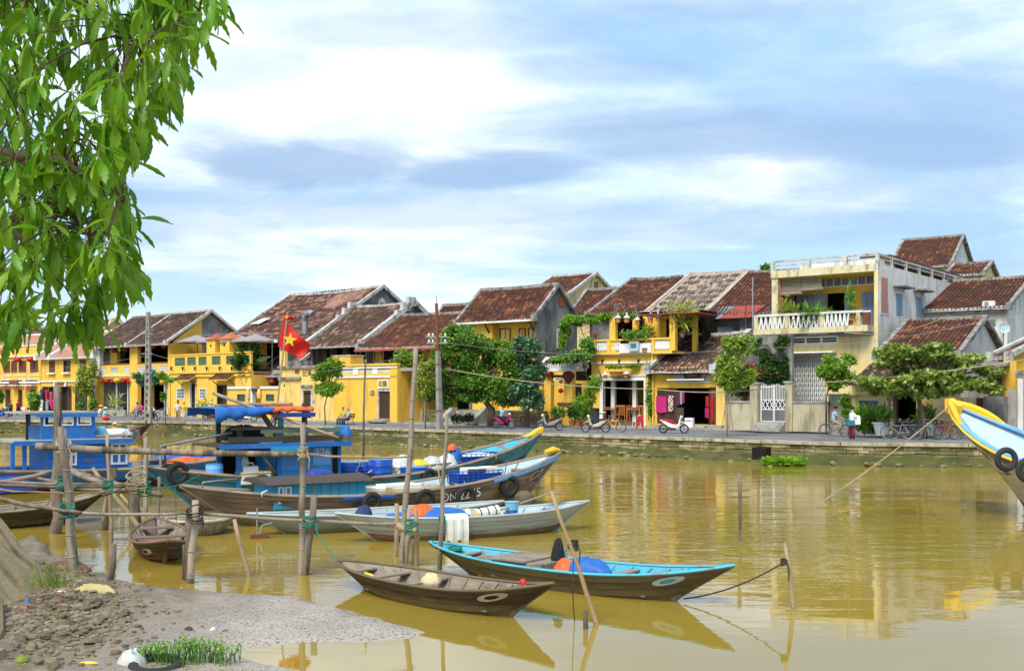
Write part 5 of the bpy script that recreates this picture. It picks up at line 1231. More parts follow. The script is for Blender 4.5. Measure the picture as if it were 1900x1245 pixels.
# L: tailor shop
def house_L():
 h=House('tailor_shop','single-storey yellow shop under a swept tile roof, cloth hanging at its wide dark door',1345,793.5,35)
 U=h.u;u0=U(1214);ze=h.z(1327,680);
 op=(U(1254.5),U(1317),.18,h.z(1290,719.5));op2=(U(1219),U(1254),.18,op[3]-.0)
 h.wall(u0,0,0,ze+.0,[(op2[0],U(1328),.18,op[3])],'plaster_yellow')
 h.box('corner_pilaster','plaster_pale',U(1330),.05,-.12,-.004,0,ze-.25)
 h.box('wood_front','wood_dark',op2[0],op[0],.10,.18,.18,op[3]-.003)
 for i in range(6):x=lerp(op2[0],op[0],(i+.5)/6);MB().box(x-.14,x+.14,.06,.098,.2,op[3]-.02).build('plank','wood_dark',h.root)
 h.door(op[1]-.0,U(1328),.18,op[3]-.02,leaves=1,m='wood_brown',frame='wood_dark',fw=.05,v=.03)
 h.room(op[0],op[1]+.05,.2,4,.18,op[3]);h.box('threshold','concrete',U(1214),U(1345),-.55,.24,0,.15)
 h.steps(U(1262),U(1318),-.55,1,.12,.35)
 b=MB();g0,g1,z0,z1=U(1254),U(1318),h.z(1285,709),h.z(1285,697);b.box(g0,g1,-.03,-.004,z0,z1);v_=b.build('vent_panel','cloth_grey',h.root)
 b=MB();n=15
 for i in range(n+1):x=lerp(g0,g1,i/n);b.box(x-.02,x+.02,-.06,-.031,z0,z1)
 for i in range(n):
  x0,x1=lerp(g0,g1,i/n),lerp(g0,g1,(i+1)/n);b.bar((x0,-.045,z0),(x1,-.045,z1),.025);b.bar((x1,-.042,z0),(x0,-.042,z1),.025)
 for z in(z0,z1):b.box(g0-.05,g1+.05,-.07,-.032,z-.03,z+.03)
 b.build('vent_tracery','trim_white',v_)
 a,c=U(1271),U(1307);m_=MB();m_.prism([(a+.2,h.z(1290,705)),(c,h.z(1290,705)),(c-.2,h.z(1290,693.5)),(a,h.z(1290,693.5))],-.38,-.32,'y');s_=m_.build('sign','wood_dark',h.root)
 text_mesh('sign_lettering','CÔNG TY',.15,'gold',s_,((a+c)/2,-.395,h.z(1290,697)),ext=.004)
 tb=MB();tb.box(U(1243),U(1311),-.46,-.40,h.z(1290,705.5),h.z(1290,703));tb.build('strip_light','paint_white',h.root)
 h.roof(u0-.25,U(1331),(-.65,ze-.25),(h.vat(1390,U(1331)),h.zv(h.vat(1390,U(1331)),617,U(1331))),(9,ze-.1),'tile_dark',bright=.52,cap='mortar_light',seed=81,sag=.16,caph=.26,capw=.4)
 vr=h.vat(1390,U(1331));zr=h.zv(vr,617,U(1331));pr=[(.25,0),(9,0),(9,ze),(vr,zr-.1),(.25,ze)]
 h.side(-.02,pr,'plaster_white');h.side(u0+.22,pr,'plaster_yellow')
 def cloth(px0,px1,py0,py1,m,label,v=-.08,cat='cloth'):
  a,c=U(px0,v),U(px1,v);z1_,z0_=h.z(px0,py0,v),h.z(px0,py1,v);b=MB();nx_=10
  ids=[]
  for i in range(nx_+1):
   x=lerp(a,c,i/nx_);y=v+.03*math.sin(i*1.7);ids.append([b.vert((x,y,z1_)),b.vert((x,y+.012,z0_+.04*math.sin(i)))]);
  bk=[[b.vert(Vector(b.v[i])+Vector((0,.02,0)))for i in r]for r in ids]
  for i in range(nx_):
   b.face((ids[i][1],ids[i+1][1],ids[i+1][0],ids[i][0]));b.face((bk[i][0],bk[i+1][0],bk[i+1][1],bk[i][1]));b.face((ids[i][0],ids[i+1][0],bk[i+1][0],bk[i][0]));b.face((ids[i][1],bk[i][1],bk[i+1][1],ids[i+1][1]))
  o=b.build('hanging_cloth',m,None,label=label,cat=cat);o.location=h.o;o.rotation_euler=(0,0,-h.th);return o
 cloth(1217,1237,735,765.5,'cloth_magenta','plain magenta cloth hanging on the wooden shop front')
 ck=cloth(1239.5,1249.5,734,763,'cloth_white','checkered patchwork cloth hanging beside the magenta one')
 cc=['cloth_red','cloth_navy','cloth_orange','cloth_black','cloth_yellow'];i=0
 for r_ in range(8):
  for q in range(4):
   if(r_+q)%2:continue
   v=-.125;a=lerp(U(1239.5,v),U(1249.5,v),(q+.1)/4);c=lerp(U(1239.5,v),U(1249.5,v),(q+.9)/4);z1_=lerp(h.z(1240,734,v),h.z(1240,763,v),(r_+.1)/8);z0_=lerp(h.z(1240,734,v),h.z(1240,763,v),(r_+.9)/8)
   MB().box(a,c,v-.012,v,z0_,z1_).build('patch',cc[i%5],ck);i+=1
 for(a,c,t_,b_,m,lb)in((1256,1261,728,752,'cloth_wine','dark wine scarf in the shop doorway, leftmost'),(1261.5,1266,727,750,'cloth_lightblue','pale blue scarf in the shop doorway'),(1266.5,1270,728,747,'cloth_pink','pink scarf in the shop doorway, left of the opening'),(1256,1269,756,783,'cloth_brown','brown garments on the rail inside the shop doorway'),(1309,1315,735,755,'cloth_red','red scarf at the right side of the shop doorway'),(1308,1316,757,775,'cloth_magenta','magenta scarf low at the right of the shop doorway'),(1318.5,1324,735,783,'cloth_red','long red hanging on the right shop door')):
  cloth(a,c,t_,b_,m,lb,v=.0 if a<1318 else-.10)
 for i,px in enumerate((1246,1308)):lantern(wpos(h,U(px,-.3),-.3,h.z(px,694.5,-.3)),.15,'silk_orange','small orange lantern %s the tailor shop sign'%('left of','right of')[i],'round',None,.3)
 sb=empty('sign_box',wpos(h,U(1279.5,-.9),-.9,-.0),-h.th,'small white box with lettering standing before the tailor shop','box');MB().box(-.28,.28,-.15,.15,0,.62).build('box','paint_white',sb,bevel=.02);text_mesh('lettering','OPEN',.16,'ink',sb,(0,-.16,.42),ext=.004)
 dr=MB();dr.tube([(U(1213),-.12,ze-.4),(U(1213),-.12,.1)],.06,8);dr.build('downpipe','plaster_yellow_plain',h.root)
 return h
HL=house_L()
# gate pavilion K
def pavilion():
 h=House('gate_pavilion','small gateway with two yellow pillars under a white crenellated tiled canopy',1066,788.5,36,cat='gateway')
 U=h.u
 for a,c in((1009.5,1023),(1046,1063)):h.box('pillar','plaster_yellow_plain',U(a),U(c)-.05,0,.42,0,h.z(1040,690));h.box('pillar_bracket','trim_white',U(a)-.12,U(a)-.002,.05,.35,h.z(1040,702),h.z(1040,690))
 z0,z1=h.z(1040,689),h.z(1040,683);a,c=U(1007),U(1076)
 h.box('canopy','trim_white',a,c,-.35,.9,z0+.003,z1)
 n=15
 for i in range(n):MB().box(lerp(a,c,(i+.12)/n),lerp(a,c,(i+.72)/n),-.36,-.2,z1+.002,z1+.30).build('merlon','trim_white',h.root)
 h.roof(a,c,(-.2,z1+.12),(.4,z1+.62),(1.0,z1+.1),'tile_dark',cap='trim_white',seed=91,caph=.1,sag=0,ends=False)
 h.box('lintel','wood_dark',U(1023),U(1046),.1,.25,z0-.5,z0-.25);s_=h.box('hanging_sign','paint_white',U(1026),U(1043),.02,.06,h.z(1035,706),h.z(1035,700));
 text_mesh('lettering','BAR',.14,'ink',s_,(U(1034.5),.012,h.z(1035,703)),ext=.003)
 m_=MB();cx_,cz_=U(1055.5),h.z(1055,698);r=.55;m_.prism([(cx_-r,cz_),(cx_,cz_-r),(cx_+r,cz_),(cx_,cz_+r)],-.10,-.04,'y');d=m_.build('diamond_board','wood_dark',h.root)
 m_=MB();r=.4;m_.prism([(cx_-r,cz_),(cx_,cz_-r),(cx_+r,cz_),(cx_,cz_+r)],-.12,-.101,'y');m_.build('diamond_face','cloth_wine',d)
 v=3.2;h.box('courtyard_wall','plaster_yellow',U(1015,v),U(1100,v),v,v+.2,0,h.z(1050,672,v));h.box('window','dark_inside',U(1064,v),U(1079,v),v-.05,v-.004,h.z(1070,745,v),h.z(1070,712,v));
 h.box('shade_box','wood_dark',U(1074,2),U(1096,2),1.6,2.4,h.z(1085,706,2),h.z(1085,672,2));h.box('plaque','wood_orange',U(1085,1.6),U(1091,1.6),1.55,1.598,h.z(1085,688,1.6),h.z(1085,680,1.6))
 h.box('lean_roof','roof_under',U(1060,1),U(1102,1),.6,3.2,h.z(1085,668,2),h.z(1085,666,2))
 pl=h.box('planter_wall','plaster_yellow_plain',U(1048),U(1075),-.75,-.2,0,h.z(1060,752,-.7));h.box('planter_coping','wood_brown',U(1046),U(1077),-.82,-.13,h.z(1060,752,-.7)+.003,h.z(1060,747,-.7))
 h.box('side_pillar','brick_red',U(1003),U(1009),-.5,-.1,0,h.z(1005,752))
 for i,(px,py,r,c)in enumerate(((1041,695+13,.16,'silk_orange'),(1040.5,725,.20,'silk_red'),(1003.5,708,.2,'silk_dark_red'),(1004,723,.2,'silk_yellow'),(1018,693.5,.28,'silk_red'))):
  lantern(wpos(h,U(px,-.15),-.15,h.z(px,py,-.15)),r,c,('small orange lantern, upper in the gateway','red lantern, lower in the gateway','dark red lantern outside the left gateway pillar','yellow lantern outside the left gateway pillar','red lantern under the gateway canopy')[i],'round' if i!=3 else 'long','lanterns on the small gateway',.3)
 return h
HK=pavilion()
# M: garden walls, gate
def garden():
 h=House('garden_wall','long stained concrete garden wall with gate pillars between the tailor shop and the cream shop',1582,803,40,cat='wall')
 U=h.u
 def seg(a,c,py,m='plaster_pale',v=0,t=.22,nm='wall_panel'):
  z=h.z((a+c)/2,py,v);h.box(nm,m,U(a,v),U(c,v),v,v+t,0,z);h.box('coping','concrete',U(a,v)-.02,U(c,v)+.02,v-.05,v+t+.05,z+.003,z+.10)
 seg(1346,1392,747,'wall_stained');seg(1471,1536.5,748,'wall_stained');seg(1537,1581,734,'concrete',v=.25)
 for a,c,py in((1393,1409,713),(1458,1471,711)):
  z=h.z(a,py);h.box('gate_pillar','wall_stained',U(a),U(c),-.12,.38,0,z);h.box('pillar_cap','concrete',U(a)-.06,U(c)+.06,-.18,.44,z+.003,z+.12)
 h.steps(U(1408),U(1459),-.02,3,.17,.3,'concrete')
 h.box('ivy_backing_wall','plaster_grey',U(1388,4),U(1470,4),4,4.2,0,h.z(1430,622,4))
 g=empty('iron_gate',h.o,-h.th,'white iron double gate with diamond bars between two concrete pillars','gate')
 z0,z1=.55,h.z(1433,718)
 for(a,c)in((1410.5,1433.8),(1434.6,1457.5)):
  ua,uc=U(a),U(c);b=MB();
  for x in(ua,uc):b.box(x-.03,x+.03,.1,.16,z0,z1+.1)
  zm,zk=lerp(z0,z1,.35),lerp(z0,z1,.62)
  for z in(z0,zm,zk,z1):b.box(ua,uc,.112,.148,z-.025,z+.025)
  fr=b.build('gate_leaf','paint_white',g)
  n=8
  for i in range(n):x=lerp(ua,uc,(i+.5)/n);MB().box(x-.016,x+.016,.115,.145,zk,z1+.15+.05*math.sin(i)).build('bar','paint_white',fr)
  b=MB()
  for i in range(3):
   xa,xc=lerp(ua,uc,i/3),lerp(ua,uc,(i+1)/3);b.bar((xa,.13,zm),(xc,.13,zk),.035);b.bar((xc,.132,zm),(xa,.132,zk),.035)
  b.build('diamond_bars','paint_white',fr)
  b=MB();n=12
  for i in range(n+1):x=lerp(ua,uc,i/n);b.box(x-.006,x+.006,.122,.134,z0,zm)
  for i in range(n):z=lerp(z0,zm,i/n);b.box(ua,uc,.123,.133,z-.006,z+.006)
  b.build('wire_mesh','metal_grey',fr)
 return h
HM=garden()
# N: modern white and yellow house
def house_N():
 h=House('modern_house','flat-roofed modern house with a recessed yellow balcony floor and a long stained white side wall',1629,0,38,Y=66)
 U=h.u;Z=h.z;u0=U(1432);L=lambda py,px=1600:Z(px,py)
 zt,zs1,zs0,zb1,zb0,zf=L(471),L(491),L(505),L(581),L(609),L(617)
 vd=h.vat(1812,0)
 h.wall(u0,-.24,0,zf-.22,[(U(1470),U(1532),.2,Z(1500,661)),(U(1466),U(1554),Z(1510,638),Z(1510,625))],'plaster_cream',name='lower_wall')
 a,c,z0,z1=U(1466),U(1554),Z(1510,638),Z(1510,625)
 b=MB();
 for x in(a,lerp(a,c,1/3),lerp(a,c,2/3),c):b.box(x-.05,x+.05,-.03,.12,z0,z1)
 for z in(z0,z1):b.box(a,c,-.028,.118,z-.04,z+.04)
 vn=b.build('vent','paint_white',h.root);MB().box(a,c,.16,.18,z0,z1).build('vent_back','dark_inside',vn)
 for i in range(3):z=lerp(z0,z1,(i+.5)/3);MB().box(a,c,0,.1,z-.02,z+.02).build('louvre','paint_white',vn)
 a,c,z0,z1=U(1470),U(1532),.2,Z(1500,661);g=MB().box(a,c,.2,.22,z0,z1).build('shutter_gate','metal_grey',h.root);b=MB();n=16;m_=14
 for i in range(n+1):x=lerp(a,c,i/n);b.box(x-.025,x+.025,.08,.12,z0,z1)
 for i in range(n):
  for j in range(m_):
   x0,x1=lerp(a,c,i/n),lerp(a,c,(i+1)/n);p,q=lerp(z0,z1,j/m_),lerp(z0,z1,(j+1)/m_)
   if(i+j)%2:b.bar((x0,.06,p),(x1,.06,q),.025)
   else:b.bar((x1,.06,p),(x0,.06,q),.025)
 b.build('folding_lattice','trim_white',g,kind='stuff')
 h.box('door_canopy','trim_white',U(1455),U(1553),-.8,-.003,Z(1500,656),Z(1500,653))
 h.box('floor_slab','concrete',u0,-.24,.0,6,zf-.2,zf-.02)
 h.box('pillar','plaster_offwhite',u0,U(1443),0,.4,zf,zs0-.003);h.box('pillar','plaster_offwhite',U(1622),-.24,0,.4,zf,zs0-.003)
 h.box('roof_slab','plaster_offwhite',u0-.05,-.22,-.08,vd,zs0,zs1)
 vb=2.2;h.box('loggia_ceiling','plaster_yellow_plain',U(1443),U(1622),.4,vb,zs0-.06,zs0-.004)
 zw=Z(1530,545,vb);zk0,zk1=Z(1530,533,vb),Z(1530,514,vb)
 holes=[(U(1457,vb),U(1512,vb),zf+.1,zw),(U(1533,vb),U(1567,vb),zf,zw),(U(1517,vb),U(1622,vb),zk0,zk1)]
 h.wall(U(1443),-.24,zf,zs0-.07,holes,'plaster_yellow_plain',v=vb,name='loggia_wall');h.side(U(1446),[(.4,zf),(vb,zf),(vb,zs0-.07),(.4,zs0-.07)],'brick_red',name='loggia_side')
 h.room(U(1443,vb),-.3,vb+.3,vb+3,zf,zs0-.1)
 b=MB();a,c=holes[2][0],holes[2][1]
 for i in range(8):x=lerp(a,c,i/7);b.box(x-.04,x+.04,vb-.02,vb+.1,zk0,zk1)
 for z in(zk0,zk1):b.box(a,c,vb-.018,vb+.098,z-.05,z+.05)
 tw=b.build('transom_window','paint_white',h.root);MB().box(a,c,vb+.12,vb+.14,zk0,zk1).build('pane','cloth_grey',tw)
 def leaf(p0,p1,m='shutter_blue',v=None):
  v=vb-.06 if v is None else v;a,c=U(p0,v),U(p1,v);b=MB();b.box(a+.01,c-.01,v,v+.05,zf+.05,zw-.02)
  for q0,q1 in((.05,.28),(.33,.62),(.67,.95)):b.box(a+.1,c-.1,v-.015,v+.001,lerp(zf,zw,q0),lerp(zf,zw,q1))
  b.build('door_leaf',m,h.root)
 for p in((1458,1474),(1499,1512),(1514,1532),(1567,1577),(1599,1610.5),(1611,1622)):leaf(*p)
 cu=MB();cu.prism([(U(1476,vb),zw),(U(1500,vb),zw),(U(1498,vb),lerp(zf,zw,.3)),(U(1493,vb),lerp(zf,zw,.7)),(U(1488,vb),lerp(zf,zw,.95)),(U(1481,vb),lerp(zf,zw,.6)),(U(1478,vb),lerp(zf,zw,.3))],vb+.1,vb+.13,'y');cu.build('curtain','cloth_grey',h.root)
 for i,(a,c,t_,b_)in enumerate(((1444,1481,509,543),(1482,1520,507,535))):
  bl=empty('bamboo_blind',h.o,-h.th,'rolled-down bamboo blind at the %s of the recessed balcony'%('left corner, the longer one','top, right of the longer one')[i],'blind');ua,uc=U(a),U(c);z1,z0=Z(a,t_),Z(a,b_);n=22
  for k in range(n):z=lerp(z1,z0,k/n);MB().box(ua,uc,.42,.44,z-.9*(z1-z0)/n,z).build('slat','deck_wood',bl)
  MB().tube([(ua-.1,.42,z0-.1),(uc+.1,.42,z0-.08)],.10,8).build('roll','deck_wood',bl)
 vb0=-1.1;ub0,ub1=U(1398,vb0),U(1600,vb0);zr=Z(1500,584,vb0);zk=Z(1500,607,vb0);zz=Z(1500,618,vb0)
 h.box('balcony_slab','plaster_offwhite',ub0,-.26,vb0,-.003,zz,zk)
 h.box('balcony_rail','plaster_white',ub0,ub1,vb0,vb0+.16,zr,zr+.14)
 for px in(1399,1456,1520.5,1588):
  x=U(px,vb0);h.box('balcony_post','plaster_offwhite',x,x+.25,vb0-.02,vb0+.2,zk+.002,zr-.002)
 segs=[(1403,1455),(1462,1519),(1527,1574)]
 for a,c in segs:
  ua,uc=U(a,vb0),U(c,vb0);n=6;pw=(uc-ua)/n;
  h.box('inner_panel','wood_dark' if False else 'plaster_yellow_plain',ua,uc,vb0+.5,vb0+.52,zk,zk+.01)
  for i in range(n):
   b=MB();x=ua+i*pw;zA,zB=zk+.02,zr-.02;p=[(x,zB),(x+pw*.18,lerp(zA,zB,.45)),(x+pw*.35,zA),(x+pw*.65,zA),(x+pw*.82,lerp(zA,zB,.45)),(x+pw,zB)]
   for q in range(5):b.bar((p[q][0],vb0+.08+.001*q,p[q][1]),(p[q+1][0],vb0+.08+.001*q,p[q+1][1]),.09,.09)
   b.build('baluster','trim_white',h.root)
 h.box('balcony_end_rail','plaster_white',U(1600),U(1626),vb0+.1,vb0+.2,zr,zr+.1)
 b=MB();
 for i in range(12):x=lerp(ub1,-.1,i/11);b.box(x-.015,x+.015,vb0+.08,vb0+.11,zk,zr)
 b.build('end_bars','rust',h.root)
 h.side(-.0,[(0,0),(vd,0),(vd,zs1+.02),(0,zs1+.02)],'plaster_white',t=.24,name='side_wall')
 h.box('front_corner_edge','plaster_cream',-.23,.01,-.02,-.001,0,zs0)
 b=MB();zt2=zt
 for px in(1433,1500,1568,1627):x=U(px);b.box(x-.1,x+.1,0,.2,zs1+.003,zt2)
 b.box(u0,.0,.02,.16,zt2-.12,zt2-.003);b.box(u0,.0,.04,.14,lerp(zs1,zt2,.45),lerp(zs1,zt2,.55));nv_=8
 for i in range(1,nv_):v=vd*i/nv_;b.box(-.2,-.02,v,v+.15,zs1+.02,zt2)
 b.box(-.18,-.04,.2,vd,zt2-.12,zt2-.004);b.box(-.17,-.05,.2,vd,lerp(zs1,zt2,.5),lerp(zs1,zt2,.58));b.build('rooftop_rail','mortar_light',h.root)
 h.box('rooftop_shed','plaster_white',U(1455),U(1600),2.5,6,zs1+.003,zt2+.0);b=MB();b.box(-2.6,-.6,4,vd-1,zs1+.5,zs1+1.0);b.build('rooftop_beams','wood_dark',h.root)
 v0,v1=h.vat(1634),h.vat(1646);z0,z1=h.zv(v0,579),h.zv(v0,513);gb_=MB().box(-.02,.03,v0-.15,v1+.4,z0-.15,z1+.5).build('brick_grille','plaster_white',h.root);b=MB();n=6
 for i in range(n):
  for j in range(22):
   if(i+j)%2==0:vv0=lerp(v0,v1,i/n);b.box(.03,.06,vv0,vv0+(v1-v0)/n*.96,lerp(z0,z1,j/22),lerp(z0,z1,(j+.85)/22))
 b.build('bricks','brick_red',gb_,kind='stuff')
 for(a,c,t_,b_)in((1662,1674,544,584),(1699,1711,550,590)):
  v0,v1=h.vat(a),h.vat(c);z0,z1=h.zv(v0,b_),h.zv(v0,t_);w=MB().box(-.02,.02,v0,v1,z0,z1).build('side_window','shutter_blue',h.root);n=9
  for k in range(2):
   b=MB()
   for i in range(n):b.box(.022,.045,lerp(v0,v1,.06+k*.48),lerp(v0,v1,.44+k*.48),lerp(z0,z1,(i+.2)/n),lerp(z0,z1,(i+.75)/n))
   b.build('shutter','sheet_metal_blue' if False else 'shutter_blue',w)
  MB().prism([(v0-.5,z1+.35),(v1+.5,z1+.35),(v1+.5,z1+.45),(v0-.5,z1+.45)],.0,.7,'x').build('sunshade','mortar',h.root)
 return h
HN=house_N()
# O: houses to the right
ho=simple_house('tiled_house','low house with a dark-red tiled roof rising behind the spreading almond tree',1634,1774,60,36,655,1822,590,'tile_red',gable='plaster_white',bright=.45,seed=101,front='plaster_grey',cap='mortar')
ho2=simple_house('tiled_house','tall house with a dark tiled roof and an air conditioner under its eave',1712,1868,70,36,566,1908,515,'tile_red',gable='plaster_white',bright=.22,seed=102,front='plaster_white',cap='mortar')
def ac_unit():
 h=ho2;a,c=h.u(1825),h.u(1848);z0,z1=h.z(1836,569),h.z(1836,559.5)
 t=empty('air_conditioner',wpos(h,(a+c)/2,-.25,z0),-h.th,'white air conditioning unit on the wall under the tiled eave','air conditioner');w=(c-a)/2
 MB().box(-w,w,-.15,.15,0,z1-z0).build('case','paint_white',t,bevel=.02);MB().lathe([(.28*w*1.3,0),(.28*w*1.3,.02)],14,M=Matrix.Translation((-w*.3,-.151,(z1-z0)/2))@Matrix.Rotation(R(90),4,'X')).build('fan_grille','cloth_grey',t)
 h.box('concrete_band','mortar_light',h.u(1710),.05,-.14,.09,h.z(1836,581),h.z(1836,569));h.box('blue_window','glazed_green',h.u(1822),h.u(1847),-.03,.098,h.z(1836,602),h.z(1836,592))
 p=P(1862,610,68);ds=empty('satellite_dish',p,0,'round blue and white dish on the balcony beside the tiled roofs','dish');M_=Matrix.Rotation(R(75),4,'X')
 MB().lathe([(.02,0),(.22,.04),(.38,.12),(.36,.14),(.2,.06)],16,M=M_).build('dish','boat_grey_blue',ds);MB().bar((0,0,-.1),(0,.1,-1.4),.06).build('stand','metal_grey',ds)
ac_unit()
simple_house('rear_house','highest steep red-tiled roof behind the white modern house',1655,1762,100,36,487,1784,438,'tile_red',gable='plaster_white',bright=.35,seed=103,cap='mortar')
simple_house('rear_house','cream gabled house with a red metal roof behind the modern house',1760,1822,92,36,505,1836,487,'tile_red',gable='plaster_cream',bright=.5,seed=104,cap='mortar',wall='plaster_cream')
hr_=simple_house('yellow_gable_house','yellow house with a pale verge at the right edge of the picture',1850,1872,61,60,658,1950,620,'tile_dark',gable='plaster_yellow',bright=.3,seed=105,cap='mortar_light',wall='plaster_yellow',caph=.2)
def shop_P():
 h=House('cream_shop','small cream shopfront with a dark display window and a red and white banner',1660,805,38)
 U=h.u;zt=h.z(1620,730);win=(U(1592),U(1633),h.z(1610,768),h.z(1610,741));op=(U(1668),U(1700),0,h.z(1680,728))
 h.wall(U(1581),U(1780),0,zt+.6,[win,(U(1661),U(1700),0,h.z(1680,732))],'plaster_cream',v=0)
 w=h.window(*win,style='x',m='plaster_white');b=MB();rg=random.Random(2)
 for i in range(9):
  x=lerp(win[0],win[1],(i+.7)/10);z=lerp(win[2],win[3],rg.uniform(.3,.7));b.torus((x,.1,z),(.4*rg.random(),1,.3),.13+.06*rg.random(),.018,12,5)
 b.build('window_ornament','cloth_grey',w)
 h.box('cornice','plaster_cream',U(1579),U(1648),-.2,-.003,zt-.08,zt+.12)
 bn=empty('banner',wpos(h,U(1651,-.1),-.1,h.z(1650,775)),-h.th,'tall red and white vertical banner on the cream shopfront','banner');w_=.18;hh=h.z(1650,736)-h.z(1650,775)
 MB().box(-w_,w_,-.02,0,0,hh).build('banner_cloth','paint_white',bn)
 for i in range(4):MB().lathe([(.13,0),(.13,.01)],12,M=Matrix.Translation((0,-.021,hh*(.16+.22*i)))@Matrix.Rotation(R(90),4,'X')).build('emblem','wood_orange',bn)
 for z in(0,hh-.25):
  for s_ in(-1,1):MB().box(s_*w_*.55-.05,s_*w_*.55+.05,-.03,-.022,z,z+.25).build('stripe','paint_red',bn)
 h.box('timber_post','wood_brown',U(1658),U(1664),-.05,.3,0,zt+.5);h.room(U(1661),U(1700),.26,3,.02,h.z(1680,732));h.box('pale_panel','plaster_pale',U(1702),U(1730),-.04,-.003,h.z(1715,775),h.z(1715,738))
 m_=MB();z0=h.z(1650,712);m_.prism([(-1.2,z0-.1),(-1.2,z0-.02),(2.6,z0+1.2),(2.6,z0+1.1)],U(1588),U(1700),'x');rf=m_.build('shop_roof','roof_under',h.root);tile_field('roof_tiles',U(1588),U(1700),(-1.2,z0),(2.6,z0+1.22),'tile_dark',rf,.27,.36,.2,.03,None,5)
 b=MB();n=30
 for i in range(n):x=lerp(U(1598),U(1655),i/(n-1));b.box(x-.03,x+.03,-1.3,-1.27,0,.55)
 for z in(.15,.42):b.box(U(1598),U(1655),-1.268,-1.24,z-.03,z+.03)
 f=empty('picket_fence',h.o,-h.th,'low white picket fence in front of the cream shop greenery','fence');
 for i in range(n):x=lerp(U(1598),U(1655),i/(n-1));MB().box(x-.03,x+.03,-1.3,-1.27,0,.55).build('picket','paint_white',f)
 for z in(.15,.42):MB().box(U(1598),U(1655),-1.268,-1.24,z-.03,z+.03).build('rail','paint_white',f)
 f2=empty('picket_fence',h.o,-h.th,'low weathered picket fence behind the parked bicycles','fence')
 for i in range(36):x=lerp(U(1690),U(1762),i/35);MB().box(x-.025,x+.025,-1.1,-1.07,0,.8).build('picket','deck_wood',f2)
 for z in(.2,.6):MB().box(U(1690),U(1762),-1.068,-1.04,z-.03,z+.03).build('rail','deck_wood',f2)
 return h
HP=shop_P()
def right_wall():
 h=House('yard_wall','grey weathered yard wall with a dark plank gate behind the pink-shirted riders',1895,809,30,cat='wall')
 U=h.u
 h.box('wall_panel','wall_stained',U(1775),U(1812),0,.25,0,h.z(1790,737));h.box('wall_panel','plaster_grey',U(1824),U(1868),.1,.35,0,h.z(1850,735));h.box('wall_panel','concrete',U(1869),U(1960),0,.25,0,h.z(1880,722));h.box('wall_panel','plaster_yellow',U(1862,1),U(1886,1),1,1.2,0,h.z(1875,668))
 h.door(U(1836,.7),U(1860,.7),0,h.z(1850,690),v=.7,m='wood_dark',frame='wood_brown');h.box('old_post','wood_dark',U(1812),U(1823),-.05,.3,0,h.z(1815,738));h.box('porch_roof','mortar',U(1826,.4),U(1872,.4),-.1,1.2,h.z(1850,680),h.z(1850,672));h.box('porch_roof','mortar',U(1884),U(1960),-.3,1.0,h.z(1890,700),h.z(1890,688));h.box('porch_pillar','plaster_white',U(1889),U(1899),-.25,.0-.003,0,h.z(1890,700))
right_wall()
def plain_house(px,Y,label,m='plaster_yellow',w=9,th=40,cat='house'):
 h=House('shophouse',label,px,0,th,Y=Y);h.wall(-w,0,0,6,[(-w+1+i*2.4,-w+2.2+i*2.4,.1,2.6)for i in range(int(w/2.5))]+[(-w+1+i*2.4,-w+2.2+i*2.4,3.6,5.1)for i in range(int(w/2.5))],m)
 for i in range(int(w/2.5)):h.door(-w+1.1+i*2.4,-w+2.1+i*2.4,.1,2.5);h.window(-w+1+i*2.4,-w+2.2+i*2.4,3.6,5.1,style='shutter',m='wood_brown')
 pr=[(.25,0),(8,0),(8,6),(4,8.6),(.25,6)];h.side(0,pr,'plaster_white');h.side(-w+.2,pr,'plaster_white');h.roof(-w-.2,.2,(-.5,5.8),(4,8.8),(8.4,5.8),'tile_dark',seed=int(Y))
 return h
plain_house(2650,46,'yellow shophouse just beyond the right edge of the picture');plain_house(-110,128,'yellow shophouse just beyond the left edge of the picture',w=12,th=30)
# vegetation
def leaf_cloud(name,clumps,n,size,m,parent,seed=1,asp=.5,droop=.3,shell=.55,kind=None,rose=0):
 """n small folded leaves through the volume of ellipsoid clumps [(centre, (rx, ry, rz))...]"""
 rg=np.random.RandomState(seed);C=np.array([list(c[0])for c in clumps]);Rr=np.array([list(c[1])for c in clumps])
 w=(Rr[:,0]*Rr[:,2]);w=w/w.sum();k=rg.choice(len(clumps),n,p=w)
 if rose:k=np.repeat(k[:n//rose+1],rose)[:n]
 d=rg.normal(size=(n,3));d/=np.linalg.norm(d,axis=1)[:,None];r=shell+(1-shell)*rg.rand(n)**.6;r*=(1+.18*rg.normal(size=n))
 p=d*r[:,None]
 if rose:p=np.repeat(p[::rose],rose,0)[:n]
 p=C[k]+p*Rr[k]
 ax=rg.normal(size=(n,3))*(1,1,.6)+(0,0,-droop)
 ax/=np.linalg.norm(ax,axis=1)[:,None];up=rg.normal(size=(n,3))*.55+(0,0,1.0);sd=np.cross(ax,up);sd/=np.linalg.norm(sd,axis=1)[:,None];nn=np.cross(sd,ax)
 L=size*(.65+.7*rg.rand(n))[:,None];W_=L*asp*.5
 V_=np.stack([p,p+ax*L*.45+sd*W_+nn*L*.08,p+ax*L,p+ax*L*.45-sd*W_+nn*L*.08],1)
 q=np.arange(n*4).reshape(n,4);t=np.clip(np.repeat(rg.rand(len(clumps)),1)[k]*.45+rg.rand(n)*.55-.1,0,1)
 return np_mesh(name,V_.reshape(-1,3),q,m,parent,tint=np.repeat(t,4),kind=kind)
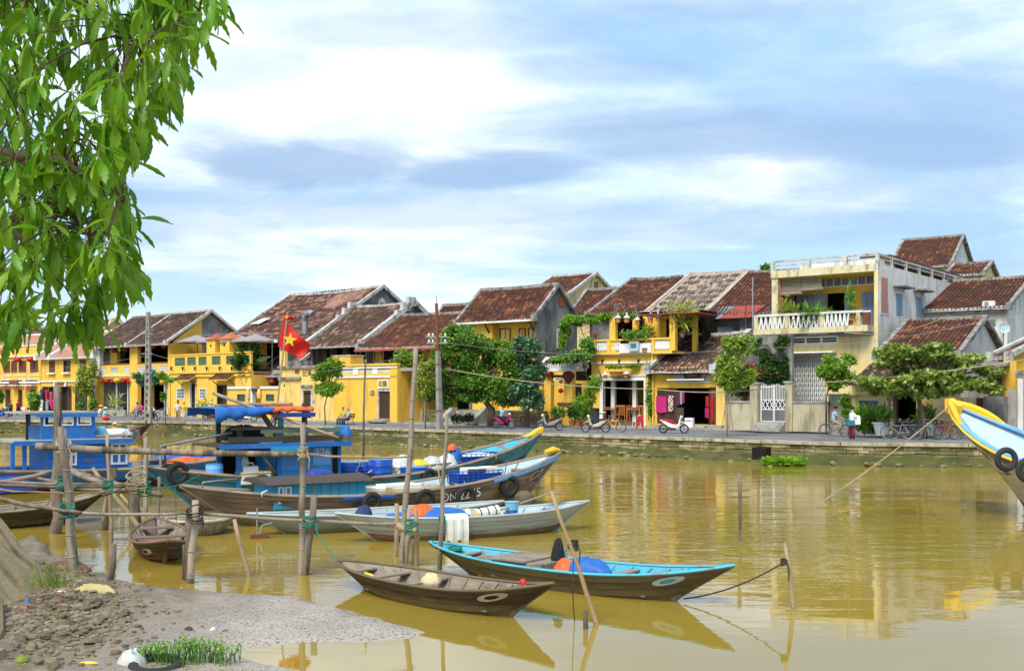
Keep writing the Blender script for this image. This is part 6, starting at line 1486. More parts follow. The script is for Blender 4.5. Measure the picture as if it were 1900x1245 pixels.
def subclumps(px,py,rx,ry,Y,n,rg,depth=1.0,f=.42):
 """break one crown outline (pixels) into n smaller clumps round the depth Y"""
 k=Y/F;out=[]
 for i in range(n):
  a=rg.uniform(0,6.28);q=math.sqrt(rg.random())*.72
  x,y,z=math.cos(a)*q*rx*k,rg.uniform(-.6,.6)*rx*k*depth,math.sin(a)*q*ry*k;s_=f*rg.uniform(.6,1.25)
  c=P(px,py,Y)+Vector((x,y,z));out.append((c,(rx*k*s_,rx*k*s_*depth,ry*k*s_*1.05)))
 return out
def tree(label,foot,crowns,m,n,size,trunk=None,r=.12,name='tree',cat='tree',bark='bark',seed=1,flowers=None,group=None,nsub=9,stakes=False,asp=.5,droop=.3,rose=0,f=.42,depth=1.0):
 """foot = world point; crowns = [(px, py, rx, ry)...] in the photograph's pixels at the tree's own distance"""
 rg=random.Random(seed);Y=foot.y;t=empty(name,foot,0,label,cat,group);cl=[]
 for(px,py,rx,ry)in crowns:cl+=subclumps(px,py,rx,ry,Y,nsub,rg,depth,f)
 cl=[(c-foot,q)for c,q in cl]
 leaf_cloud('crown',cl,n,size,m,t,seed,asp,droop,rose=rose)
 b=MB();tp=P(*trunk[-1],Y)-foot if trunk else cl[0][0];pts=[Vector((0,0,-.1))]+[P(*q,Y)-foot for q in(trunk or[])]
 if not trunk:pts.append(tp)
 b.tube(pts,[r*(1-.55*i/(len(pts)-1))for i in range(len(pts))],7)
 for c,q in cl[::2]:
  s0=pts[-1].lerp(pts[-2],rg.uniform(0,.7))if len(pts)>1 else pts[-1];mid=s0.lerp(c,.55)+Vector((rg.uniform(-.2,.2),rg.uniform(-.2,.2),rg.uniform(-.1,.3)))*q[0]
  b.tube([s0,mid,c],[r*.38,r*.22,r*.08],5)
 b.build('trunk',bark,t,smooth=True)
 if flowers:
  for fm,fn,fs in flowers:leaf_cloud('flowers',cl,fn,fs,fm,t,seed+9,.8,0,.9)
 if stakes:
  for k in range(3):
   a=k*2.1+.4;MB().tube([(.42*math.cos(a),.42*math.sin(a),0),(.05*math.cos(a),.05*math.sin(a),2.0)],.022,5).build('stake','bamboo',t)
 return t
def ft(px,py,z=1.0):return G(px,py,z)
tree('slim young tree with yellow-green leaves in front of the pink-roofed shop',ft(166,769,1.11),[(160,705,19,34),(152,720,14,14),(171,690,9,22)],'leaf_yellow',2200,.34,[(166,740),(163,700)],.07,bark='bark_light',seed=2)
tree('round dark green bush before the leftmost yellow house',ft(66,770),[(66,742,13,16)],'leaf_mid',1400,.3,None,.05,name='bush',cat='bush',seed=3)
tree('clipped green bush at the left edge of the picture by the leftmost house',ft(-2,768),[(-3,735,9,16)],'leaf_mid',900,.3,None,.05,name='bush',cat='bush',seed=4)
tree('small bushy plant right of the pink-roofed shop',ft(174,769,1.11),[(172,748,7,18),(150,752,9,8)],'leaf_mid',900,.26,None,.04,name='shrub',cat='shrub',seed=5)
tree('dark-leaved tree half hiding the concrete utility pole before the two-bay house',ft(268,778),[(262,700,16,9),(285,698,16,10),(275,707,20,7)],'leaf_bluish',1700,.34,[(268,740),(272,706)],.06,seed=6)
tree('spindly young tree tied to stakes in front of the two-bay house',ft(307,784),[(322,704,14,5),(303,735,6,9),(300,697,10,6)],'leaf_bright',420,.28,[(307,740),(311,703)],.05,bark='bark_light',stakes=True,seed=7,nsub=5)
tree('young bright green tree before the faded yellow wall',ft(604,788),[(606,690,26,16),(622,684,14,22),(608,722,34,17),(590,700,14,10)],'leaf_bright',4200,.24,[(602,755),(607,735),(612,700)],.06,bark='bark_light',seed=8)
tree('leafy tree with reddish tips overhanging the bright yellow wall',ft(768,784),[(752,690,32,38),(770,668,26,20),(737,706,18,22)],'leaf_bright',6500,.22,[(770,740),(765,700)],.12,seed=9,flowers=[('flower_orange',260,.14),('leaf_olive',900,.2)])
tree('pale young tree held by a tripod of stakes beside the tall wooden utility pole',ft(789,795),[(793,700,20,34),(806,676,14,12),(783,716,12,16)],'leaf_yellow',2600,.22,[(790,755),(790,715)],.05,bark='bark_light',stakes=True,seed=10)
tree('large old tree with olive leaves and a few yellow flowers above the stone steps',ft(911,788,1.2),[(862,640,52,34),(905,655,50,38),(850,690,45,42),(925,690,46,40),(962,700,34,36),(830,730,28,22),(900,715,40,26),(850,618,34,18),(940,722,36,20),(812,690,26,30),(825,655,24,24),(880,738,34,14),(945,742,30,14),(800,730,22,18)],'leaf_mid',36000,.22,[(912,760),(898,742),(890,700)],.30,seed=11,nsub=8,flowers=[('flower_orange',110,.22),('leaf_olive',7000,.22),('leaf_bright',7000,.22)])
tree('blue-green broad-leaved tree against the grey gable wall',ft(978,789,1.2),[(975,650,28,26),(985,690,28,34),(975,730,26,28),(995,745,14,14),(968,632,14,12)],'leaf_bluish',7500,.30,[(980,750),(978,690)],.14,seed=12,nsub=8)
tree('bushy lime-green tree right of the stone steps, lowest of the clump',ft(832,778,1.2),[(835,640,18,22),(870,612,26,12)],'leaf_bright',3200,.22,[(832,740),(838,680)],.09,seed=13)
def vine(label,foot,crowns,m,n,size,seed,nsub=8,name='vine',cat='vine',**k):return tree(label,foot,crowns,m,n,size,None,.03,name=name,cat=cat,seed=seed,nsub=nsub,**k)
vine('bright green vine covering the terrace pergola left of the restaurant balcony',Vector((6.2,74.5,4.5)),[(1060,598,22,14),(1090,592,30,11),(1125,590,26,9),(1155,587,22,6),(1048,620,11,28),(1176,586,12,4)],'leaf_bright',9000,.20,14,f=.38,depth=.8)
vine('loose climbing plant hanging between the gateway and the restaurant',Vector((5.4,74,3.6)),[(1075,655,26,14),(1090,640,14,20),(1050,664,20,7),(1030,668,14,5)],'leaf_mid',4200,.22,15)
vine('thin vine strung across the yellow restaurant wall under its balcony',HJ.o+Vector((-1.5,.6,4.0)),[(1140,681,22,2.5),(1175,680,26,3),(1200,676,12,4)],'leaf_bright',800,.17,16,depth=.15)
vine('vine climbing the right edge of the restaurant front',HJ.o+Vector((-.6,-.5,.5)),[(1207,690,6,22),(1206,735,6,26),(1208,760,6,18)],'leaf_mid',1300,.19,17,depth=.5)
tree('arching bamboo-like shrub left of the restaurant opening',ft(1094,794,1.11),[(1100,725,15,26),(1085,745,22,14),(1110,712,10,18)],'leaf_bright',2600,.26,None,.04,name='shrub',cat='shrub',seed=18,asp=.22)
tree('young tree with pale stakes before the tailor shop\'s garden wall',ft(1350,810),[(1362,650,26,34),(1385,640,18,24),(1350,700,30,34),(1340,676,14,16),(1392,700,14,14)],'leaf_yellow',3000,.20,[(1349,760),(1352,700)],.045,bark='bark_light',stakes=True,seed=19,flowers=[('leaf_bright',1500,.2)])
tree('flowering shrub with orange and pink blossoms behind the garden wall',wpos(HM,HM.u(1395,2.2),2.2,0),[(1372,715,24,28),(1405,690,26,24),(1425,700,18,26),(1365,690,12,14)],'leaf_dark',6500,.22,None,.08,name='shrub',cat='shrub',seed=20,flowers=[('flower_red',420,.19),('flower_pink',160,.2),('flower_orange',260,.17)])
vine('dense dark ivy covering the wall left of the folding grille',wpos(HM,HM.u(1440,3.5),3.5,0),[(1445,640,14,18),(1452,690,20,50),(1430,700,24,44),(1420,660,14,26),(1405,640,14,18),(1395,700,14,30),(1460,632,10,10)],'leaf_dark',9000,.17,21,depth=.25)
tree('small bright climber tree in front of the folding grille of the modern house',ft(1533,803,1.11),[(1548,678,28,20),(1560,700,22,18),(1535,690,18,16),(1575,668,14,12),(1545,715,12,12)],'leaf_bright',4200,.20,[(1533,740),(1540,700)],.06,seed=22)
tree('weedy bush against the grey wall left of the cream shop',ft(1574,804,1.11),[(1572,762,9,24),(1568,742,8,12)],'leaf_bright',900,.2,None,.03,name='bush',cat='bush',seed=23)
tree('wide spreading almond tree with flat tiers of large round leaves over the parked bicycles',ft(1716,812,1.05),[(1660,655,34,10),(1700,662,44,11),(1745,668,40,12),(1625,712,36,11),(1680,700,46,14),(1740,702,44,13),(1790,672,34,10),(1830,690,30,9),(1790,712,44,10),(1838,722,26,7),(1690,728,40,10),(1745,728,44,9),(1640,724,26,9),(1655,672,26,10),(1735,645,26,6),(1770,690,30,12)],'leaf_almond',15000,.27,[(1712,770),(1704,738),(1708,700)],.17,seed=24,nsub=6,asp=.75,droop=-.2,rose=6,bark='bark',f=.5)
tree('traveller palm with big dark upright leaves at the terrace end',wpos(HE,HE.u(462,1.0),1.0,2.3),[(462,676,9,22),(449,690,8,14)],'leaf_dark',160,1.5,None,.1,name='palm',cat='palm',seed=25,asp=.3,droop=-.8,nsub=3)
tree('tall hazy green trees behind the leftmost roofs',Vector((-72,165,1)),[(40,590,26,26),(15,600,30,24),(58,604,16,12),(-30,590,40,40)],'leaf_mid',9000,.5,None,.3,seed=26)
for i,(px,py,rx,ry,z_)in enumerate(((560,632,60,20,130),(806,601,22,8,108),(1420,497,10,8,100))):
 if i:tree(('','palm fronds peeping over the roofs behind the utility pole','tuft of green behind the roof left of the modern house')[i],Vector(((px-CX)/F*z_,z_,1)),[(px,py,rx*.5,ry)],'leaf_mid',500,.4,None,.12,seed=30+i,nsub=4)
def pot_plant(px,py,w,hh,m,label,pot='terracotta',z=1.11,asp=.35,n=260,sz=.32,grp=None):
 f=G(px,py,z);t=empty('potted_plant',f,0,label,'potted plant',grp);k=f.y/F;ph=min(.42,hh*k*.35)
 MB().lathe([(ph*.42,0),(ph*.6,ph*.92),(ph*.66,ph*.93),(ph*.66,ph),(ph*.5,ph)],10).build('pot',pot,t)
 leaf_cloud('foliage',[(Vector((0,0,ph+hh*k*.42)),(w*k*.5,w*k*.5,hh*k*.42))],n,sz,m,t,int(px),asp,-.5,.2);return t
for i,(px,py,w,hh,m,lb)in enumerate(((1037,790,26,30,'leaf_mid','spreading potted plant at the right foot of the small gateway'),(1062,791,14,34,'leaf_dark','first dark potted shrub right of the gateway'),(1074,791.5,14,30,'leaf_dark','second dark potted shrub right of the gateway'),(1086,792,13,32,'leaf_mid','third potted shrub, nearest the blackboard'),(1063,752,16,20,'leaf_bright','bright green plant on the gateway planter'))):
 pot_plant(px,py,w,hh,m,lb,z=1.11 if i<4 else 2.1,grp='potted plants by the gateway')
def on_h(h,px,py,v):return wpos(h,h.u(px,v),v,h.z(px,py,v))
def foliage_at(pos,w,hh,m,label,n=200,sz=.25,name='potted_plant',pot='terracotta',asp=.3,seed=1,fl=None):
 t=empty(name,pos,0,label,'plant');MB().lathe([(.12,0),(.2,.26),(.17,.26)],9).build('pot',pot,t);c=[(Vector((0,0,.26+hh/2)),(w/2,w/2,hh/2))]
 leaf_cloud('foliage',c,n,sz,m,t,seed,asp,-.4,.15)
 if fl:leaf_cloud('flowers',c,40,.13,fl,t,seed+3,.9,0,.8)
foliage_at(on_h(HN,1512,607,-.6),1.7,.9,'leaf_mid','feathery cycad on the modern house balcony, centre',420,.75,asp=.12,seed=41)
foliage_at(on_h(HN,1459,603,-.6),.9,1.3,'leaf_yellow','yellow-green plant on the modern house balcony, left',160,.5,seed=42,asp=.2)
foliage_at(on_h(HN,1476,603,-.6),.4,1.1,'leaf_yellow','thin sprig on the modern house balcony, left of the cycad',50,.4,seed=43,asp=.3)
foliage_at(on_h(HN,1578,602,-.6),.7,2.4,'leaf_mid','tall potted bush on the modern house balcony, right',260,.28,seed=44)
foliage_at(on_h(HN,1592,601,-.6),.9,.6,'leaf_olive','low pink-flowered plant at the right end of the modern balcony',120,.3,seed=45,fl='flower_pink')
foliage_at(on_h(HJ,1177,641,-.2),1.9,.8,'leaf_mid','leafy window box with red flowers on the restaurant balcony',420,.3,seed=46,fl='flower_red')
foliage_at(on_h(HJ,1203,640,-.2),1.0,1.1,'leaf_bright','taller bright plant at the right end of the balcony planter',240,.3,seed=47)
foliage_at(on_h(HJ,1266,626,.3),1.8,2.2,'leaf_yellow','fresh green palm-like plant beside the restaurant roof column',360,.7,seed=48,asp=.14)
foliage_at(on_h(HD,324,772,-.8),1.6,2.0,'leaf_bright','spiky potted plant by the terrace house doorstep',60,1.1,seed=49,asp=.12)if False else None
foliage_at(G(379,777,1.11),1.4,1.3,'leaf_mid','spiky green plant left of the parked red motorbikes',70,1.0,seed=50,asp=.12)
foliage_at(G(213,771,1.11),1.3,1.9,'leaf_yellow','spiky yellow-green plant at the low wall of the two-bay house',70,.9,seed=51,asp=.12)
def strap_bed(label,x0,x1,py,hpx,m,n,sz,seed,z=1.11):
 a,c=G(x0,py,z),G(x1,py,z);t=empty('shrub',(a+c)/2,0,label,'shrub');cl=[]
 rg=random.Random(seed);k=a.y/F
 for i in range(8):p=a.lerp(c,(i+.5)/8)-(a+c)/2;cl.append((p+Vector((0,.2,hpx*k*.45)),((c-a).length/11,.5,hpx*k*.45*rg.uniform(.8,1.15))))
 leaf_cloud('foliage',cl,n,sz,m,t,seed,.22,-1.1,.1)
strap_bed('bed of lush strap-leaved plants below the cream shop window',1590,1648,807,46,'leaf_bright',1100,.62,61)
strap_bed('lush strap-leaved plants behind the bicycles under the almond tree',1700,1765,803,62,'leaf_bright',1100,.85,62)
strap_bed('scrubby greenery at the foot of the grey yard wall',1812,1880,800,26,'leaf_mid',800,.35,63)
strap_bed('dark weeds growing between the old stones beside the steps',838,880,789,22,'leaf_dark',700,.26,64)
for i,px in enumerate((1635,1718)):
 f=G(px,808,1.11);t=empty('planter',f,0,'large white tapered planter %s'%('below the cream shop banner','behind the bicycles')[i],'planter');MB().lathe([(.26,0),(.42,.62),(.48,.63),(.48,.70),(.4,.70)],14).build('pot','paint_white',t,smooth=False);leaf_cloud('foliage',[(Vector((0,0,.95)),(.5,.5,.4))],160,.5,'leaf_mid',t,70+i,.25,-.8,.1)
def floating():
 f=G(1450,864,0);t=tag(leaf_cloud('water_hyacinth',[(Vector((x,y,.13)),(.42,.35,.16))for x,y in((-.55,0),(0,.1),(.5,-.05),(.2,-.2),(-.2,-.15),(.85,.1))],900,.26,'leaf_bright',None,80,.7,-.7,.1),'floating clump of bright green water hyacinth off the stone quay','plant');t.location=f
floating()
# people
def person(loc,rz,label,top,bottom,pose='stand',h=1.64,skin='skin_tan',hair='hair_black',hat=None,arms=None,group=None,long=True,skirt=False,female=False):
 t=empty('person',loc,rz,label,'person',group);s=h/1.7
 sit=pose in('sit','ride');z0={'stand':.90,'walk':.89,'sit':.48,'ride':.86,'squat':.30,'ground':.14}[pose]
 lean={'stand':.02,'walk':.05,'sit':.02,'ride':.16,'squat':.35,'ground':.25}[pose]
 def D(a,L,y=0):return Vector((math.sin(a)*L,y,-math.cos(a)*L))
 hip=Vector((0,0,z0));ch=hip+Vector((math.sin(lean)*.44,0,math.cos(lean)*.44));nk=ch+Vector((.01,0,.10));hd=nk+Vector((.03,0,.13))
 J={};sw=.155 if female else .18
 for sd in(1,-1):
  th,sh={'stand':(.03*sd,0),'walk':(.34*sd,-.12+.16*sd),'sit':(1.45,.05),'ride':(1.15,-.25),'squat':(2.0,-.5),'ground':(1.5,.9)}[pose]
  hp=hip+Vector((0,.09*sd,-.03));kn=hp+D(th,.43,.03*sd*(3 if sit else 1));an=kn+D(sh,.42);J[sd]=[hp,kn,an,an+Vector((.17,.02*sd,-.05))]
  ua,fa=(arms or{'stand':(.08,.25),'walk':(-.35*sd,-.1*sd+.35),'sit':(.45,1.15),'ride':(.75,1.2),'squat':(.7,1.3),'ground':(.6,1.2)}[pose])if not(arms and isinstance(arms,dict))else arms[sd]
  so_=ch+Vector((0,sw*sd,-.02));el=so_+D(ua,.28,.05*sd);wr=el+D(fa,.25,-.01*sd);J[sd]+=[so_,el,wr,wr+D(fa,.07)]
 me=bpy.data.meshes.new('body');V_,E_,Rd=[],[],[]
 def v(p,r):V_.append(tuple(Vector(p)*s));Rd.append(r*s);return len(V_)-1
 def e(a,b_):E_.append((a,b_))
 a0=v(hip,.125);a1=v(hip.lerp(ch,.45),.105 if female else .115);a2=v(ch,.125);a3=v(nk,.052);a4=v(hd,.082);a5=v(hd+Vector((0,0,.10)),.085);e(a0,a1);e(a1,a2);e(a2,a3);e(a3,a4);e(a4,a5)
 for sd in(1,-1):
  hp,kn,an,to,so_,el,wr,ha=J[sd]
  b0=v(hp,.085);b1=v(kn,.055);b2=v(an,.038);b3=v(to,.03);e(a0,b0);e(b0,b1);e(b1,b2);e(b2,b3)
  c0=v(so_,.055);c1=v(el,.038);c2=v(wr,.026);c3=v(ha,.030);e(a2,c0);e(c0,c1);e(c1,c2);e(c2,c3)
  d=(ha-wr).normalized()
  for k in range(4):f0=v(ha+d*.045+Vector((0,(k-1.5)*.017,0)),.009);f1=v(ha+d*(.085-.008*abs(k-1.3))+Vector((.01,(k-1.5)*.018,-.005)),.008);e(c3,f0);e(f0,f1)
  f0=v(wr+d*.05+Vector((.035,-.01*sd,0)),.010);e(c3,f0)
 me.from_pydata(V_,E_,[]);o=bpy.data.objects.new('body',me);COL.objects.link(o);setp(o,t);m_=o.modifiers.new('skin','SKIN')
 for i,sv in enumerate(me.skin_vertices[0].data):sv.radius=(Rd[i],Rd[i]);sv.use_root=(i==0)
 m_.use_smooth_shade=True;me.materials.append(MATS[skin]);o.modifiers.new('sub','SUBSURF').levels=1;o.modifiers['sub'].render_levels=1
 S_=lambda p:Vector(p)*s
 b=MB();b.tube([S_(hip+Vector((0,0,-.04))),S_(hip.lerp(ch,.3)),S_(hip.lerp(ch,.75)),S_(ch),S_(ch.lerp(nk,.6))],[q*s for q in(.155,.14 if female else .15,.165,.16,.075)],10)
 for sd in(1,-1):so_,el,wr=J[sd][4:7];b.tube([S_(ch+Vector((0,.08*sd,.0))),S_(so_),S_(so_.lerp(el,.5)),S_(so_.lerp(el,.8))],[q*s for q in(.085,.072,.06,.058)],8)
 b.build('shirt',top,t,smooth=True)
 b=MB()
 if skirt:
  kn=(J[1][1]+J[-1][1])/2;an=(J[1][2]+J[-1][2])/2;b.tube([S_(hip+Vector((0,0,.06))),S_(hip),S_(kn),S_(kn.lerp(an,.75 if long else .1))],[q*s for q in(.145,.165,.17,.19)],10)
 else:
  b.tube([S_(hip+Vector((0,0,.06))),S_(hip),S_(hip+Vector((0,0,-.08)))],[q*s for q in(.15,.16,.13)],10)
  for sd in(1,-1):hp,kn,an=J[sd][:3];b.tube([S_(hp),S_(hp.lerp(kn,.5)),S_(kn),S_(kn.lerp(an,.9 if long else .12))],[q*s for q in(.112,.098,.08,.068)],8)
 b.build('trousers' if not skirt else 'skirt',bottom,t,smooth=True)
 hc=hd+Vector((0,0,.055));sh_=MB()
 for sd in(1,-1):an,to=J[sd][2:4];sh_.bar(S_(an+Vector((-.06,0,-.05))),S_(to+Vector((.03,0,-.01))),.085*s,.06*s);sh_.build('shoe','cloth_brown',t);sh_=MB()
 MB().blob(S_(hc+Vector((-.022,0,.035))),.105*s,10,6,.03).build('hair',hair,t,smooth=True)
 MB().prism([(S_(hc).x+.085*s,S_(hc).z-.045*s),(S_(hc).x+.115*s,S_(hc).z-.05*s),(S_(hc).x+.085*s,S_(hc).z)],-.012*s,.012*s,'y').build('nose',skin,t)
 for sd in(1,-1):MB().blob(S_(hc+Vector((.078,.032*sd,.005))),.012*s,6,4,0).build('eye','paint_black',t)
 MB().cbox(*(S_(hc+Vector((.084,0,-.065)))),.006*s,.04*s,.01*s).build('mouth','silk_dark_red',t)
 if hat=='cone':MB().lathe([(.24*s,0),(.02*s,.17*s),(.0,.18*s)],14,c=S_(hc+Vector((-.01,0,.045)))).build('hat','straw',t)
 elif hat=='brim':b=MB();b.lathe([(.20*s,0),(.20*s,.012),(.10*s,.02*s),(.09*s,.11*s),(.05*s,.13*s)],12,c=S_(hc+Vector((0,0,.06))));b.build('hat','cloth_khaki' if top!='cloth_lightblue' else 'cloth_brown',t)
 elif hat:MB().lathe([(.125*s,-.02*s),(.128*s,.04*s),(.10*s,.11*s),(.03*s,.14*s)],12,c=S_(hc)).build('helmet',hat,t,smooth=True)
 return t
def world_rz(px_dir):return px_dir
RT=R(-41)
# two-wheelers
def wheel(parent,x,r,tyre='rubber',spokes=True,w=.035,rim='metal_grey'):
 MB().torus((x,0,r),(0,1,0),r-w*.5,w*.5,20,6).build('tyre',tyre,parent)
 b=MB();b.torus((x,0,r),(0,1,0),r-w*1.15,w*.22,20,5);b.lathe([(.03,-.04),(.03,.04)],8,M=Matrix.Translation((x,0,r))@Matrix.Rotation(R(90),4,'X'))
 if spokes:
  for k in range(10):a=2*math.pi*k/10;b.bar((x,.02*(-1)**k,r),(x+(r-w)*math.cos(a),0,r+(r-w)*math.sin(a)),.006)
 else:
  for k in range(5):a=2*math.pi*k/5;b.bar((x,0,r),(x+(r-w)*math.cos(a),0,r+(r-w)*math.sin(a)),.035)
 b.build('rim',rim,parent)
def bicycle(loc,rz,label,col='paint_black',basket=None,group='bicycles along the street',lean=.08):
 t=empty('bicycle',loc,rz,label,'bicycle',group);t.rotation_euler=(lean,0,rz);r=.33
 wf=empty('wheel',(0,0,0));setp(wf,t);wheel(wf,.52,r);wr=empty('wheel',(0,0,0));setp(wr,t);wheel(wr,-.52,r)
 b=MB();seat,crank,head=(-.22,0,.80),(-.08,0,.28),(.34,0,.82)
 for p,q in((seat,crank),(crank,(.36,0,.62)),(seat,(-.52,0,r)),(crank,(-.52,0,r)),(head,(.36,0,.60)),((.36,0,.60),(.52,0,r)),((-.19,0,.66),(.35,0,.68))):b.tube([p,q],.018,6)
 b.build('frame',col,t);b=MB();b.box(-.36,-.12,-.075,.075,.84,.89);b.box(-.13,-.02,-.03,.03,.85,.885);b.build('saddle','cloth_brown',t)
 b=MB();b.tube([head,(.32,0,.95)],.014,6);b.tube([(.20,-.28,.98),(.30,-.2,1.0),(.33,0,.96),(.30,.2,1.0),(.20,.28,.98)],.013,6);b.build('handlebar','chrome',t)
 MB().torus((-.08,0,.28),(0,1,0),.09,.008,12,4).bar((-.08,.07,.28),(.05,.07,.16),.015).bar((-.08,-.07,.28),(-.2,-.07,.40),.015).build('crank','metal_grey',t)
 b=MB();b.torus((-.52,0,r),(0,1,0),r+.03,.012,16,4,3);b.box(-.86,-.30,-.06,.06,.70,.715);b.build('rear_rack','metal_grey',t)
 if basket:
  b=MB()
  for z in(.72,.80,.88,.97):w_=.11+(z-.72)*.2;b.box(.42,.46+w_*1.8,-w_,-w_+.012,z-.008,z+.008);b.box(.42,.46+w_*1.8,w_-.012,w_,z-.008,z+.008);b.box(.45+w_*1.8,.46+w_*1.8,-w_,w_,z-.008,z+.008);b.box(.42,.43,-w_,w_,z-.008,z+.008)
  for k in range(7):y=-.14+.28*k/6;b.bar((.62,y*.7,.72),(.66,y,.97),.008);b.bar((.43,y*.7,.72),(.43,y,.97),.008)
  b.box(.43,.64,-.1,.1,.715,.722);b.build('basket',basket,t)
 return t
def motorbike(loc,rz,label,body='paint_red',seatc='cloth_black',lean=.06,group='motorbikes along the street',steer=0):
 t=empty('motorbike',loc,rz,label,'motorbike',group);t.rotation_euler=(lean,0,rz);r=.27
 for x in(.60,-.60):wf=empty('wheel',(0,0,0));setp(wf,t);wheel(wf,x,r,w=.075,spokes=False)
 b=MB()
 b.prism([(.22,.34),(.34,.42),(.44,.92),(.36,.96),(.27,.60),(.16,.42)],-.15,.15,'y');b.build('leg_shield',body,t,bevel=.02)
 MB().prism([(-.72,.72),(-.80,.80),(-.50,.72),(-.18,.58),(.18,.42),(.20,.30),(-.20,.34),(-.48,.52)],-.10,.10,'y').build('side_panels',body,t,bevel=.02)
 MB().prism([(.34,.60),(.52,.62),(.74,.50),(.82,.40),(.70,.57),(.52,.68),(.36,.68)],-.055,.055,'y').build('front_mudguard',body,t,bevel=.01)
 MB().prism([(-.70,.76),(-.66,.84),(-.30,.80),(-.06,.74),(.06,.66),(-.10,.62),(-.40,.70)],-.11,.11,'y').build('seat',seatc,t,bevel=.025)
 b=MB();b.prism([(-.30,.20),(.12,.20),(.16,.36),(-.10,.42),(-.32,.36)],-.09,.09,'y');b.tube([(.1,-.13,.24),(-.3,-.15,.24),(-.75,-.16,.30)],[.02,.04,.045],8);b.build('engine','metal_dark',t)
 b=MB();b.tube([(.40,.0,.92),(.60,.0,.27)],.03,6);b.tube([(.30,-.30,.98),(.38,-.16,1.02),(.40,0,.98),(.38,.16,1.02),(.30,.30,.98)],.017,6);b.build('handlebar','metal_grey',t)
 MB().blob((.44,0,.95),.09,8,5,0).build('headlight','paint_white',t)
 b=MB()
 for sd in(1,-1):b.bar((.36,.2*sd,1.0),(.34,.24*sd,1.13),.01);b.cbox(.34,.26*sd,1.15,.02,.10,.06)
 b.build('mirrors','metal_dark',t);MB().cbox(-.80,0,.66,.04,.16,.12).build('tail_light','silk_red',t)
 MB().tube([(-.1,-.1,.2),(-.15,-.28,.02)],.012,5).build('stand','metal_dark',t);return t
def sp(px,py):return G(px,py,1.0)
motorbike(sp(935,795),RT+.15,'crimson motorbike being ridden past the old stone steps','cloth_magenta',lean=0,group=None)
person(sp(931,795)+Vector((0,0,-.06)),RT+.15,'rider in a pale blue shirt and dark helmet on the crimson motorbike','cloth_cyan','cloth_black','ride',hat='paint_black')
motorbike(sp(1020,799),RT+math.pi+.9,'grey motorbike parked facing the river by the gateway','cloth_grey')
motorbike(sp(1105,802),RT+math.pi+.5,'old cream moped parked in front of the restaurant','hull_cream')
bicycle(sp(1138,802),RT+math.pi+.1,'bright yellow bicycle parked in front of the restaurant','boat_yellow')
motorbike(sp(1250,804),RT+.5,'glossy white and red motorbike parked before the tailor shop','paint_white','cloth_red')
for(px,py,c,lb)in((232+22,779,'paint_black','dark bicycle parked left of the concrete utility pole'),(300,779,'metal_grey','grey bicycle parked right of the concrete utility pole')):bicycle(sp(px,py),RT+.1,lb,c)
motorbike(sp(280,782),RT+.2,'black motorbike with a white-shirted rider beside the concrete utility pole','paint_black',group=None)
person(sp(278,782)+Vector((0,0,-.06)),RT+.2,'rider in a white shirt on the black motorbike','cloth_white','cloth_jeans','ride')
motorbike(sp(4,776),RT+.3,'blue motorbike parked at the left edge of the picture','boat_blue')
motorbike(sp(392,780),RT+math.pi+.5,'dark red motorbike with a helmeted rider by the spiky plant','cloth_wine',group=None)
person(sp(394,780)+Vector((0,0,-.06)),RT+math.pi+.5,'rider in a yellow shirt and white helmet on the dark red motorbike','cloth_yellow','cloth_jeans','ride',hat='paint_white')
motorbike(sp(427,780),RT+.1,'red motorbike parked behind the tarpaulin, left one','paint_red');motorbike(sp(457,783),RT+.8,'red and white motorbike parked behind the tarpaulin, right one','paint_white','cloth_red');motorbike(sp(512,784),RT+math.pi-.2,'maroon motorbike parked at the faded yellow wall','cloth_wine')
bicycle(sp(1550,810),RT+.35,'pale bicycle ridden by a man in a brown hat','shutter_green','plastic_cyan',None,0)
person(sp(1547,810)+Vector((0,0,.04)),RT+.35,'man in a brown hat and blue-grey shirt riding a bicycle','cloth_lightblue','cloth_khaki','ride',hat='brim',h=1.62)
person(sp(1581,816),RT+1.2,'woman in a white top and wine-red trousers reading something in her hands','cloth_white','cloth_wine','stand',1.62,'skin_light',arms=(.35,1.7),female=True)
w_=sp(1581,816);b=MB();b.box(-.16,.16,-.05,.05,0,.26);b.tube([(-.13,0,.25),(-.05,0,.75),(.1,0,.8)],.015,5);o=b.build('handbag','cloth_teal',None,label='teal shoulder bag carried by the woman in wine-red trousers',cat='bag');o.location=w_+Vector((-.12,-.22,.72))
MB().prism([(-.14,0),(.16,.02),(.12,.46),(-.08,.5)],-.04,.04,'y').build('shawl','cloth_white',None,label='white cloth draped at the side of the woman with the teal bag',cat='shawl').location=w_+Vector((.22,-.12,.75))
for i,(px,py,a,c,bk)in enumerate(((1665,814,.2,'metal_grey','wood_dark'),(1680,814,.35,'paint_black',None),(1695,813,.5,'paint_black','metal_dark'),(1726,816,1.0,'shutter_green','metal_dark'),(1755,815,.9,'paint_red','metal_dark'),(1772,814,.8,'paint_black',None))):
 bicycle(sp(px,py),RT+math.pi+a,('grey bicycle with a brown basket, leftmost under the almond tree','black bicycle second from the left under the almond tree','black bicycle third from the left under the almond tree','green bicycle with a dark basket under the almond tree','red bicycle with a dark basket under the almond tree','black bicycle nearest the yellow bow')[i],c,bk,'bicycles parked under the almond tree',.12)
bicycle(G(985,790,1.1),RT+.1,'dark bicycle leaning in the shade left of the gateway','paint_black')
motorbike(sp(1893,811),RT+math.pi-.1,'red motorbike at the right edge of the picture','paint_red')
person(sp(1885,811)+Vector((0,0,-.06)),RT+math.pi-.1,'passenger in a pink sleeveless top and white shorts on the red motorbike','cloth_pink','cloth_white','ride',long=False,female=True)
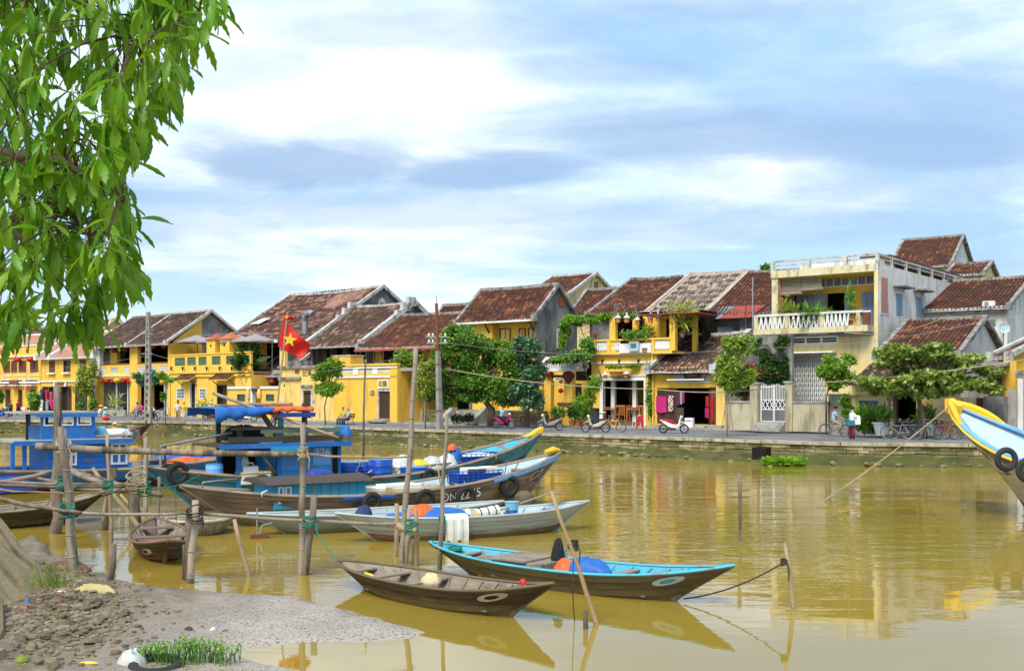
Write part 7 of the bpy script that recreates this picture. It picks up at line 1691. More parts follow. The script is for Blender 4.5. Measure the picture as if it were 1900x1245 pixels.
person(sp(1897,811)+Vector((0,0,-.06)),RT+math.pi-.1,'person in a bright pink shirt sitting in front on the red motorbike','cloth_pink','cloth_khaki','ride')
person(sp(330.5,782),-1.5,'man in a white T-shirt and khaki shorts strolling on the quay','cloth_white','cloth_khaki','walk',1.70,long=False)
person(sp(342,782),-1.9,'grey-haired woman in a yellow top and pale blue skirt strolling on the quay','cloth_yellow','cloth_paleblue','walk',1.6,'skin_light','hair_grey',skirt=True,long=False,female=True)
person(sp(33,771),-.5,'woman in a red top standing before the leftmost houses','cloth_red','cloth_black','stand',1.62,female=True)
person(sp(19,774),-.8,'person in dark clothes standing by the blue motorbike','cloth_brown','cloth_black','stand',1.55)
person(sp(192,779),.8,'woman with a conical hat crouching on the quay beside red bags','cloth_cyan','cloth_orange','squat',hat='cone',female=True)
person(sp(184,772),.2,'street vendor in pale clothes and a conical hat on the pavement','cloth_white','cloth_grey','squat',hat='cone')
MB().blob((0,0,.16),.3,10,6,.12,.55).build('shopping_bag','cloth_red',None,label='bright red bag on the quay beside the crouching woman',cat='bag').location=sp(197,780)
def bench():
 o=sp(645,788);t=empty('bench',o,RT-.2,'dark iron park bench with two people on the quay','bench')
 b=MB();
 for k in range(4):MB().box(-.75,.75,-.02-.1*k,.06-.1*k,.43,.455).build('seat_slat','wood_dark',t)
 for k in range(3):MB().box(-.75,.75,.14+.02*k,.165+.02*k,.52+.11*k,.60+.11*k).build('back_slat','wood_dark',t)
 for x in(-.68,.68):MB().tube([(x,-.38,0),(x,-.34,.2),(x,-.4,.42),(x,.08,.43),(x,.12,.55),(x,.20,.84)],.025,6).tube([(x,.2,0),(x,.05,.22),(x,.08,.43)],.025,6).tube([(x,-.38,.42),(x,-.4,.62),(x,.15,.66)],.02,6).build('iron_end','metal_dark',t)
 M_=Matrix.Translation(o)@Matrix.Rotation(RT-.2,4,'Z')
 person(M_@Vector((-.4,-.12,0)),RT-.2-1.5,'white-haired man in a yellow shirt sitting on the quay bench','cloth_yellow','cloth_jeans','sit',1.7,'skin_light','hair_grey')
 person(M_@Vector((.32,-.12,0)),RT-.2-1.65,'grey-haired person in a pale blue shirt sitting on the quay bench','cloth_lightblue','cloth_navy','sit',1.6,'skin_light','hair_grey')
bench()
for i,(px,py,c,h_,v,lb)in enumerate(((255,766,'cloth_grey',HC,-.1,'seated guest in grey on the ground floor of the two-bay house'),(262,770,'cloth_pink',HC,-.5,'seated guest in pale pink before the two-bay house'),(281,766,'cloth_wine',HC,-.1,'seated guest in dark red right of the utility pole'),(304,672.5,'cloth_white',HC,.8,'guest in white in the right upstairs gallery'),(199,672,'cloth_grey',HC,.8,'guest at the rail of the left upstairs gallery'),(426,653,'cloth_white',HD,1.6,'diner in white on the roof terrace, left of the covered part'),(452,652,'cloth_lightblue',HD,2.0,'diner in blue on the covered terrace'),(462,652,'cloth_yellow',HD,2.0,'diner in yellow on the covered terrace'),(362,657,'cloth_grey',HD,1.2,'diner under the leftmost terrace parasol'))):
 z=h_.z(px,py,v);base=z-(.0 if py>700 else 0)
 person(wpos(h_,h_.u(px,v),v,(.05 if py>700 else(h_.z(316,696)+.12 if h_ is HC else h_.z(390,692.5)+.1))),-2.2+i*.5,lb,c,'cloth_navy','sit',1.62,group=None)
def table_set(px,py,label,m='cloth_white',z=1.11,leg='wood_dark',n=1):
 f=G(px,py,z);t=empty('table',f,RT,label,'table');MB().box(-.5,.5,-.35,.35,.70,.74).box(-.51,.51,-.36,-.35,.45,.7405).box(-.51,.51,.35,.36,.45,.7405).build('tabletop',m,t)
 for x in(-.44,.44):
  for y in(-.3,.3):MB().box(x-.025,x+.025,y-.025,y+.025,0,.70).build('leg',leg,t)
for px,lb in((2,'white-clothed cafe table at the left edge'),(14,'second white-clothed cafe table from the left'),(49,'white-clothed cafe table before the bush'),(192,'white-clothed table at the two-bay house, left bay'),(230,'white-clothed table at the two-bay house beside the middle pillar')):table_set(px,768,lb,z=1.11)
def wchair(loc,rz,label,m='wood_orange',plastic=False,grp='wooden restaurant chairs',hgt=1.0):
 t=empty('chair',loc,rz,label,'chair',grp)
 if plastic:
  MB().box(-.23,.23,-.23,.23,.40,.44).build('seat',m,t,bevel=.015);pr=[(-.24,.46),(-.22,.78),(-.10,.88),(.10,.88),(.22,.78),(.24,.46)];MB().prism(pr,.20,.235,'y').build('backrest',m,t)
  for sx_ in(-.21,.21):MB().box(sx_-.025,sx_+.025,-.22,.22,.62,.65).build('armrest',m,t)
 else:
  MB().box(-.21,.21,-.21,.21,.43,.47).build('seat',m,t);b=MB()
  for x in(-.17,-.085,0,.085,.17):b.box(x-.018,x+.018,.18,.2,.5,hgt)
  b.box(-.21,.21,.175,.205,hgt-.02,hgt+.06);b.build('backrest',m,t)
 for x in(-.19,.19):
  for y in(-.19,.19):MB().box(x-.02,x+.02,y-.02,y+.02,0,.43 if plastic or y<0 else hgt).build('leg',m,t)
 return t
wchair(sp(1181,794),RT-.4,'white plastic armchair in front of the restaurant','plastic_white',True,None);wchair(sp(1187,797),RT+.5,'red plastic armchair beside the white one','cloth_red',True,None)
for i,(px,v)in enumerate(((1146,.35),(1157,.5),(1165,1.0),(1191,.6))):wchair(wpos(HJ,HJ.u(px,v),v,.28),-HJ.th+math.pi*(i%2),('wooden chair left in the restaurant opening','wooden chair second from left in the restaurant opening','wooden chair further inside the restaurant','wooden chair at the right side of the restaurant opening')[i],hgt=1.05)
for i,(px,v)in enumerate(((1133,.3),(1178,.5))):
 t=empty('table',wpos(HJ,HJ.u(px,v),v,.28),-HJ.th,'tall wooden table %s in the restaurant opening'%('left','right')[i],'table');MB().box(-.55,.55,-.3,.3,.92,.96).build('tabletop','wood_orange',t);MB().box(-.5,.5,-.27,.27,.80,.86).build('apron','wood_orange',t)
 for x in(-.48,.48):
  for y in(-.25,.25):MB().box(x-.03,x+.03,y-.03,y+.03,0,.92).build('leg','wood_orange',t)
bb=empty('menu_board',G(1104,793,1.11),-HJ.th,'black chalk menu board leaning left of the restaurant opening','board');MB().box(-.30,.30,-.02,.03,.02,1.25).build('board','board_black',bb)
for i,(w_,tx)in enumerate(((.4,'HOI AN'),(.4,'WELCOME'),(.34,'NOODLES'),(.42,'SPRING ROLLS'),(.38,'WHITE ROSE'),(.34,'COFFEE'),(.3,'BEER'))):text_mesh('chalk_writing',tx,.085,'paint_white',bb,(0,-.026,1.12-.15*i),ext=.001)
ms=empty('menu_stand',G(1121,792,1.11),-HJ.th,'wooden menu stand with an open menu in front of the restaurant','stand');MB().box(-.25,.25,-.18,.18,.95,.99,Matrix.Rotation(R(18),4,'X')).build('top','wood_orange',ms);MB().box(-.03,.03,-.03,.03,0,.95).build('post','wood_orange',ms);MB().box(-.2,.2,-.13,.13,1.0,1.01,Matrix.Rotation(R(18),4,'X')).build('menu','paint_white',ms)
# utility poles and wires
def ladder_pole():
 f=sp(275,785);H=CZ-1+(HY-579)/F*f.y;t=empty('utility_pole',f,R(-20),'tall concrete utility pole with a slotted middle on the left of the quay','utility pole');
 for sd in(-1,1):MB().prism([(sd*.25-.07,0),(sd*.25+.07,0),(sd*.07+.05,H),(sd*.07-.05,H)],-.12,.12,'y').build('leg','concrete_pole',t)
 n=16
 for i in range(n):z=H*(i+.6)/n;w_=lerp(.25,.07,z/H);MB().box(-w_,w_,-.09,.09,z-.13,z+.13).build('web','concrete_pole',t)
 for z in(H*.45,H*.62,H*.8):MB().box(-.5,.5,-.16,-.12,z,z+.08).build('bracket','metal_grey',t)
def wood_pole():
 f=sp(816,796);H=CZ-1+(HY-563)/F*f.y;t=empty('utility_pole',f,0,'tall pole of pale concrete below and rust-dark iron above, right of the flag','utility pole');z1=H*.62
 MB().tube([(0,0,0),(-.12,0,z1)],[.24,.17],4).build('lower_post','concrete_pole',t);MB().tube([(-.10,0,z1-.6),(-.22,0,H)],[.13,.10],6).build('upper_post','rust',t);MB().tube([(-.22,0,H),(-.22,0,H+.5)],.02,5).build('spike','metal_dark',t)
 for z in(H*.68,H*.73):MB().box(-.85,.5,-.05,.05,z,z+.08).build('cross_arm','metal_grey',t)
 for z in(H*.68,H*.73):
  for x in(-.7,-.45,.35):MB().lathe([(.05,.08),(.07,.18),(.04,.26)],7,c=(x,0,z)).build('insulator','paint_white',t)
 for z in(1.2,2.6,4.2,5.4):MB().torus((-.02*z,0,z),(0,0,1),.24,.02,12,5).build('band','metal_dark',t)
ladder_pole();wood_pole()
def wire(label,pts,r=.018,m='rope_dark',sag=.4,name='cable',cat='cable',n=14,grp=None):
 b=MB();full=[]
 for i in range(len(pts)-1):
  for k in range(n):q=pts[i].lerp(pts[i+1],k/n);q=q-Vector((0,0,4*sag*(k/n)*(1-k/n)));full.append(q)
 full.append(pts[-1]);b.tube(full,r,5);return b.build(name,m,None,label=label,cat=cat,group=grp)
wire('pale overhead cable sagging from the iron pole to the right past the restaurant',[P(826,684,71),P(1215,722,62),P(1480,712,57),P(2050,640,50)],.028,'rope',.3)
wire('thin cable crossing high from the iron pole over the almond tree',[P(818,634,71),P(1400,645,58),P(1960,560,50)],.013,'metal_grey',.6);wire('thin cable between the concrete pole and the iron pole',[P(276,655,88),P(540,690,80),P(812,640,71)],.014,'metal_grey',.5);wire('thin cable leaving the concrete pole to the left',[P(275,660,88),P(-120,690,100)],.014,'metal_grey',.5);wire('lowest cable crossing before the tiled roofs at the right',[P(1560,615,60),P(1760,585,58),P(1990,560,56)],.016,'rope',.5)
# boats
class Boat:
 def __init__(s,name,label,stern,bow,hb,sheer,keel=-.18,ab=.62,K=4,mats=None,gun=None,inner=None,n=22,tm=.5,pw=2.4,flat=.42,group=None,cat='boat',gw=.05,ex=2.4,floor='deck_wood',ribs=8,thw=(.2,.4,.62,.8),tw=.16,fz=.16,ns=0):
  a,c=Vector(stern),Vector(bow);mid=(a+c)/2;s.L=(c-a).length;s.rz=math.atan2(c.y-a.y,c.x-a.x);s.root=empty(name,(mid.x,mid.y,0),s.rz,label,cat,group)
  s.hb,s.sh,s.kl,s.ab,s.tm,s.pw,s.flat,s.ex=hb,sheer,keel,ab,tm,pw,flat,ex;s.inner=inner
  R_=s.root
  for k in range(K):
   s0,s1=k/K,(k+1)/K
   for sd in(-1,1):
    b=MB()
    for i in range(n+1):
     t=i/n;o=.012*(k%2)+.004*k
     for q,sq in((s0,0),(s1-.07/K,.010)):b.vert(s.pt(t,q,sd,o-sq))
     for q in(s0,s1):b.vert(s.pt(t,q,sd,-.022))
    for i in range(n):
     j=i*4;b.face((j,j+4,j+5,j+1)if sd<0 else(j+1,j+5,j+4,j));b.face((j+3,j+7,j+6,j+2)if sd<0 else(j+2,j+6,j+7,j+3));b.face((j+1,j+5,j+7,j+3));b.face((j,j+2,j+6,j+4))
    m_=mats[min(k,len(mats)-1)];o_=b.build('hull_plank',[m_,inner or m_],R_);
    if inner:
     for f_ in o_.data.polygons:f_.material_index=1 if f_.index%4==1 else 0
  b=MB()
  for sd in(-1,1):b=MB();b.tube([s.pt(i/n,1,sd,.008)+Vector((0,0,.012))for i in range(n+1)],gw,4,sq=1.0);b.build('gunwale',gun or mats[-1],R_)
  for t in(0,1):b=MB();b.tube([s.pt(t,q/5,1,0)for q in range(6)],gw*1.1,5);b.build('stem_post',mats[-1],R_)
  if ns is not None:
   nb=max(5,int(s.L*1.6))
   for i in range(nb):
    t=lerp(.14,.86,(i+.5)/nb);z=s.zk(t)+fz;q=fz/(s.zs(t)-s.zk(t));w=abs(s.pt(t,q,1,-.03).y);x=s.pt(t,q,1,0).x;h_=s.L*.72*s.ab/nb*.49*1.25
    MB().box(x-h_,x+h_,-w,w,z-.015,z+.008+rnd(0,.006)).build('floor_board',floor,R_)
  for i in range(ribs):
   t=lerp(.12,.88,(i+.5)/ribs)
   for sd in(-1,1):MB().tube([s.pt(t,q,sd,-.04)for q in(.12,.35,.6,.85,.98)],.026,4).build('rib',inner or mats[-1],R_)
  for t in thw:
   w=abs(s.pt(t,.86,1,-.03).y);x=s.pt(t,.86,1,0).x;z=lerp(s.zk(t),s.zs(t),.84);MB().box(x-tw/2,x+tw/2,-w,w,z,z+.03).build('thwart',floor,R_)
 def zs(s,t):a,m,c=s.sh;return m+(a-m)*max(0,1-t/s.tm)**s.ex+(c-m)*max(0,(t-s.tm)/(1-s.tm))**s.ex
 def zk(s,t):return s.kl+.10*abs(2*t-1)**3
 def pt(s,t,q,sd,off=0):
  u=abs(2*t-1);w=s.hb*(1-u**s.pw)**.9;y=w*(s.flat+(1-s.flat)*q**.75);x=s.L*(t-.5)*(s.ab+(1-s.ab)*q**1.1)
  return Vector((x,sd*max(0,y+off*(1 if w>.02 else 0)),lerp(s.zk(t),s.zs(t),q)))
 def W(s,x,y,z):return Matrix.Translation(s.root.location)@Matrix.Rotation(s.rz,4,'Z')@Vector((x,y,z))
 def xpx(s,px,y=0):
  k=(px-CX)/F;c,sn=math.cos(s.rz),math.sin(s.rz);X0,Y0=s.root.location.x-sn*y,s.root.location.y+c*y
  return(k*Y0-X0)/(c-k*sn)
 def zpx(s,px,py,y=0):x=s.xpx(px,y);return CZ+(HY-py)/F*s.W(x,y,0).y
 def eye(s,t0,t1,q0,q1,sd=-1,m='hull_cream',hole='paint_black'):
  def el(r):return[(lerp(t0,t1,.5+.5*r*math.cos(a)),lerp(q0,q1,.5+.5*r*math.sin(a)))for a in[2*math.pi*i/16 for i in range(16)]]
  b=MB();o1=[b.vert(s.pt(t,q,sd,.045))for t,q in el(1)];o0=[b.vert(s.pt(t,q,sd,.0))for t,q in el(1)];h1=[b.vert(s.pt(t,q,sd,.045))for t,q in el(.5)]
  for i in range(16):j=(i+1)%16;b.face((o1[i],o1[j],h1[j],h1[i]));b.face((o0[i],o0[j],o1[j],o1[i]))
  e_=b.build('painted_eye',m,s.root);b=MB();b.poly([s.pt(t,q,sd,.030)for t,q in el(.52)]);b.build('eye_centre',hole,e_)
 def tyre(s,px,py,r,label=None,sd=-1,y=None,face=True):
  x=s.xpx(px,-s.hb*.95 if y is None else y);y=-s.hb*1.0-.10 if y is None else y;x=s.xpx(px,y);z=s.zpx(px,py,y);p=s.W(x,y,z);M_=Matrix.Rotation(s.rz,4,'Z')
  t=empty('tyre',p,s.rz,label,'tyre','tyre fenders on the boats');ax=Vector((0,1,.12))if face else Vector((.1,.1,1))
  MB().torus((0,0,0),ax,r*.76,r*.25,26,10,.85).build('tyre_body','rubber',t,smooth=True)
  b=MB();a=ax.normalized().orthogonal().normalized();c=ax.normalized().cross(a)
  for i in range(30):an=2*math.pi*i/30;d=a*math.cos(an)+c*math.sin(an);b.bar(d*r*.99-ax*r*.14,d*r*.99+ax*r*.14,r*.09,r*.05,up=tuple(d))
  b.build('tread','rubber',t,kind='stuff')
  if face:MB().tube([(0,0,r*.7),(0,.06,r*1.35)],.014,5).build('hanger','rope',t)
  return t
def at0(px,py,Y):p=P(px,py,Y);return(p.x,p.y,0),p.z
def on_boat(bt,name,label,cat,x,y,z,rz=0):return empty(name,bt.W(x,y,z),bt.rz+rz,label,cat)
def drum(bt,px,py0,py1,y,r,label,m='drum_blue',lid=True):
 x=bt.xpx(px,y);z0=bt.zpx(px,py1,y);h_=bt.zpx(px,py0,y)-z0;t=on_boat(bt,'drum',label,'drum',x,y,z0)
 MB().lathe([(r*.94,0),(r,.06),(r,h_*.32),(r*1.03,h_*.34),(r,h_*.37),(r,h_*.66),(r*1.03,h_*.68),(r,h_*.71),(r,h_*.92),(r*.9,h_)],18).build('barrel',m,t,smooth=False,auto=40);
 if lid:MB().lathe([(r*.96,h_*.97),(r*.98,h_*1.0),(r*.8,h_*1.03)],18).build('lid','boat_blue_bright',t)
 return t
def crumple(b,w,d,hh,seed,nr=13,na=34):
 o=Vector((seed*3.1,1.3,2));ids=[]
 for i in range(nr+1):
  t=i/nr;row=[]
  for k in range(na):
   a=2*math.pi*k/na;c,sn=math.cos(a),math.sin(a);e=1+.22*mn.noise(Vector((c*1.3,sn*1.3,seed)))+.08*mn.noise(Vector((c*4,sn*4,seed+5)))
   R_=min(1,t*1.25)*e;v=Vector((c*R_*1.5,sn*R_*1.5,0));rg_=1-abs(mn.noise(v*1.5+o))*1.7;r2=1-abs(mn.noise(v*3.7+o))*1.8
   z=(1-min(1,t*1.25)**3.2)*(.42+.26*rg_+.13*r2)if t<.8 else-.12*(t-.8)/.2*(1+.6*mn.noise(v*3+o))
   row.append(b.vert((c*R_*w/2,sn*R_*d/2,z*hh)))
  ids.append(row)
 for i in range(nr):
  for k in range(na):b.face((ids[i][k],ids[i+1][k],ids[i+1][(k+1)%na],ids[i][(k+1)%na]))
def heap(bt,name,label,cat,px,py,w,hh,d,y,m,seed=0,n=3):
 """crumpled cloth, sack or bag: one lumpy closed mesh per bundle"""
 x=bt.xpx(px,y);z=bt.zpx(px,py,y);b=MB();crumple(b,w,d,hh,seed)
 q=b.build(name,m,None,smooth=True,label=label,cat=cat);q.location=bt.W(x,y,z);q.rotation_euler=(0,0,bt.rz);return q
s_,zs_=at0(625,1046,18.7);c_,zc_=at0(1027,1085,15.4)
B1=Boat('sampan','nearest sampan, dark weathered planks with a pale carved eye on its bow',s_,c_,.58,(.40,.34,.58),K=4,mats=['hull_dark'],gun='hull_olive',inner='deck_wood',floor='deck_wood',ribs=10,thw=(.12,.26,.44),gw=.028,ab=.66,keel=-.10)
B1.eye(.80,.90,.62,.92);heap(B1,'rag','small pale lump of dried rope in the nearest sampan','rag',800,1078,.35,.18,.3,0,'straw',1);heap(B1,'rag','yellow sponge rag on the stern seat of the nearest sampan','rag',680,1068,.4,.08,.12,0,'tape_yellow',2);heap(B1,'rag','little red rag near the bow of the nearest sampan','rag',970,1082,.14,.1,.1,0,'paint_red',3)
s_,_=at0(797,1008,20.3);c_,_=at0(1362,1050,16.56)
B2=Boat('sampan','long sampan with bright turquoise inside and brown hull, moored behind the nearest one',s_,c_,.66,(.50,.36,.65),K=4,mats=['hull_olive'],gun='boat_turquoise',inner='boat_turquoise',floor='deck_wood',ribs=12,thw=(.13,.27,.68,.8),gw=.026,ab=.66,keel=-.12)
B2.eye(.84,.92,.60,.90,m='boat_grey_blue',hole='boat_turquoise')
for i,t in enumerate((.16,.2,.24)):w=abs(B2.pt(t,.8,1,-.03).y);x=B2.pt(t,.8,1).x;MB().box(x-.1,x+.1,-w,w,.30,.32).build('foredeck_board','deck_wood',B2.root)
x=B2.xpx(985);MB().box(x-.55,x+.5,-.42,.46,.10,.40).build('engine_box','deck_wood',B2.root,bevel=.01);MB().box(x-.6,x+.2,-.46,.5,.402,.43).build('engine_lid','deck_wood',B2.root);MB().tube([B2.pt(.42,.9,1)*.95,B2.pt(.42,.9,1)*.95+Vector((0,0,.24))],.05,8).build('bollard','boat_turquoise',B2.root)
heap(B2,'tarpaulin','blue tarpaulin bundle in the turquoise-lined sampan','tarpaulin',1092,1056,.82,.27,.55,-.05,'tarp_blue',4);heap(B2,'tarpaulin','orange cloth bundle beside the blue one in the turquoise-lined sampan','tarpaulin',1048,1057,.40,.26,.4,-.15,'tarp_orange',5);heap(B2,'engine_cover','black plastic-wrapped outboard engine standing in the turquoise-lined sampan','engine',1036,1032,.24,.42,.26,.2,'cloth_black',6)
s_,_=at0(622,948,23.7);c_,_=at0(1093,937,26.4)
B3=Boat('rowing_boat','pale grey wooden boat with a red lower hull and white cloth hung over its side',s_,c_,.72,(.66,.50,.66),K=6,mats=['hull_red','hull_red','hull_grey'],gun='hull_grey',inner='boat_grey_blue',floor='deck_wood',ribs=10,thw=(.2,.7,.86),gw=.03,ab=.70,keel=-.12)
B3.eye(.13,.22,.66,.88)
heap(B3,'tarpaulin','bright blue tarpaulin piled in the pale grey boat with the red lower hull','tarpaulin',815,957,1.5,.27,.8,0,'tarp_blue',7);heap(B3,'tarpaulin','orange cloth pile at the left of the blue tarpaulin','tarpaulin',782,953,.7,.29,.7,.1,'tarp_orange',8);heap(B3,'tarpaulin','orange cloth edge right of the blue tarpaulin','tarpaulin',852,962,.55,.14,.5,-.1,'tarp_orange',9);heap(B3,'tarpaulin','flat blue cloth left in the pale grey boat','tarpaulin',742,960,.8,.15,.7,0,'tarp_blue',10)
heap(B3,'clothing','dark blue jacket lying near the left end of the pale grey boat','clothing',675,953,.38,.26,.3,0,'cloth_navy',11);heap(B3,'float','netted cream float, left one of two in the pale grey boat','float',868,958,.22,.24,.22,-.1,'styrofoam',12)
x=B3.xpx(903);f_=on_boat(B3,'float','roped cream cylinder float in the pale grey boat','float',x,-.15,.50);MB().tube([(-.36,0,0),(.26,.1,.06)],[.12,.13],10).build('float_body','styrofoam',f_)
for k in range(3):MB().torus((-.25+.2*k,.02+.03*k,.01+.02*k),(1,.1,.1),.135,.014,12,4).build('rope_turn','rope_dark',f_)
x=B3.xpx(953);f_=on_boat(B3,'bucket','clear plastic tub with a blue bottom in the pale grey boat','tub',x,.1,.40);MB().lathe([(.13,0),(.15,.14)],12).build('tub_bottom','tarp_blue',f_);MB().lathe([(.15,.142),(.17,.32),(.18,.32),(.18,.34)],12).build('tub','plastic_cyan',f_)
x0,x1=B3.xpx(826,-.78),B3.xpx(868,-.78);b=MB();n=10;R0=[]
for i in range(n+1):
 x=lerp(x0,x1,i/n);yy=[(-.55,.60),(-.74,.60),(-.82,.50),(-.83,.2),(-.82,-.01+.05*math.sin(i*1.3))]
 R0.append([b.vert((x,y+.015*math.sin(i*1.7),z))for y,z in yy])
for i in range(n):
 for k in range(4):b.face((R0[i][k],R0[i][k+1],R0[i+1][k+1],R0[i+1][k]))
q=b.build('white_cloth','plastic_white',None,label='dirty white cloth draped over the side of the pale grey boat',cat='cloth');q.location=B3.root.location;q.rotation_euler=(0,0,B3.rz);q.modifiers.new('s','SOLIDIFY').thickness=.012
o=on_boat(B3,'oar','long wooden oar lying across the right end of the pale grey boat','oar',B3.xpx(960),.1,.58);MB().tube([(-.9,-.2,-.12),(.9,.1,.28)],.022,6).box(.85,1.3,.02,.16,.26,.30).build('shaft','bamboo',o)
s_,_=at0(458,957,24.9);c_,_=at0(935,936,28.2)
B4=Boat('rowing_boat','grey-green wooden boat half hidden behind the red-bottomed grey boat',s_,c_,.66,(.52,.40,.48),K=5,mats=['hull_grey_green'],gun='hull_grey',inner='hull_grey',ribs=8,thw=(.2,.8),gw=.03,ab=.72,keel=-.12)
o=on_boat(B4,'anchor','rusty grapnel anchor with a curved arm beside the grey-green boat','anchor',B4.xpx(470,-.2),-.5,.0);MB().tube([(0,0,0),(0,0,.7)],.02,5).tube([(.05,0,.1),(.12,0,.3),(.35,0,.34)],.02,5).build('arm','metal_grey',o);MB().box(-.15,.28,-.05,.05,-.03,.1).build('anchor_block','rust',o)
s_=Vector((-8.05,26.2,0));c_=Vector((1.45,32.4,0))
B5=Boat('fishing_boat','big weathered brown fishing boat with painted registration and a low turquoise cabin',s_,c_,1.1,(1.05,.66,1.52),K=7,mats=['hull_red','hull_weathered'],gun='deck_wood',inner='boat_grey_blue',floor='deck_wood',ribs=14,thw=(.62,.72,.9),gw=.05,ab=.72,keel=-.22,ex=2.1,fz=.36,pw=2.8,tm=.4)
x0,x1=B5.xpx(505,-.6),B5.xpx(675,-.6)
cb=MB();cb.box(x0,x1,-.72,.72,.40,1.04);cab=cb.build('cabin','boat_cabin_teal',B5.root,bevel=.02)
for i in range(10):a=lerp(x0,x1,i/10);c=lerp(x0,x1,(i+1)/10);MB().box(a+.012,c-.012,-.735,-.722,.42,1.02).build('cabin_board','boat_cabin_teal',cab)
MB().prism([(-.9,1.04),(.9,1.04),(.6,1.14),(0,1.19),(-.6,1.14)],x0-.25,x1+.15,'x').build('cabin_roof','deck_dark',cab)
for a,c in((516,527),(529,541)):
 u0,u1=B5.xpx(a,-.75),B5.xpx(c,-.75);w=MB();w.box(u0,u0+.04,-.765,-.737,.56,.98).box(u1-.04,u1,-.765,-.737,.56,.98).box(u0+.04,u1-.04,-.763,-.738,.94,.98).box(u0+.04,u1-.04,-.763,-.738,.56,.60);wd=w.build('window','paint_white',cab);MB().box(u0+.04,u1-.04,-.745,-.737,.6,.94).build('pane','boat_cabin_teal',wd)
for t0_,t1_,m_ in((.74,1,'boat_light_blue'),(.33,.46,'boat_blue')):MB().tube([B5.pt(lerp(t0_,t1_,i/12),.955,-1,.030)for i in range(13)],.062,5).build('painted_rubbing_strake',m_,B5.root)
B5.eye(.905,.955,.62,.86,hole='deck_dark')
def reg():
 for px,tx,sx in((841,'ĐNa',.32),(866,'22',.36),(888,'45',.36)):
  y=-1.30;t=(px-278)/(1033-278);q=.72;tt=.5+(B5.xpx(px,-1.1)/(B5.L*(.72+.28*q**1.1)));p=B5.pt(tt,q,-1,.05);p2=B5.pt(tt+.03,q,-1,.05);a=math.atan2(p2.y-p.y,p2.x-p.x);sl2=math.atan2(p2.z-p.z,p2.x-p.x)
  text_mesh('registration',tx,sx,'paint_white',B5.root,(p.x,p.y-.02,p.z),(R(96),-sl2,a),ext=.006)
reg()
for i,(px,py,r,lb)in enumerate(((690,932,.27,'black tyre hung on the big weathered boat, first from the left'),(789,927,.29,'black tyre hung on the big weathered boat, second from the left'),(864,922,.31,'black tyre partly covering the registration number'),(945,902,.32,'black tyre nearest the bow of the big weathered boat'))):B5.tyre(px,py,r,lb,y=(-1.30,-1.32,-1.22,-.86)[i])
def crate(bt,px,y,z,w,d,hh,label,m='drum_blue'):
 t=on_boat(bt,'crate',label,'crate',bt.xpx(px,y),y,z);b=MB()
 for q in range(5):zz=hh*q/4;b.box(-w/2,w/2,-d/2,-d/2+.02,zz-.012,zz+.012).box(-w/2,w/2,d/2-.02,d/2,zz-.012,zz+.012).box(-w/2,-w/2+.02,-d/2,d/2,zz-.012,zz+.012).box(w/2-.02,w/2,-d/2,d/2,zz-.012,zz+.012)
 n=9
 for i in range(n+1):x=lerp(-w/2,w/2,i/n);b.box(x-.012,x+.012,-d/2+.002,-d/2+.018,0,hh).box(x-.012,x+.012,d/2-.018,d/2-.002,0,hh)
 b.build('crate_grid',m,t);MB().box(-w/2+.03,w/2-.03,-d/2+.03,d/2-.03,.01,hh-.08).build('crate_inside','tarp_dark_blue',t)
crate(B5,882,.1,B5.zpx(882,893,.1),1.5,.6,.32,'long low blue plastic crate amidships in the big weathered boat')
t=on_boat(B5,'foam_box','open yellowed styrofoam box standing on the blue crate','box',B5.xpx(883,.1),.1,B5.zpx(883,885,.1));MB().box(-.42,.25,-.2,.2,0,.04).box(-.42,.25,-.2,.2,.24,.28).box(-.42,-.38,-.2,.2,.04,.24).box(-.38,.25,.16,.2,.04,.24).box(.25,.62,-.22,.22,0,.29).build('foam','styrofoam',t)
for i,(px,w)in enumerate(((695,.8),(740,1.1))):t=on_boat(B5,'foam_box','flat yellow-taped styrofoam box %s'%('against the cabin end','right of the one at the cabin end')[i],'box',B5.xpx(px,-.2),-.2,B5.zpx(px,915-4*i,-.2));MB().box(-w/2,w/2,-.3,.3,0,.16+.04*i).build('foam','styrofoam',t,bevel=.01);MB().box(-w/2-.003,w/2+.003,-.303,.303,.05,.08).build('tape','tape_yellow',t)
MB().tube([B5.pt(1,1,1)+Vector((-.55,0,.03)),B5.pt(1,1,1)+Vector((-.25,0,.10)),B5.pt(1,1,1)+Vector((-.02,0,.08))],[.07,.10,.04],8).build('bow_block','boat_yellow',B5.root)
q=MB().blob((0,0,0),.33,14,10,.02).build('buoy','hull_olive',None,smooth=True,label='round mossy fender ball at the bow of the big weathered boat',cat='buoy');q.location=P(972,931,30.5)
s_=Vector((-10.1,29.4,0));c_=Vector((1.0,37.2,0))
B6=Boat('fishing_boat','teal fishing boat with blue wheelhouse numbered 326 and a yellow bow horn',s_,c_,1.25,(1.30,.78,1.95),K=6,mats=['hull_weathered','hull_weathered','hull_weathered','deck_dark','boat_teal','boat_teal'],gun='deck_wood',inner='boat_turquoise',floor='deck_dark',ribs=14,thw=(.8,.9),gw=.055,ab=.74,keel=-.25,ex=2.0,fz=.42,pw=2.8,tm=.45)
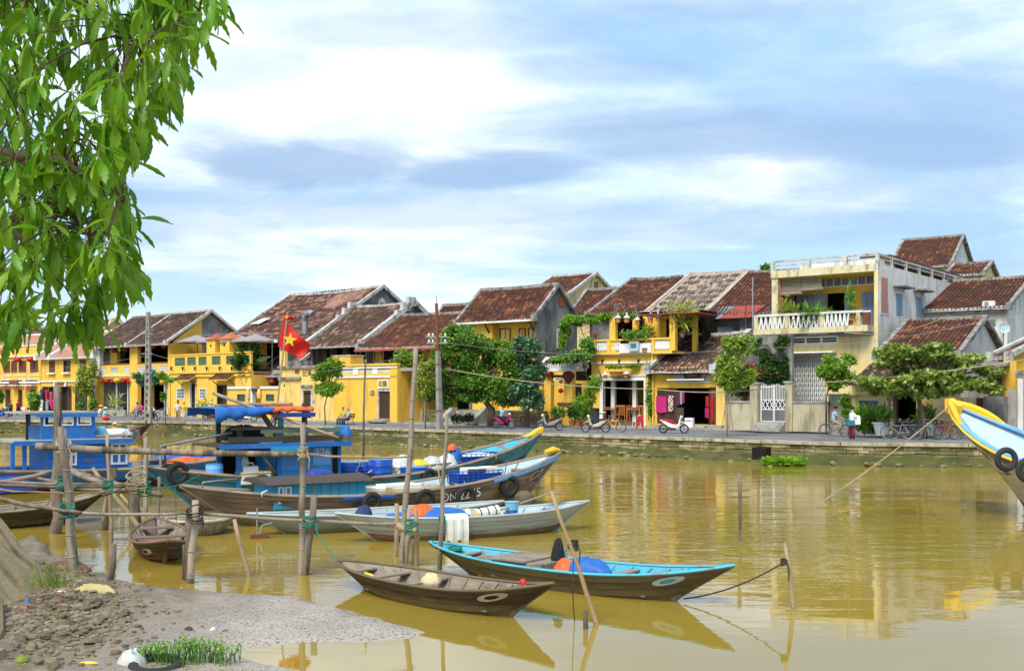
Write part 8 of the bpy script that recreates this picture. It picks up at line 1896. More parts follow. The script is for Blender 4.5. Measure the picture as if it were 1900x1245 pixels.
def wheelhouse():
 y0=-.85;X=lambda px:B6.xpx(px,y0);Z=lambda px,py:B6.zpx(px,py,y0);x0,x1,xm=X(440),X(632),X(514);zr=Z(550,826);z0=.5
 wh=MB().box(xm,x1,y0+.02,.85,z0,zr).build('wheelhouse','boat_blue_bright',B6.root)
 for i in range(7):a,c=lerp(z0,zr,i/7),lerp(z0,zr,(i+1)/7);MB().box(xm,x1,y0,y0+.018,a+.006,c-.006).build('wall_board','boat_blue_bright',wh)
 for x in(x0,x1-.12,xm):MB().box(x,x+.12,y0-.03,y0+.10,z0-.2,zr).build('post','boat_blue',wh)
 MB().box(x0,x0+.12,.7,.85,z0-.2,zr).build('post','boat_blue',wh);MB().box(x0+.1,xm,.8,.85,z0,zr).build('back_wall','dark_inside',wh);MB().box(X(617),X(626),y0-.035,y0-.003,z0,zr-.05).build('side_door','dark_inside',wh)
 b=MB();b.box(X(400),X(641),y0-.35,1.1,zr,zr+.06);b.build('roof','deck_dark',wh);MB().box(X(400)-.02,X(641)+.02,y0-.40,y0-.352,zr-.04,zr+.10).build('roof_edge','boat_blue',wh);MB().box(X(492),X(560),y0-.44,y0-.402,zr-.16,zr+.0).build('edge_patch','boat_cabin_teal',wh)
 p=MB().box(X(581),X(613),y0-.015,y0-.002,Z(597,862),Z(597,829)).build('number_board','boat_light_blue',wh);text_mesh('number','326',.34,'paint_white',p,(X(597),y0-.03,Z(597,839)),ext=.004)
 for(px,y,py1,w)in((445,y0,795,.12),(520,y0,770,.10),(565,y0,752,.12)):MB().box(X(px)-w/2,X(px)+w/2,y-.06,y+.06,zr+.06,Z(px,py1-4)).build('upper_post','deck_dark' if px!=520 else 'boat_cabin_teal',wh)
 for(px,w)in((445,.12),(565,.12)):MB().box(X(px)-w/2,X(px)+w/2,.8,.92,zr+.06,Z(px,765)).build('upper_post','deck_dark',wh)
 for px,c in((563,'boat_cabin_teal'),(625,'boat_cabin_teal')):MB().box(X(px)-.1,X(px)+.1,y0-.12,y0-.062,zr+.06,Z(px,790)).build('rail_post',c,wh)
 for(a,c,py,m,h_)in((420,632,808,'deck_dark',.16),(425,520,790,'deck_dark',.09),(480,625,794,'shutter_green',.13),(478,520,815,'boat_cabin_teal',.16)):MB().box(X(a),X(c),y0-.18+.001*a/100,y0-.13,Z(550,py)-h_,Z(550,py)).build('rail_board',m,wh)
 MB().bar((X(480),y0-.1,Z(480,762)),(X(513),y0-.1,Z(513,810)),.12,.12).build('brace','deck_dark',wh);heap(B6,'tarpaulin','deep blue bundle tied at the corner of the wheelhouse roof','tarpaulin',640,806,.5,.35,.4,y0,'tarp_blue',21)
 t=on_boat(B6,'canopy','blue and orange tarpaulin canopy over the wheelhouse of the teal fishing boat','canopy',0,0,0)
 n=26
 for nm,a,c,m,drop in(('blue_sheet',392,500,'tarp_blue',.44),('orange_sheet',498,573,'tarp_orange',.15)):
  b=MB();xa,xc=X(a),X(c);rows=[]
  for i in range(n+1):
   x=lerp(xa,xc,i/n);zt=Z(480,755)-.018*math.sin(i*.9)-.012*math.sin(i*2.3);dr=drop*(.9+.1*math.sin(i*.7+1))*(1 if nm[0]=='o' else(.30+.70*(1-i/n)**.7))
   rows.append([b.vert((x,yy,zz))for yy,zz in((1.2,zt-.25),(1.15,zt-.02),(.3,zt-.01),(-.6,zt-.01),(y0-.30,zt-.02),(y0-.36+.012*math.sin(i*1.9),zt-dr*.5),(y0-.35+.012*math.sin(i*1.5),zt-dr))])
  for i in range(n):
   for k in range(6):b.face((rows[i][k],rows[i][k+1],rows[i+1][k+1],rows[i+1][k]))
  q=b.build(nm,m,t,smooth=True);q.modifiers.new('s','SOLIDIFY').thickness=.015
 MB().box(X(508),X(573),y0-.46,y0-.43,Z(540,773),Z(540,765)).build('blue_hem','tarp_dark_blue',t)
 MB().tube([(X(470),-.2,Z(470,751)),(X(560),-.2,Z(560,750))],.05,6).tube([(X(420),.1,Z(420,753)),(X(560),.2,Z(560,753))],.04,6).build('ridge_pole','bamboo',t)
wheelhouse()
for i,(px,a,c,y,r)in enumerate(((398,861,889,-.4,.24),(706,852,888,-.1,.38),(648,857,880,.3,.36),(768,866,886,-.35,.46),(675,856,880,.6,.3))):
 drum(B6,px,a,c,y,r,('blue drum standing near the stern of the teal boat','tallest blue plastic drum behind the cabin roof','wide blue drum right beside the numbered wheelhouse','wide low blue tub with a lighter lid amidships','small blue drum between the two larger ones')[i],'boat_light_blue' if i==0 else 'drum_blue')
for i,(px,py,w,hh,m)in enumerate(((748,858,.9,.5,'plastic_bag'),(776,862,.8,.42,'plastic_yellow'),(800,862,1.0,.55,'plastic_bag'),(830,860,.9,.62,'plastic_bag'),(850,870,.6,.4,'plastic_bag'),(735,866,.5,.35,'styrofoam'))):
 heap(B6,'plastic_bag',('puffy white plastic bag right of the tall blue drum','yellow plastic bag among the white ones','white plastic bag right of the yellow one','tall white plastic bag near the blue crate','small translucent bag at the right end of the bag pile','small pale sack at the left end of the bag pile')[i],'bag',px,py+8,w,hh,.7,.1,m,30+i)
crate(B6,885,.2,B6.zpx(885,864,.2),1.7,.8,.42,'deep blue crate loaded behind the white plastic bags');heap(B6,'sheet_pile','folded white sheet lying on the deep blue crate','sheet',885,849,1.7,.22,.8,.2,'cloth_white',40);heap(B6,'tarpaulin','rolled blue tarpaulin with an orange end standing on the crate','tarpaulin',845,850,.5,.55,.4,.1,'tarp_blue',41);heap(B6,'tarpaulin','orange top of the rolled tarpaulin on the crate','tarpaulin',839,833,.34,.25,.3,.1,'tarp_orange',42)
for i,(px,py,r,y,fc)in enumerate(((486,900,.30,-1.35,True),(922,868,.30,-1.1,True),(797,886,.28,-1.25,True),(672,882,.36,-.95,False),(735,884,.34,-.95,False),(330,878,.32,-.5,True))):
 B6.tyre(px,py,r,('tyre hung beside the stern end of the turquoise cabin','tyre hung on the teal boat near its bow','tyre leaning on the teal boat rail amidships','tyre lying flat below the wheelhouse corner','tyre lying flat before the tall blue drum','tyre lying in the stern of the teal boat')[i],y=y,face=fc)
t=on_boat(B6,'foam_box','white styrofoam box with yellow tape in front of the dark cabin opening','box',B6.xpx(470,-.75),-.75,B6.zpx(470,897,-.75));MB().box(-.42,.42,-.25,.25,0,.34).build('foam','styrofoam',t,bevel=.01);MB().box(-.44,.44,-.27,.27,.30,.33).build('tape','tape_yellow',t)
t=on_boat(B6,'jerrycan','white plastic jerrycan standing on the styrofoam box','can',B6.xpx(463,-.75),-.75,B6.zpx(463,880,-.75));MB().box(-.24,.24,-.12,.12,0,.24).build('can','plastic_white',t,bevel=.05);MB().tube([(-.12,0,.23),(-.1,0,.32),(.1,0,.32),(.12,0,.23)],.025,6).build('handle','plastic_white',t)
e_=B6.pt(1,1,1);MB().prism([(e_.x-.75,e_.z-.12),(e_.x-.45,e_.z-.02),(e_.x-.15,e_.z+.14),(e_.x+.05,e_.z+.2),(e_.x+.02,e_.z+.02),(e_.x-.3,e_.z-.16)],-.12,.12,'y').build('bow_horn','boat_yellow',B6.root,bevel=.03)
o=on_boat(B6,'exhaust_pipe','long slanting metal pipe on a stand over the stern of the teal boat','pipe',0,0,0);y=-.3;pa=Vector((B6.xpx(298,y),y,B6.zpx(298,828,y)));pb=Vector((B6.xpx(430,y),y,B6.zpx(430,803,y)));MB().tube([pa+Vector((0,0,-.5)),pa+Vector((0,0,-.05)),pa,pb],.035,7).build('pipe','metal_grey',o);MB().tube([pa+Vector((.12,0,-.02)),pa+Vector((.12,0,-.55))],.03,6).build('stand','metal_dark',o)
def flag():
 f=B6.W(B6.xpx(507,.2),.2,1.9);Y=f.y;t=empty('flag',f,0,'large red flag with yellow star, a tiny one above, on a leaning bamboo pole','flag');top=P(534,579,Y)-f
 MB().tube([(0,0,0),top],.028,7).build('pole','bamboo',t)
 def fl(pts,nm,star,ss):
  b=MB();n=12;g=[[None]*(n+1)for _ in range(n+1)];q=[P(*p,Y)-f for p in pts]
  for i in range(n+1):
   for j in range(n+1):
    u,v=i/n,j/n;p=(q[0]*(1-u)+q[1]*u)*(1-v)+(q[3]*(1-u)+q[2]*u)*v;p=p+Vector((0,.10*math.sin(u*7+v*3)*u,.03*math.sin(u*9+v)*u));g[i][j]=b.vert(p)
  for i in range(n):
   for j in range(n):b.face((g[i][j],g[i+1][j],g[i+1][j+1],g[i][j+1]))
  o_=b.build(nm,'silk_red',t,smooth=True)
  for yo in(-.16,):
   c=P(*star,Y)-f+Vector((0,yo,0));MB().prism([(c.x+ss*(1 if k%2==0 else .4)*math.sin(math.pi*k/5+.15),c.z+ss*(1 if k%2==0 else .4)*math.cos(math.pi*k/5+.15))for k in range(10)],c.y-.004,c.y+.004,'y').build('star','plastic_yellow',o_)
 fl([(525,593),(577,642),(557,666),(516,643)],'flag_cloth',(540,631),.22);fl([(529,579),(545,592),(540,595),(526,592)],'small_flag',(534,589),.055)
flag()
s_=Vector((-20.5,33.2,0));c_=Vector((-8.4,43.5,0))
B7=Boat('cabin_boat','bright blue two-deck cabin boat with white window frames at the left',s_,c_,1.45,(1.0,.66,1.5),K=5,mats=['hull_brown_red','deck_dark','deck_dark','boat_blue','boat_blue'],gun='deck_wood',inner='boat_blue',floor='deck_wood',ribs=10,thw=(.75,.85,.92),gw=.06,ab=.76,keel=-.25,ex=1.8,fz=.55,pw=3)
def cabins():
 y0=-1.0;X=lambda px:B7.xpx(px,y0);Z=lambda px,py:B7.zpx(px,py,y0);R_=B7.root;x0,x1=X(88),X(238);zr=Z(150,818);z0=.55
 c=MB().box(x0,x1,y0+.02,1.0,z0,zr).build('lower_cabin','boat_blue',R_)
 for i in range(6):a,q=lerp(z0,zr,i/6),lerp(z0,zr,(i+1)/6);MB().box(x0,x1,y0,y0+.018,a+.006,q-.006).build('wall_board','boat_blue',c)
 for px in(24,46):MB().box(X(px)-.06,X(px)+.06,y0-.02,y0+.1,z0-.2,zr).build('porch_post','boat_blue',c)
 MB().box(X(20),X(242),y0-.25,1.25,zr,zr+.07).build('lower_roof','roof_felt',c);MB().box(X(20),X(242),y0-.30,y0-.252,zr-.10,zr+.05).build('roof_edge','boat_blue',c);MB().box(x0,x1,y0-.04,y0-.003,z0,z0+.10).build('sill_band','trim_white',c)
 def win(a,q,t_,b_,y,nx_=2,nz_=2,pane='boat_blue',par=c,th=.07):
  u0,u1,za,zb=X(a),X(q),Z(a,b_),Z(a,t_);b=MB()
  for i in range(nx_+1):x=lerp(u0,u1-th,i/nx_);b.box(x,x+th,y-.04,y-.003,za,zb)
  for i in range(nz_+1):z=lerp(za,zb-th,i/nz_);b.box(u0,u1,y-.045,y-.006,z,z+th)
  w=b.build('window','paint_white',par);MB().box(u0,u1,y-.002,y+.01,za,zb).build('pane',pane,w)
 win(122,142,822,864,y0);win(205,236,822,862,y0)
 y1=-.8;ux0,ux1=X(80),X(180);zu=Z(130,770);zl=zr+.07;u=MB().box(ux0,ux1,y1,.8,zl,Z(130,790)).build('upper_cabin','boat_blue',R_)
 for px in(80,114,142,175):x=X(px);MB().box(x,x+.10,y1,y1+.1,Z(130,790)+.002,zu).box(x,x+.10,.7,.8,Z(130,790)+.002,zu).build('corner_post','boat_blue',u)
 MB().box(ux0,ux1,y1,.8,zu,zu+.05).box(X(70),X(183),y1-.12,y1-.06,zu-.07,zu+.06).build('top_beam','boat_blue',u);MB().box(X(40),X(182),y1-.1,.95,zu+.052,zu+.12).build('upper_roof','roof_felt',u);MB().box(X(53),X(56),y1,y1+.12,zl,zu+.05).build('front_post','dark_inside',u)
 for a,q in((84,112),(116,140),(146,173)):
  u0,u1,za,zb=X(a),X(q),Z(130,790)+.004,zu-.07;th=.045;MB().box(u0,u0+th,y1-.03,y1-.003,za,zb).box(u1-th,u1,y1-.03,y1-.003,za,zb).box(u0+th,u1-th,y1-.028,y1-.004,za,za+th).build('window_frame','paint_white',u)
 b=on_boat(B7,'landing_net','round landing net on poles lying on the lower cabin roof','net',0,0,0);MB().tube([(X(125),-.6,zr+.12),(X(232),-.9,zr+.16)],.03,6).tube([(X(140),-.3,zr+.12),(X(236),-.7,zr+.18)],.025,6).build('pole','bamboo',b)
 for k in range(4):MB().torus((X(245),-.9,zr+.10-.03*k),(.2,1,.3),.30-.035*k,.018,18,5).build('net_ring','metal_grey',b)
 heap(B7,'bundle','cyan and white bundle beside the upper cabin','bundle',186,808,.55,.45,.5,0,'plastic_cyan',50);heap(B7,'bundle','white cloth heap on the lower cabin roof','bundle',213,806,1.3,.3,.7,.3,'cloth_white',51)
 heap(B7,'life_jackets','pile of orange life jackets and ropes on the blue boat foredeck','clothing',345,857,1.5,.26,.7,-.3,'tarp_orange',52);heap(B7,'life_jackets','strip of orange cloth beside the life jackets','clothing',388,854,1.6,.14,.4,-.3,'tarp_orange',53)
 heap(B7,'bundle','bright blue sheet on the bow of the cabin boat','bundle',318,848,1.4,.12,.5,.4,'tarp_blue',54)
cabins()
s_,_=at0(150,800,84);c_,_=at0(280,793,84)
B8=Boat('sampan','small red-brown sampan close under the far quay with a figure in a conical hat',s_,c_,.7,(.5,.40,.95),K=3,mats=['hull_brown_red'],ribs=6,thw=(.3,.5),gw=.04,ab=.7);B8.eye(.84,.9,.6,.85)
person(B8.W(B8.xpx(210),0,.15),.4,'person in a conical hat sitting in the red-brown sampan','cloth_orange','cloth_black','ground',1.5,hat='cone',female=True)
drum(B8,233,795,803,0,.28,'small blue barrel in the red-brown sampan')
s_,_=at0(292,968,26);c_,_=at0(313,1003,19.2)
B9=Boat('sampan','brown sampan seen end-on with a red waterline, between the stakes on the left',(-8.2,24.8,0),(-6.5,20.3,0),.60,(.44,.31,.52),K=5,mats=['hull_brown_red','hull_brown_red','hull_dark'],gun='deck_brown',inner='deck_wood',floor='deck_brown',ribs=10,thw=(.16,.42,.7),tw=.28,gw=.032,ab=.72,keel=-.1,flat=.5)
B9.eye(.80,.90,.45,.75,sd=-1,m='hull_cream',hole='hull_dark')
f_=G(346,998,0);bk=empty('basket_boat',f_+Vector((0,.9,0)),0,'round woven basket boat floating behind the stakes','boat');MB().lathe([(.45,-.12),(.75,.02),(.88,.22),(.93,.40),(.88,.40),(.82,.22),(.68,.08),(.3,.02)],28).build('bowl','basket',bk,smooth=True)
bk.scale=(.8,.8,.85)
MB().torus((0,0,.40),(0,0,1),.92,.045,32,8).build('rim','hull_cream',bk)
for k in range(16):a=math.pi*2*k/16;MB().torus((.92*math.cos(a),.92*math.sin(a),.40),(-math.sin(a),math.cos(a),0),.05,.012,8,4).build('lashing','rope',bk)
B11=Boat('sampan','dark brown sampan cut off by the left edge, pale ribbed inside',(-15.5,24.6,0),(-10.6,28.2,0),.75,(.6,.42,.75),K=4,mats=['hull_brown_red','hull_dark'],gun='deck_wood',inner='deck_wood',ribs=12,thw=(.3,.6,.8),gw=.03,ab=.7,keel=-.1);heap(B11,'tarpaulin','dark blue tarpaulin heap in the cropped brown sampan','tarpaulin',22,908,1.2,.45,.7,0,'tarp_dark_blue',60)
def right_boat():
 bow=Vector((12.85,31.7,0));d=Vector((math.cos(R(-68)),math.sin(R(-68)),0));st=bow+d*12.5
 B=Boat('fishing_boat','large cream-hulled boat with a high yellow bow and pale blue gunwale entering from the right',st,bow,1.55,(1.6,1.25,3.0),K=8,mats=['hull_red','hull_red','hull_cream','hull_cream','hull_cream','hull_cream','hull_cream','hull_weathered'],gun='boat_yellow',inner='boat_grey_blue',floor='deck_wood',ribs=10,thw=(.5,.7),gw=.042,ab=.50,keel=-.3,ex=2.2,fz=.9,tm=.45,pw=3.2,n=30)
 for sd in(-1,1):
  b=MB();n=24;pr=None
  for i in range(n+1):
   t=lerp(.3,.985,i/n);p=B.pt(t,1,sd,-.01);q=B.pt(t,1,sd,-.22);r_=[b.vert(p+Vector((0,0,.085))),b.vert(q+Vector((0,0,.075))),b.vert(q+Vector((0,0,.03))),b.vert(p+Vector((0,0,.03)))]
   if pr:
    for k in range(4):b.face((pr[k],pr[(k+1)%4],r_[(k+1)%4],r_[k]))
   pr=r_
  b.build('side_deck','boat_light_blue',B.root)
 KIDS[B.root.name][2*8].data.materials[0]=MATS['boat_blue_bright']
 e_=B.pt(1,1,1);cp_=MB()
 for sd in(-1,1):cp_.tube([B.pt(lerp(.90,1,i/6),.99,sd,-.04)+Vector((0,0,.05+.10*math.sin(i*.5)))for i in range(7)],[.04,.07,.085,.09,.09,.08,.08],6,sq=1.5)
 cp_.prism([(e_.x-.45,e_.z-.06),(e_.x-.1,e_.z+.16),(e_.x+.07,e_.z+.14),(e_.x+.05,e_.z-.22),(e_.x-.35,e_.z-.42)],-.10,.10,'y');cp_.build('bow_cap','boat_yellow',B.root)
 B.eye(.80,.88,.70,.93,sd=1,hole='hull_weathered')
 for i,(px,py,Y,r)in enumerate(((1867,852,27.3,.31),(1908,872,26.2,.32))):
  t=empty('tyre',P(px,py,Y),R(-15),'black tyre hung on the cream-hulled boat, %s'%('the fully visible one','cut by the picture edge')[i],'tyre','tyre fenders on the boats');MB().torus((0,0,0),(-.35,1,0),r*.76,r*.25,26,10,.85).build('tyre_body','rubber',t,smooth=True)
 q=G(1517,930,0);wire('pale mooring rope from the yellow bow down into the river',[B.W(e_.x-.2,0,e_.z+.05),q+Vector((0,0,-.1))],.022,'rope',.12,'rope','rope')
 return B
B12=right_boat()
def coil(bt,px,py,y,r,m,label):
 t=on_boat(bt,'rope_coil',label,'rope',bt.xpx(px,y),y,bt.zpx(px,py,y))
 for k in range(5):MB().torus((rnd(-.02,.02),rnd(-.02,.02),.02+.03*k),(rnd(-.1,.1),rnd(-.1,.1),1),r*rnd(.85,1.05),.018,18,5).build('turn',m,t)
coil(B6,318,868,-.2,.26,'rope_dark','dark coil of rope on the stern of the teal boat');coil(B6,905,862,0,.22,'rope','pale coil of rope before the bow of the teal boat');coil(B5,960,880,0,.2,'rope','pale coil of rope in the bow of the big weathered boat');coil(B2,845,1030,0,.12,'rope_green','green coil of rope on the foredeck of the turquoise-lined sampan');coil(B7,290,862,-.2,.25,'rope_dark','dark coil of rope beside the life jackets')
heap(B6,'net_heap','dark heap of nets and sticks on the left end of the wheelhouse roof','net',452,812,1.3,.5,.8,0,'cloth_black',71);heap(B6,'net_heap','teal net bundle below the canopy','net',515,822,.6,.22,.5,-.6,'rope_green',72);heap(B6,'clothing','white and red garment hanging in the dark cabin opening','clothing',455,868,.25,.5,.2,-.5,'cloth_white',73);heap(B6,'basket','green basket in the dark cabin opening','basket',500,880,.4,.35,.4,-.6,'glazed_green',74)
heap(B5,'tarpaulin','small deep blue sheet on the cabin roof of the weathered boat','tarpaulin',590,878,.7,.16,.5,.2,'tarp_dark_blue',75);heap(B5,'net_heap','brown net pile ahead of the foam boxes','net',800,908,.7,.2,.5,0,'rubbish_brown' if 'rubbish_brown' in MATS else 'rope',76)
def gear(bt,label,pts,r,m,name='pole',cat='pole'):
 t=on_boat(bt,name,label,cat,0,0,0);MB().tube([(bt.xpx(px,y),y,bt.zpx(px,py,y))for px,py,y in pts],r,6).build('shaft',m,t,smooth=True)
gear(B6,'white hose looping down from the wheelhouse corner',[(640,812,-.9),(652,838,-1.0),(668,860,-1.0),(660,874,-.9),(676,882,-.7),(690,872,-.6)],.018,'plastic_white','hose','hose');gear(B5,'thin metal rods leaning in the bow of the weathered boat, left one',[(935,888,0),(941,852,.1)],.016,'rust');gear(B5,'thin metal rods leaning in the bow of the weathered boat, right one',[(948,886,0),(962,858,.1)],.016,'rust')
gear(B6,'long pale pole lying along the deck of the teal boat',[(700,872,-.3),(905,852,-.1)],.025,'bamboo');gear(B7,'dark stick lying across the foredeck of the cabin boat',[(262,862,-.2),(320,856,.2)],.03,'post_wood');gear(B5,'bent metal tiller arm at the stern of the weathered boat',[(376,905,-.7),(376,895,-.7),(440,888,-.6)],.02,'metal_grey','tiller','tiller');gear(B5,'white bent pipe on the side of the weathered boat',[(486,922,-1.1),(486,914,-1.1),(496,910,-1.1)],.02,'plastic_white','pipe','pipe')
gear(B6,'slanting dark strut across the cabin opening',[(478,833,-.95),(512,878,-1.0)],.04,'post_wood');gear(B2,'rusty bent tiller bar by the engine box',[(940,1056,-.55),(950,1050,-.5),(975,1050,-.45)],.016,'rust','tiller','tiller')
# stakes, rails and ropes
def stake(label,top,bot,r0,r1=None,m='bamboo',z=0.0,name='stake',group=None,lean=0,nodes=True,Y=None):
 f=G(bot[0],bot[1],z)if Y is None else P(bot[0],bot[1],Y);t=P(top[0],top[1],f.y+lean);o=empty(name,f,0,label,'pole',group);d=t-f;n=max(3,int(d.length/.32));r1=r1 or r0*.75;b=MB();pts,rr=[],[]
 s0=-.35/max(d.length,.3)if Y is None else 0
 for i in range(n+1):
  k=lerp(s0,1,i/n);j=Vector((mn.noise(Vector((k*3,f.x,1))),mn.noise(Vector((k*3,f.x,7))),0))*r0*1.3
  pts.append(d*k+j);rr.append(lerp(r0,r1,max(0,k))*(1+.08*mn.noise(Vector((k*9,f.y,0)))))
 b.tube(pts,rr,9);b.build('pole',m,o,smooth=True,auto=None)
 if nodes and m!='post_wood' and r0<.075:
  b=MB()
  for i in range(1,n):b.torus(pts[i],d,rr[i]*.99,r0*.17,9,4)
  b.build('nodes',m,o,smooth=True,kind='stuff')
 return o
L_=[('tallest bleached bamboo pole, leaning right, rising past the middle of the boats',(772,643),(745,1046),.062,.045,'post_grey',0),('slim bamboo pole standing between the boats right of the tallest pole',(828,768),(815,1062),.045,.03,'post_grey',0),('bamboo pole leaning left across the turquoise-lined sampan',(1022,911),(1107,1158),.038,.026,'bamboo',0),('short dark stub of a stake in the water below the sampans',(1086,1133),(1087,1166),.035,.034,'post_wood',0),('short leaning bamboo stake holding a sagging rope at the right',(1453,1007),(1475,1130),.036,.026,'bamboo',0),('lone thin upright stick in open water at the right',(1373,878),(1373,1003),.03,.045,'post_wood',0),('tall grey pole beside the wheelhouse with the rail end tied to it',(562,784),(560,1062),.062,.050,'post_grey',0),('thick short post right of the tall grey pole',(583,918),(568,1066),.07,.058,'post_wood',0),('leftmost stake of the cluster before the grey boats',(737,934),(733,1032),.05,.045,'bamboo',0),('stake second from left in the cluster before the grey boats',(759,944),(752,1046),.055,.04,'post_grey',0),('stake at the right of the cluster before the grey boats',(771,943),(773,1050),.05,.035,'bamboo',0),('dark short stake inside the cluster',(766,1000),(766,1047),.045,.04,'post_wood',0),('lone slanting bamboo stick right of the basket boat',(434,963),(460,1069),.045,.035,'bamboo',0),('thick bleached post at the end of the lower rail',(367,928),(357,1081),.072,.06,'post_grey',0),('darker post bound to the thick bleached one',(352,950),(350,1076),.068,.055,'post_wood',0),('thin stub beside the bound posts',(344,1010),(344,1074),.045,.04,'post_wood',0),('tallest thick post at the left, in front of the blue cabin boat',(107,716),(104,962),.125,.10,'post_wood',0),('old squat post behind the crossing poles',(112,800),(104,990),.14,.12,'post_wood',0),('first of two leaning bamboo poles crossing at the left',(114,792),(138,1076),.07,.055,'post_grey',0),('second of two leaning bamboo poles crossing at the left',(119,796),(143,1072),.065,.045,'post_grey',0),('slim upright bamboo behind the leaning pair',(200,806),(206,1006),.045,.035,'bamboo',0),('dark thick stake below the slim upright bamboo',(210,1010),(198,1093),.065,.05,'post_wood',0),('bamboo pole slanting down to the end-on sampan',(172,868),(262,985),.06,.045,'bamboo',0),('thin slanting stick behind the end-on sampan',(223,917),(266,968),.04,.03,'bamboo',0),('thick mossy pile with a rope round its head',(252,858),(252,978),.15,.13,'post_wood',0),('tall upright pole with green rope near the stern of the big boats',(270,812),(269,956),.07,.055,'post_grey',0),('short thin stake standing in the shadow of the big stern',(295,884),(293,962),.04,.04,'post_wood',0),('flat leaning board driven in beside the slim bamboo',(212,868),(190,983),.10,.09,'post_wood',0),('short post rising at the head of the small left jetty',(130,852),(132,1000),.05,.04,'bamboo',0)]
for lb,tp,bt,r0,r1,m,z in L_:stake(lb,tp,bt,r0,r1,m,z)
stake('thin striped pole standing on the deck of the teal boat',(678,667),(672,852),.035,.028,'post_wood',Y=31.5);stake('bamboo pole slanting over the tarpaulin canopy',(394,729),(628,812),.035,.05,'bamboo',Y=30.6,nodes=False);stake('light boathook leaning against the rail in the middle boat',(812,862),(822,935),.02,.018,'bamboo',Y=28)
def rail(label,a,c,r,m='post_grey',r1=None):Ya,Yc=a[2],c[2];p,q=P(a[0],a[1],Ya),P(c[0],c[1],Yc);o=empty('rail',p,0,label,'rail');d=q-p;n=10;b=MB();b.tube([d*(i/n)+Vector((0,0,-.035*math.sin(math.pi*i/n)+.02*mn.noise(Vector((i*.7,r*50,0)))))for i in range(n+1)],[lerp(r,r1 or r*.7,i/n)*(1+.06*mn.noise(Vector((i,r*90,2))))for i in range(n+1)],9);b.build('pole',m,o,smooth=True)
rail('long heavy log rail lashed across the left poles up to the tall grey pole',(68,828,20.4),(566,843,19.9),.072,'post_wood');rail('thin bamboo rail continuing right from the tall grey pole',(563,843,19.9),(768,847,21),.024,'bamboo')
rail('upper of two dark rails at the left edge',(-30,893,19.5),(272,896,21.6),.035,'post_grey');rail('lower of two dark rails at the left edge',(-30,899,19.3),(268,901,21.4),.038,'post_wood');rail('thin pinkish stick rail below the dark pair',(-20,908,20),(200,913,21),.02,'bamboo')
rail('dark split board sloping from the left edge to the crossing poles',(-30,918,17.5),(152,951,17.8),.04,'post_wood');rail('grey rail from the crossing poles to the bound posts',(118,950,18),(362,951,18.8),.033,'post_grey');rail('long thin rail from the bound posts to the stake cluster',(352,951,18.8),(772,973,20.6),.035,'post_grey',.03);rail('pale plank sloping up at the far left',(-40,900,22),(90,876,22.5),.06,'deck_wood')
rail('plank sloping down behind the crossing poles',(120,868,24),(190,895,23),.07,'deck_wood');rail('short log lying across the head of the stake cluster',(738,975,20.4),(773,983,20.2),.075,'bamboo');rail('weathered beam at the little jetty behind the slim bamboo',(128,872,24.5),(300,918,23.5),.08,'post_wood');rail('thin lath at the little jetty under the beam',(130,905,22.5),(280,905,22.5),.03,'deck_wood');rail('dark stick crossing the little jetty',(60,885,23),(255,915,22.5),.035,'post_wood');rail('second stick crossing the little jetty',(190,920,22.2),(262,882,22.6),.03,'post_wood')
def knot(px,py,Y,r,m='rope_green',label=None):
 p=P(px,py,Y);o=empty('rope_lashing',p,0,label,'rope')
 for k in range(6):MB().torus((0,0,(k-2.5)*r*.3),(rnd(-.5,.5),rnd(-.5,.5),1),r,.013,14,5).build('turn',m,o)
 MB().tube([(r,-r*.5,0),(r*1.4,-r,-.1),(r*1.2,-r,-.28)],.01,5).build('loose_end',m,o)
for px,py,Y,r,m,lb in((763,977,20.3,.13,'rope_green','green rope lashing at the stake cluster'),(574,968,19.6,.12,'rope_green','green rope lashing on the post right of the tall grey pole'),(361,955,18.7,.14,'rope_dark','dark rope lashing on the bound posts'),(268,907,21.4,.13,'rope_green','green rope tangle near the stern of the big boats'),(118,830,20.3,.13,'rope','pale rope lashing where the log rail meets the poles'),(124,950,17.9,.12,'rope_green','green rope lashing on the lower rail by the crossing poles'),(120,896,19.8,.13,'rope_green','green rope lashing on the dark rails'),(200,900,20.6,.09,'rope_green','green rope lashing on the slim bamboo'),(562,842,19.8,.10,'rope','pale lashing at the end of the log rail'),(252,889,21,.19,'rope','thick pale rope round the mossy pile'),(820,963,19.9,.06,'rope_green','small green knot on the slim pole by the white cloth'),(1455,1043,16.4,.045,'rope_dark','dark knot on the right-hand leaning stake'),(1063,1010,15.5,.07,'rope_dark','black loops of rope hanging on the leaning bamboo')):knot(px,py,Y,r,m,lb)
wire('sagging dark rope from the bow of the turquoise-lined sampan to the right stake',[B2.W(B2.L*.36,0,.05),P(1455,1043,16.45)],.013,'rope_dark',.10,'rope','rope');wire('green mooring line from the small sampan to the post on its right',[B1.W(-B1.L*.47,0,.40),P(580,968,19.6)],.009,'rope_green',.12,'rope','rope')
wire('green line tying the turquoise-lined sampan to the slim pole',[B2.W(-B2.L*.49,0,.5),P(822,962,19.9)],.010,'rope_green',.03,'rope','rope');wire('dark line hanging from the leaning bamboo into the water',[P(1065,1005,15.5),P(1062,1090,15.3),G(1066,1152,0)],.008,'rope_dark',.03,'rope','rope');wire('green hanging line below the stern of the big boats',[P(325,900,22),P(327,965,22)],.010,'rope_green',0,'rope','rope');wire('green rope from the tangle to the big stern',[P(270,907,21.4),B5.W(-B5.L*.46,0,1.3)],.014,'rope_green',.1,'rope','rope');wire('dark hawser hanging from the bow of the big weathered boat',[B5.W(B5.L*.42,-.3,1.2),P(992,945,29)],.02,'rope_dark',0,'rope','rope')
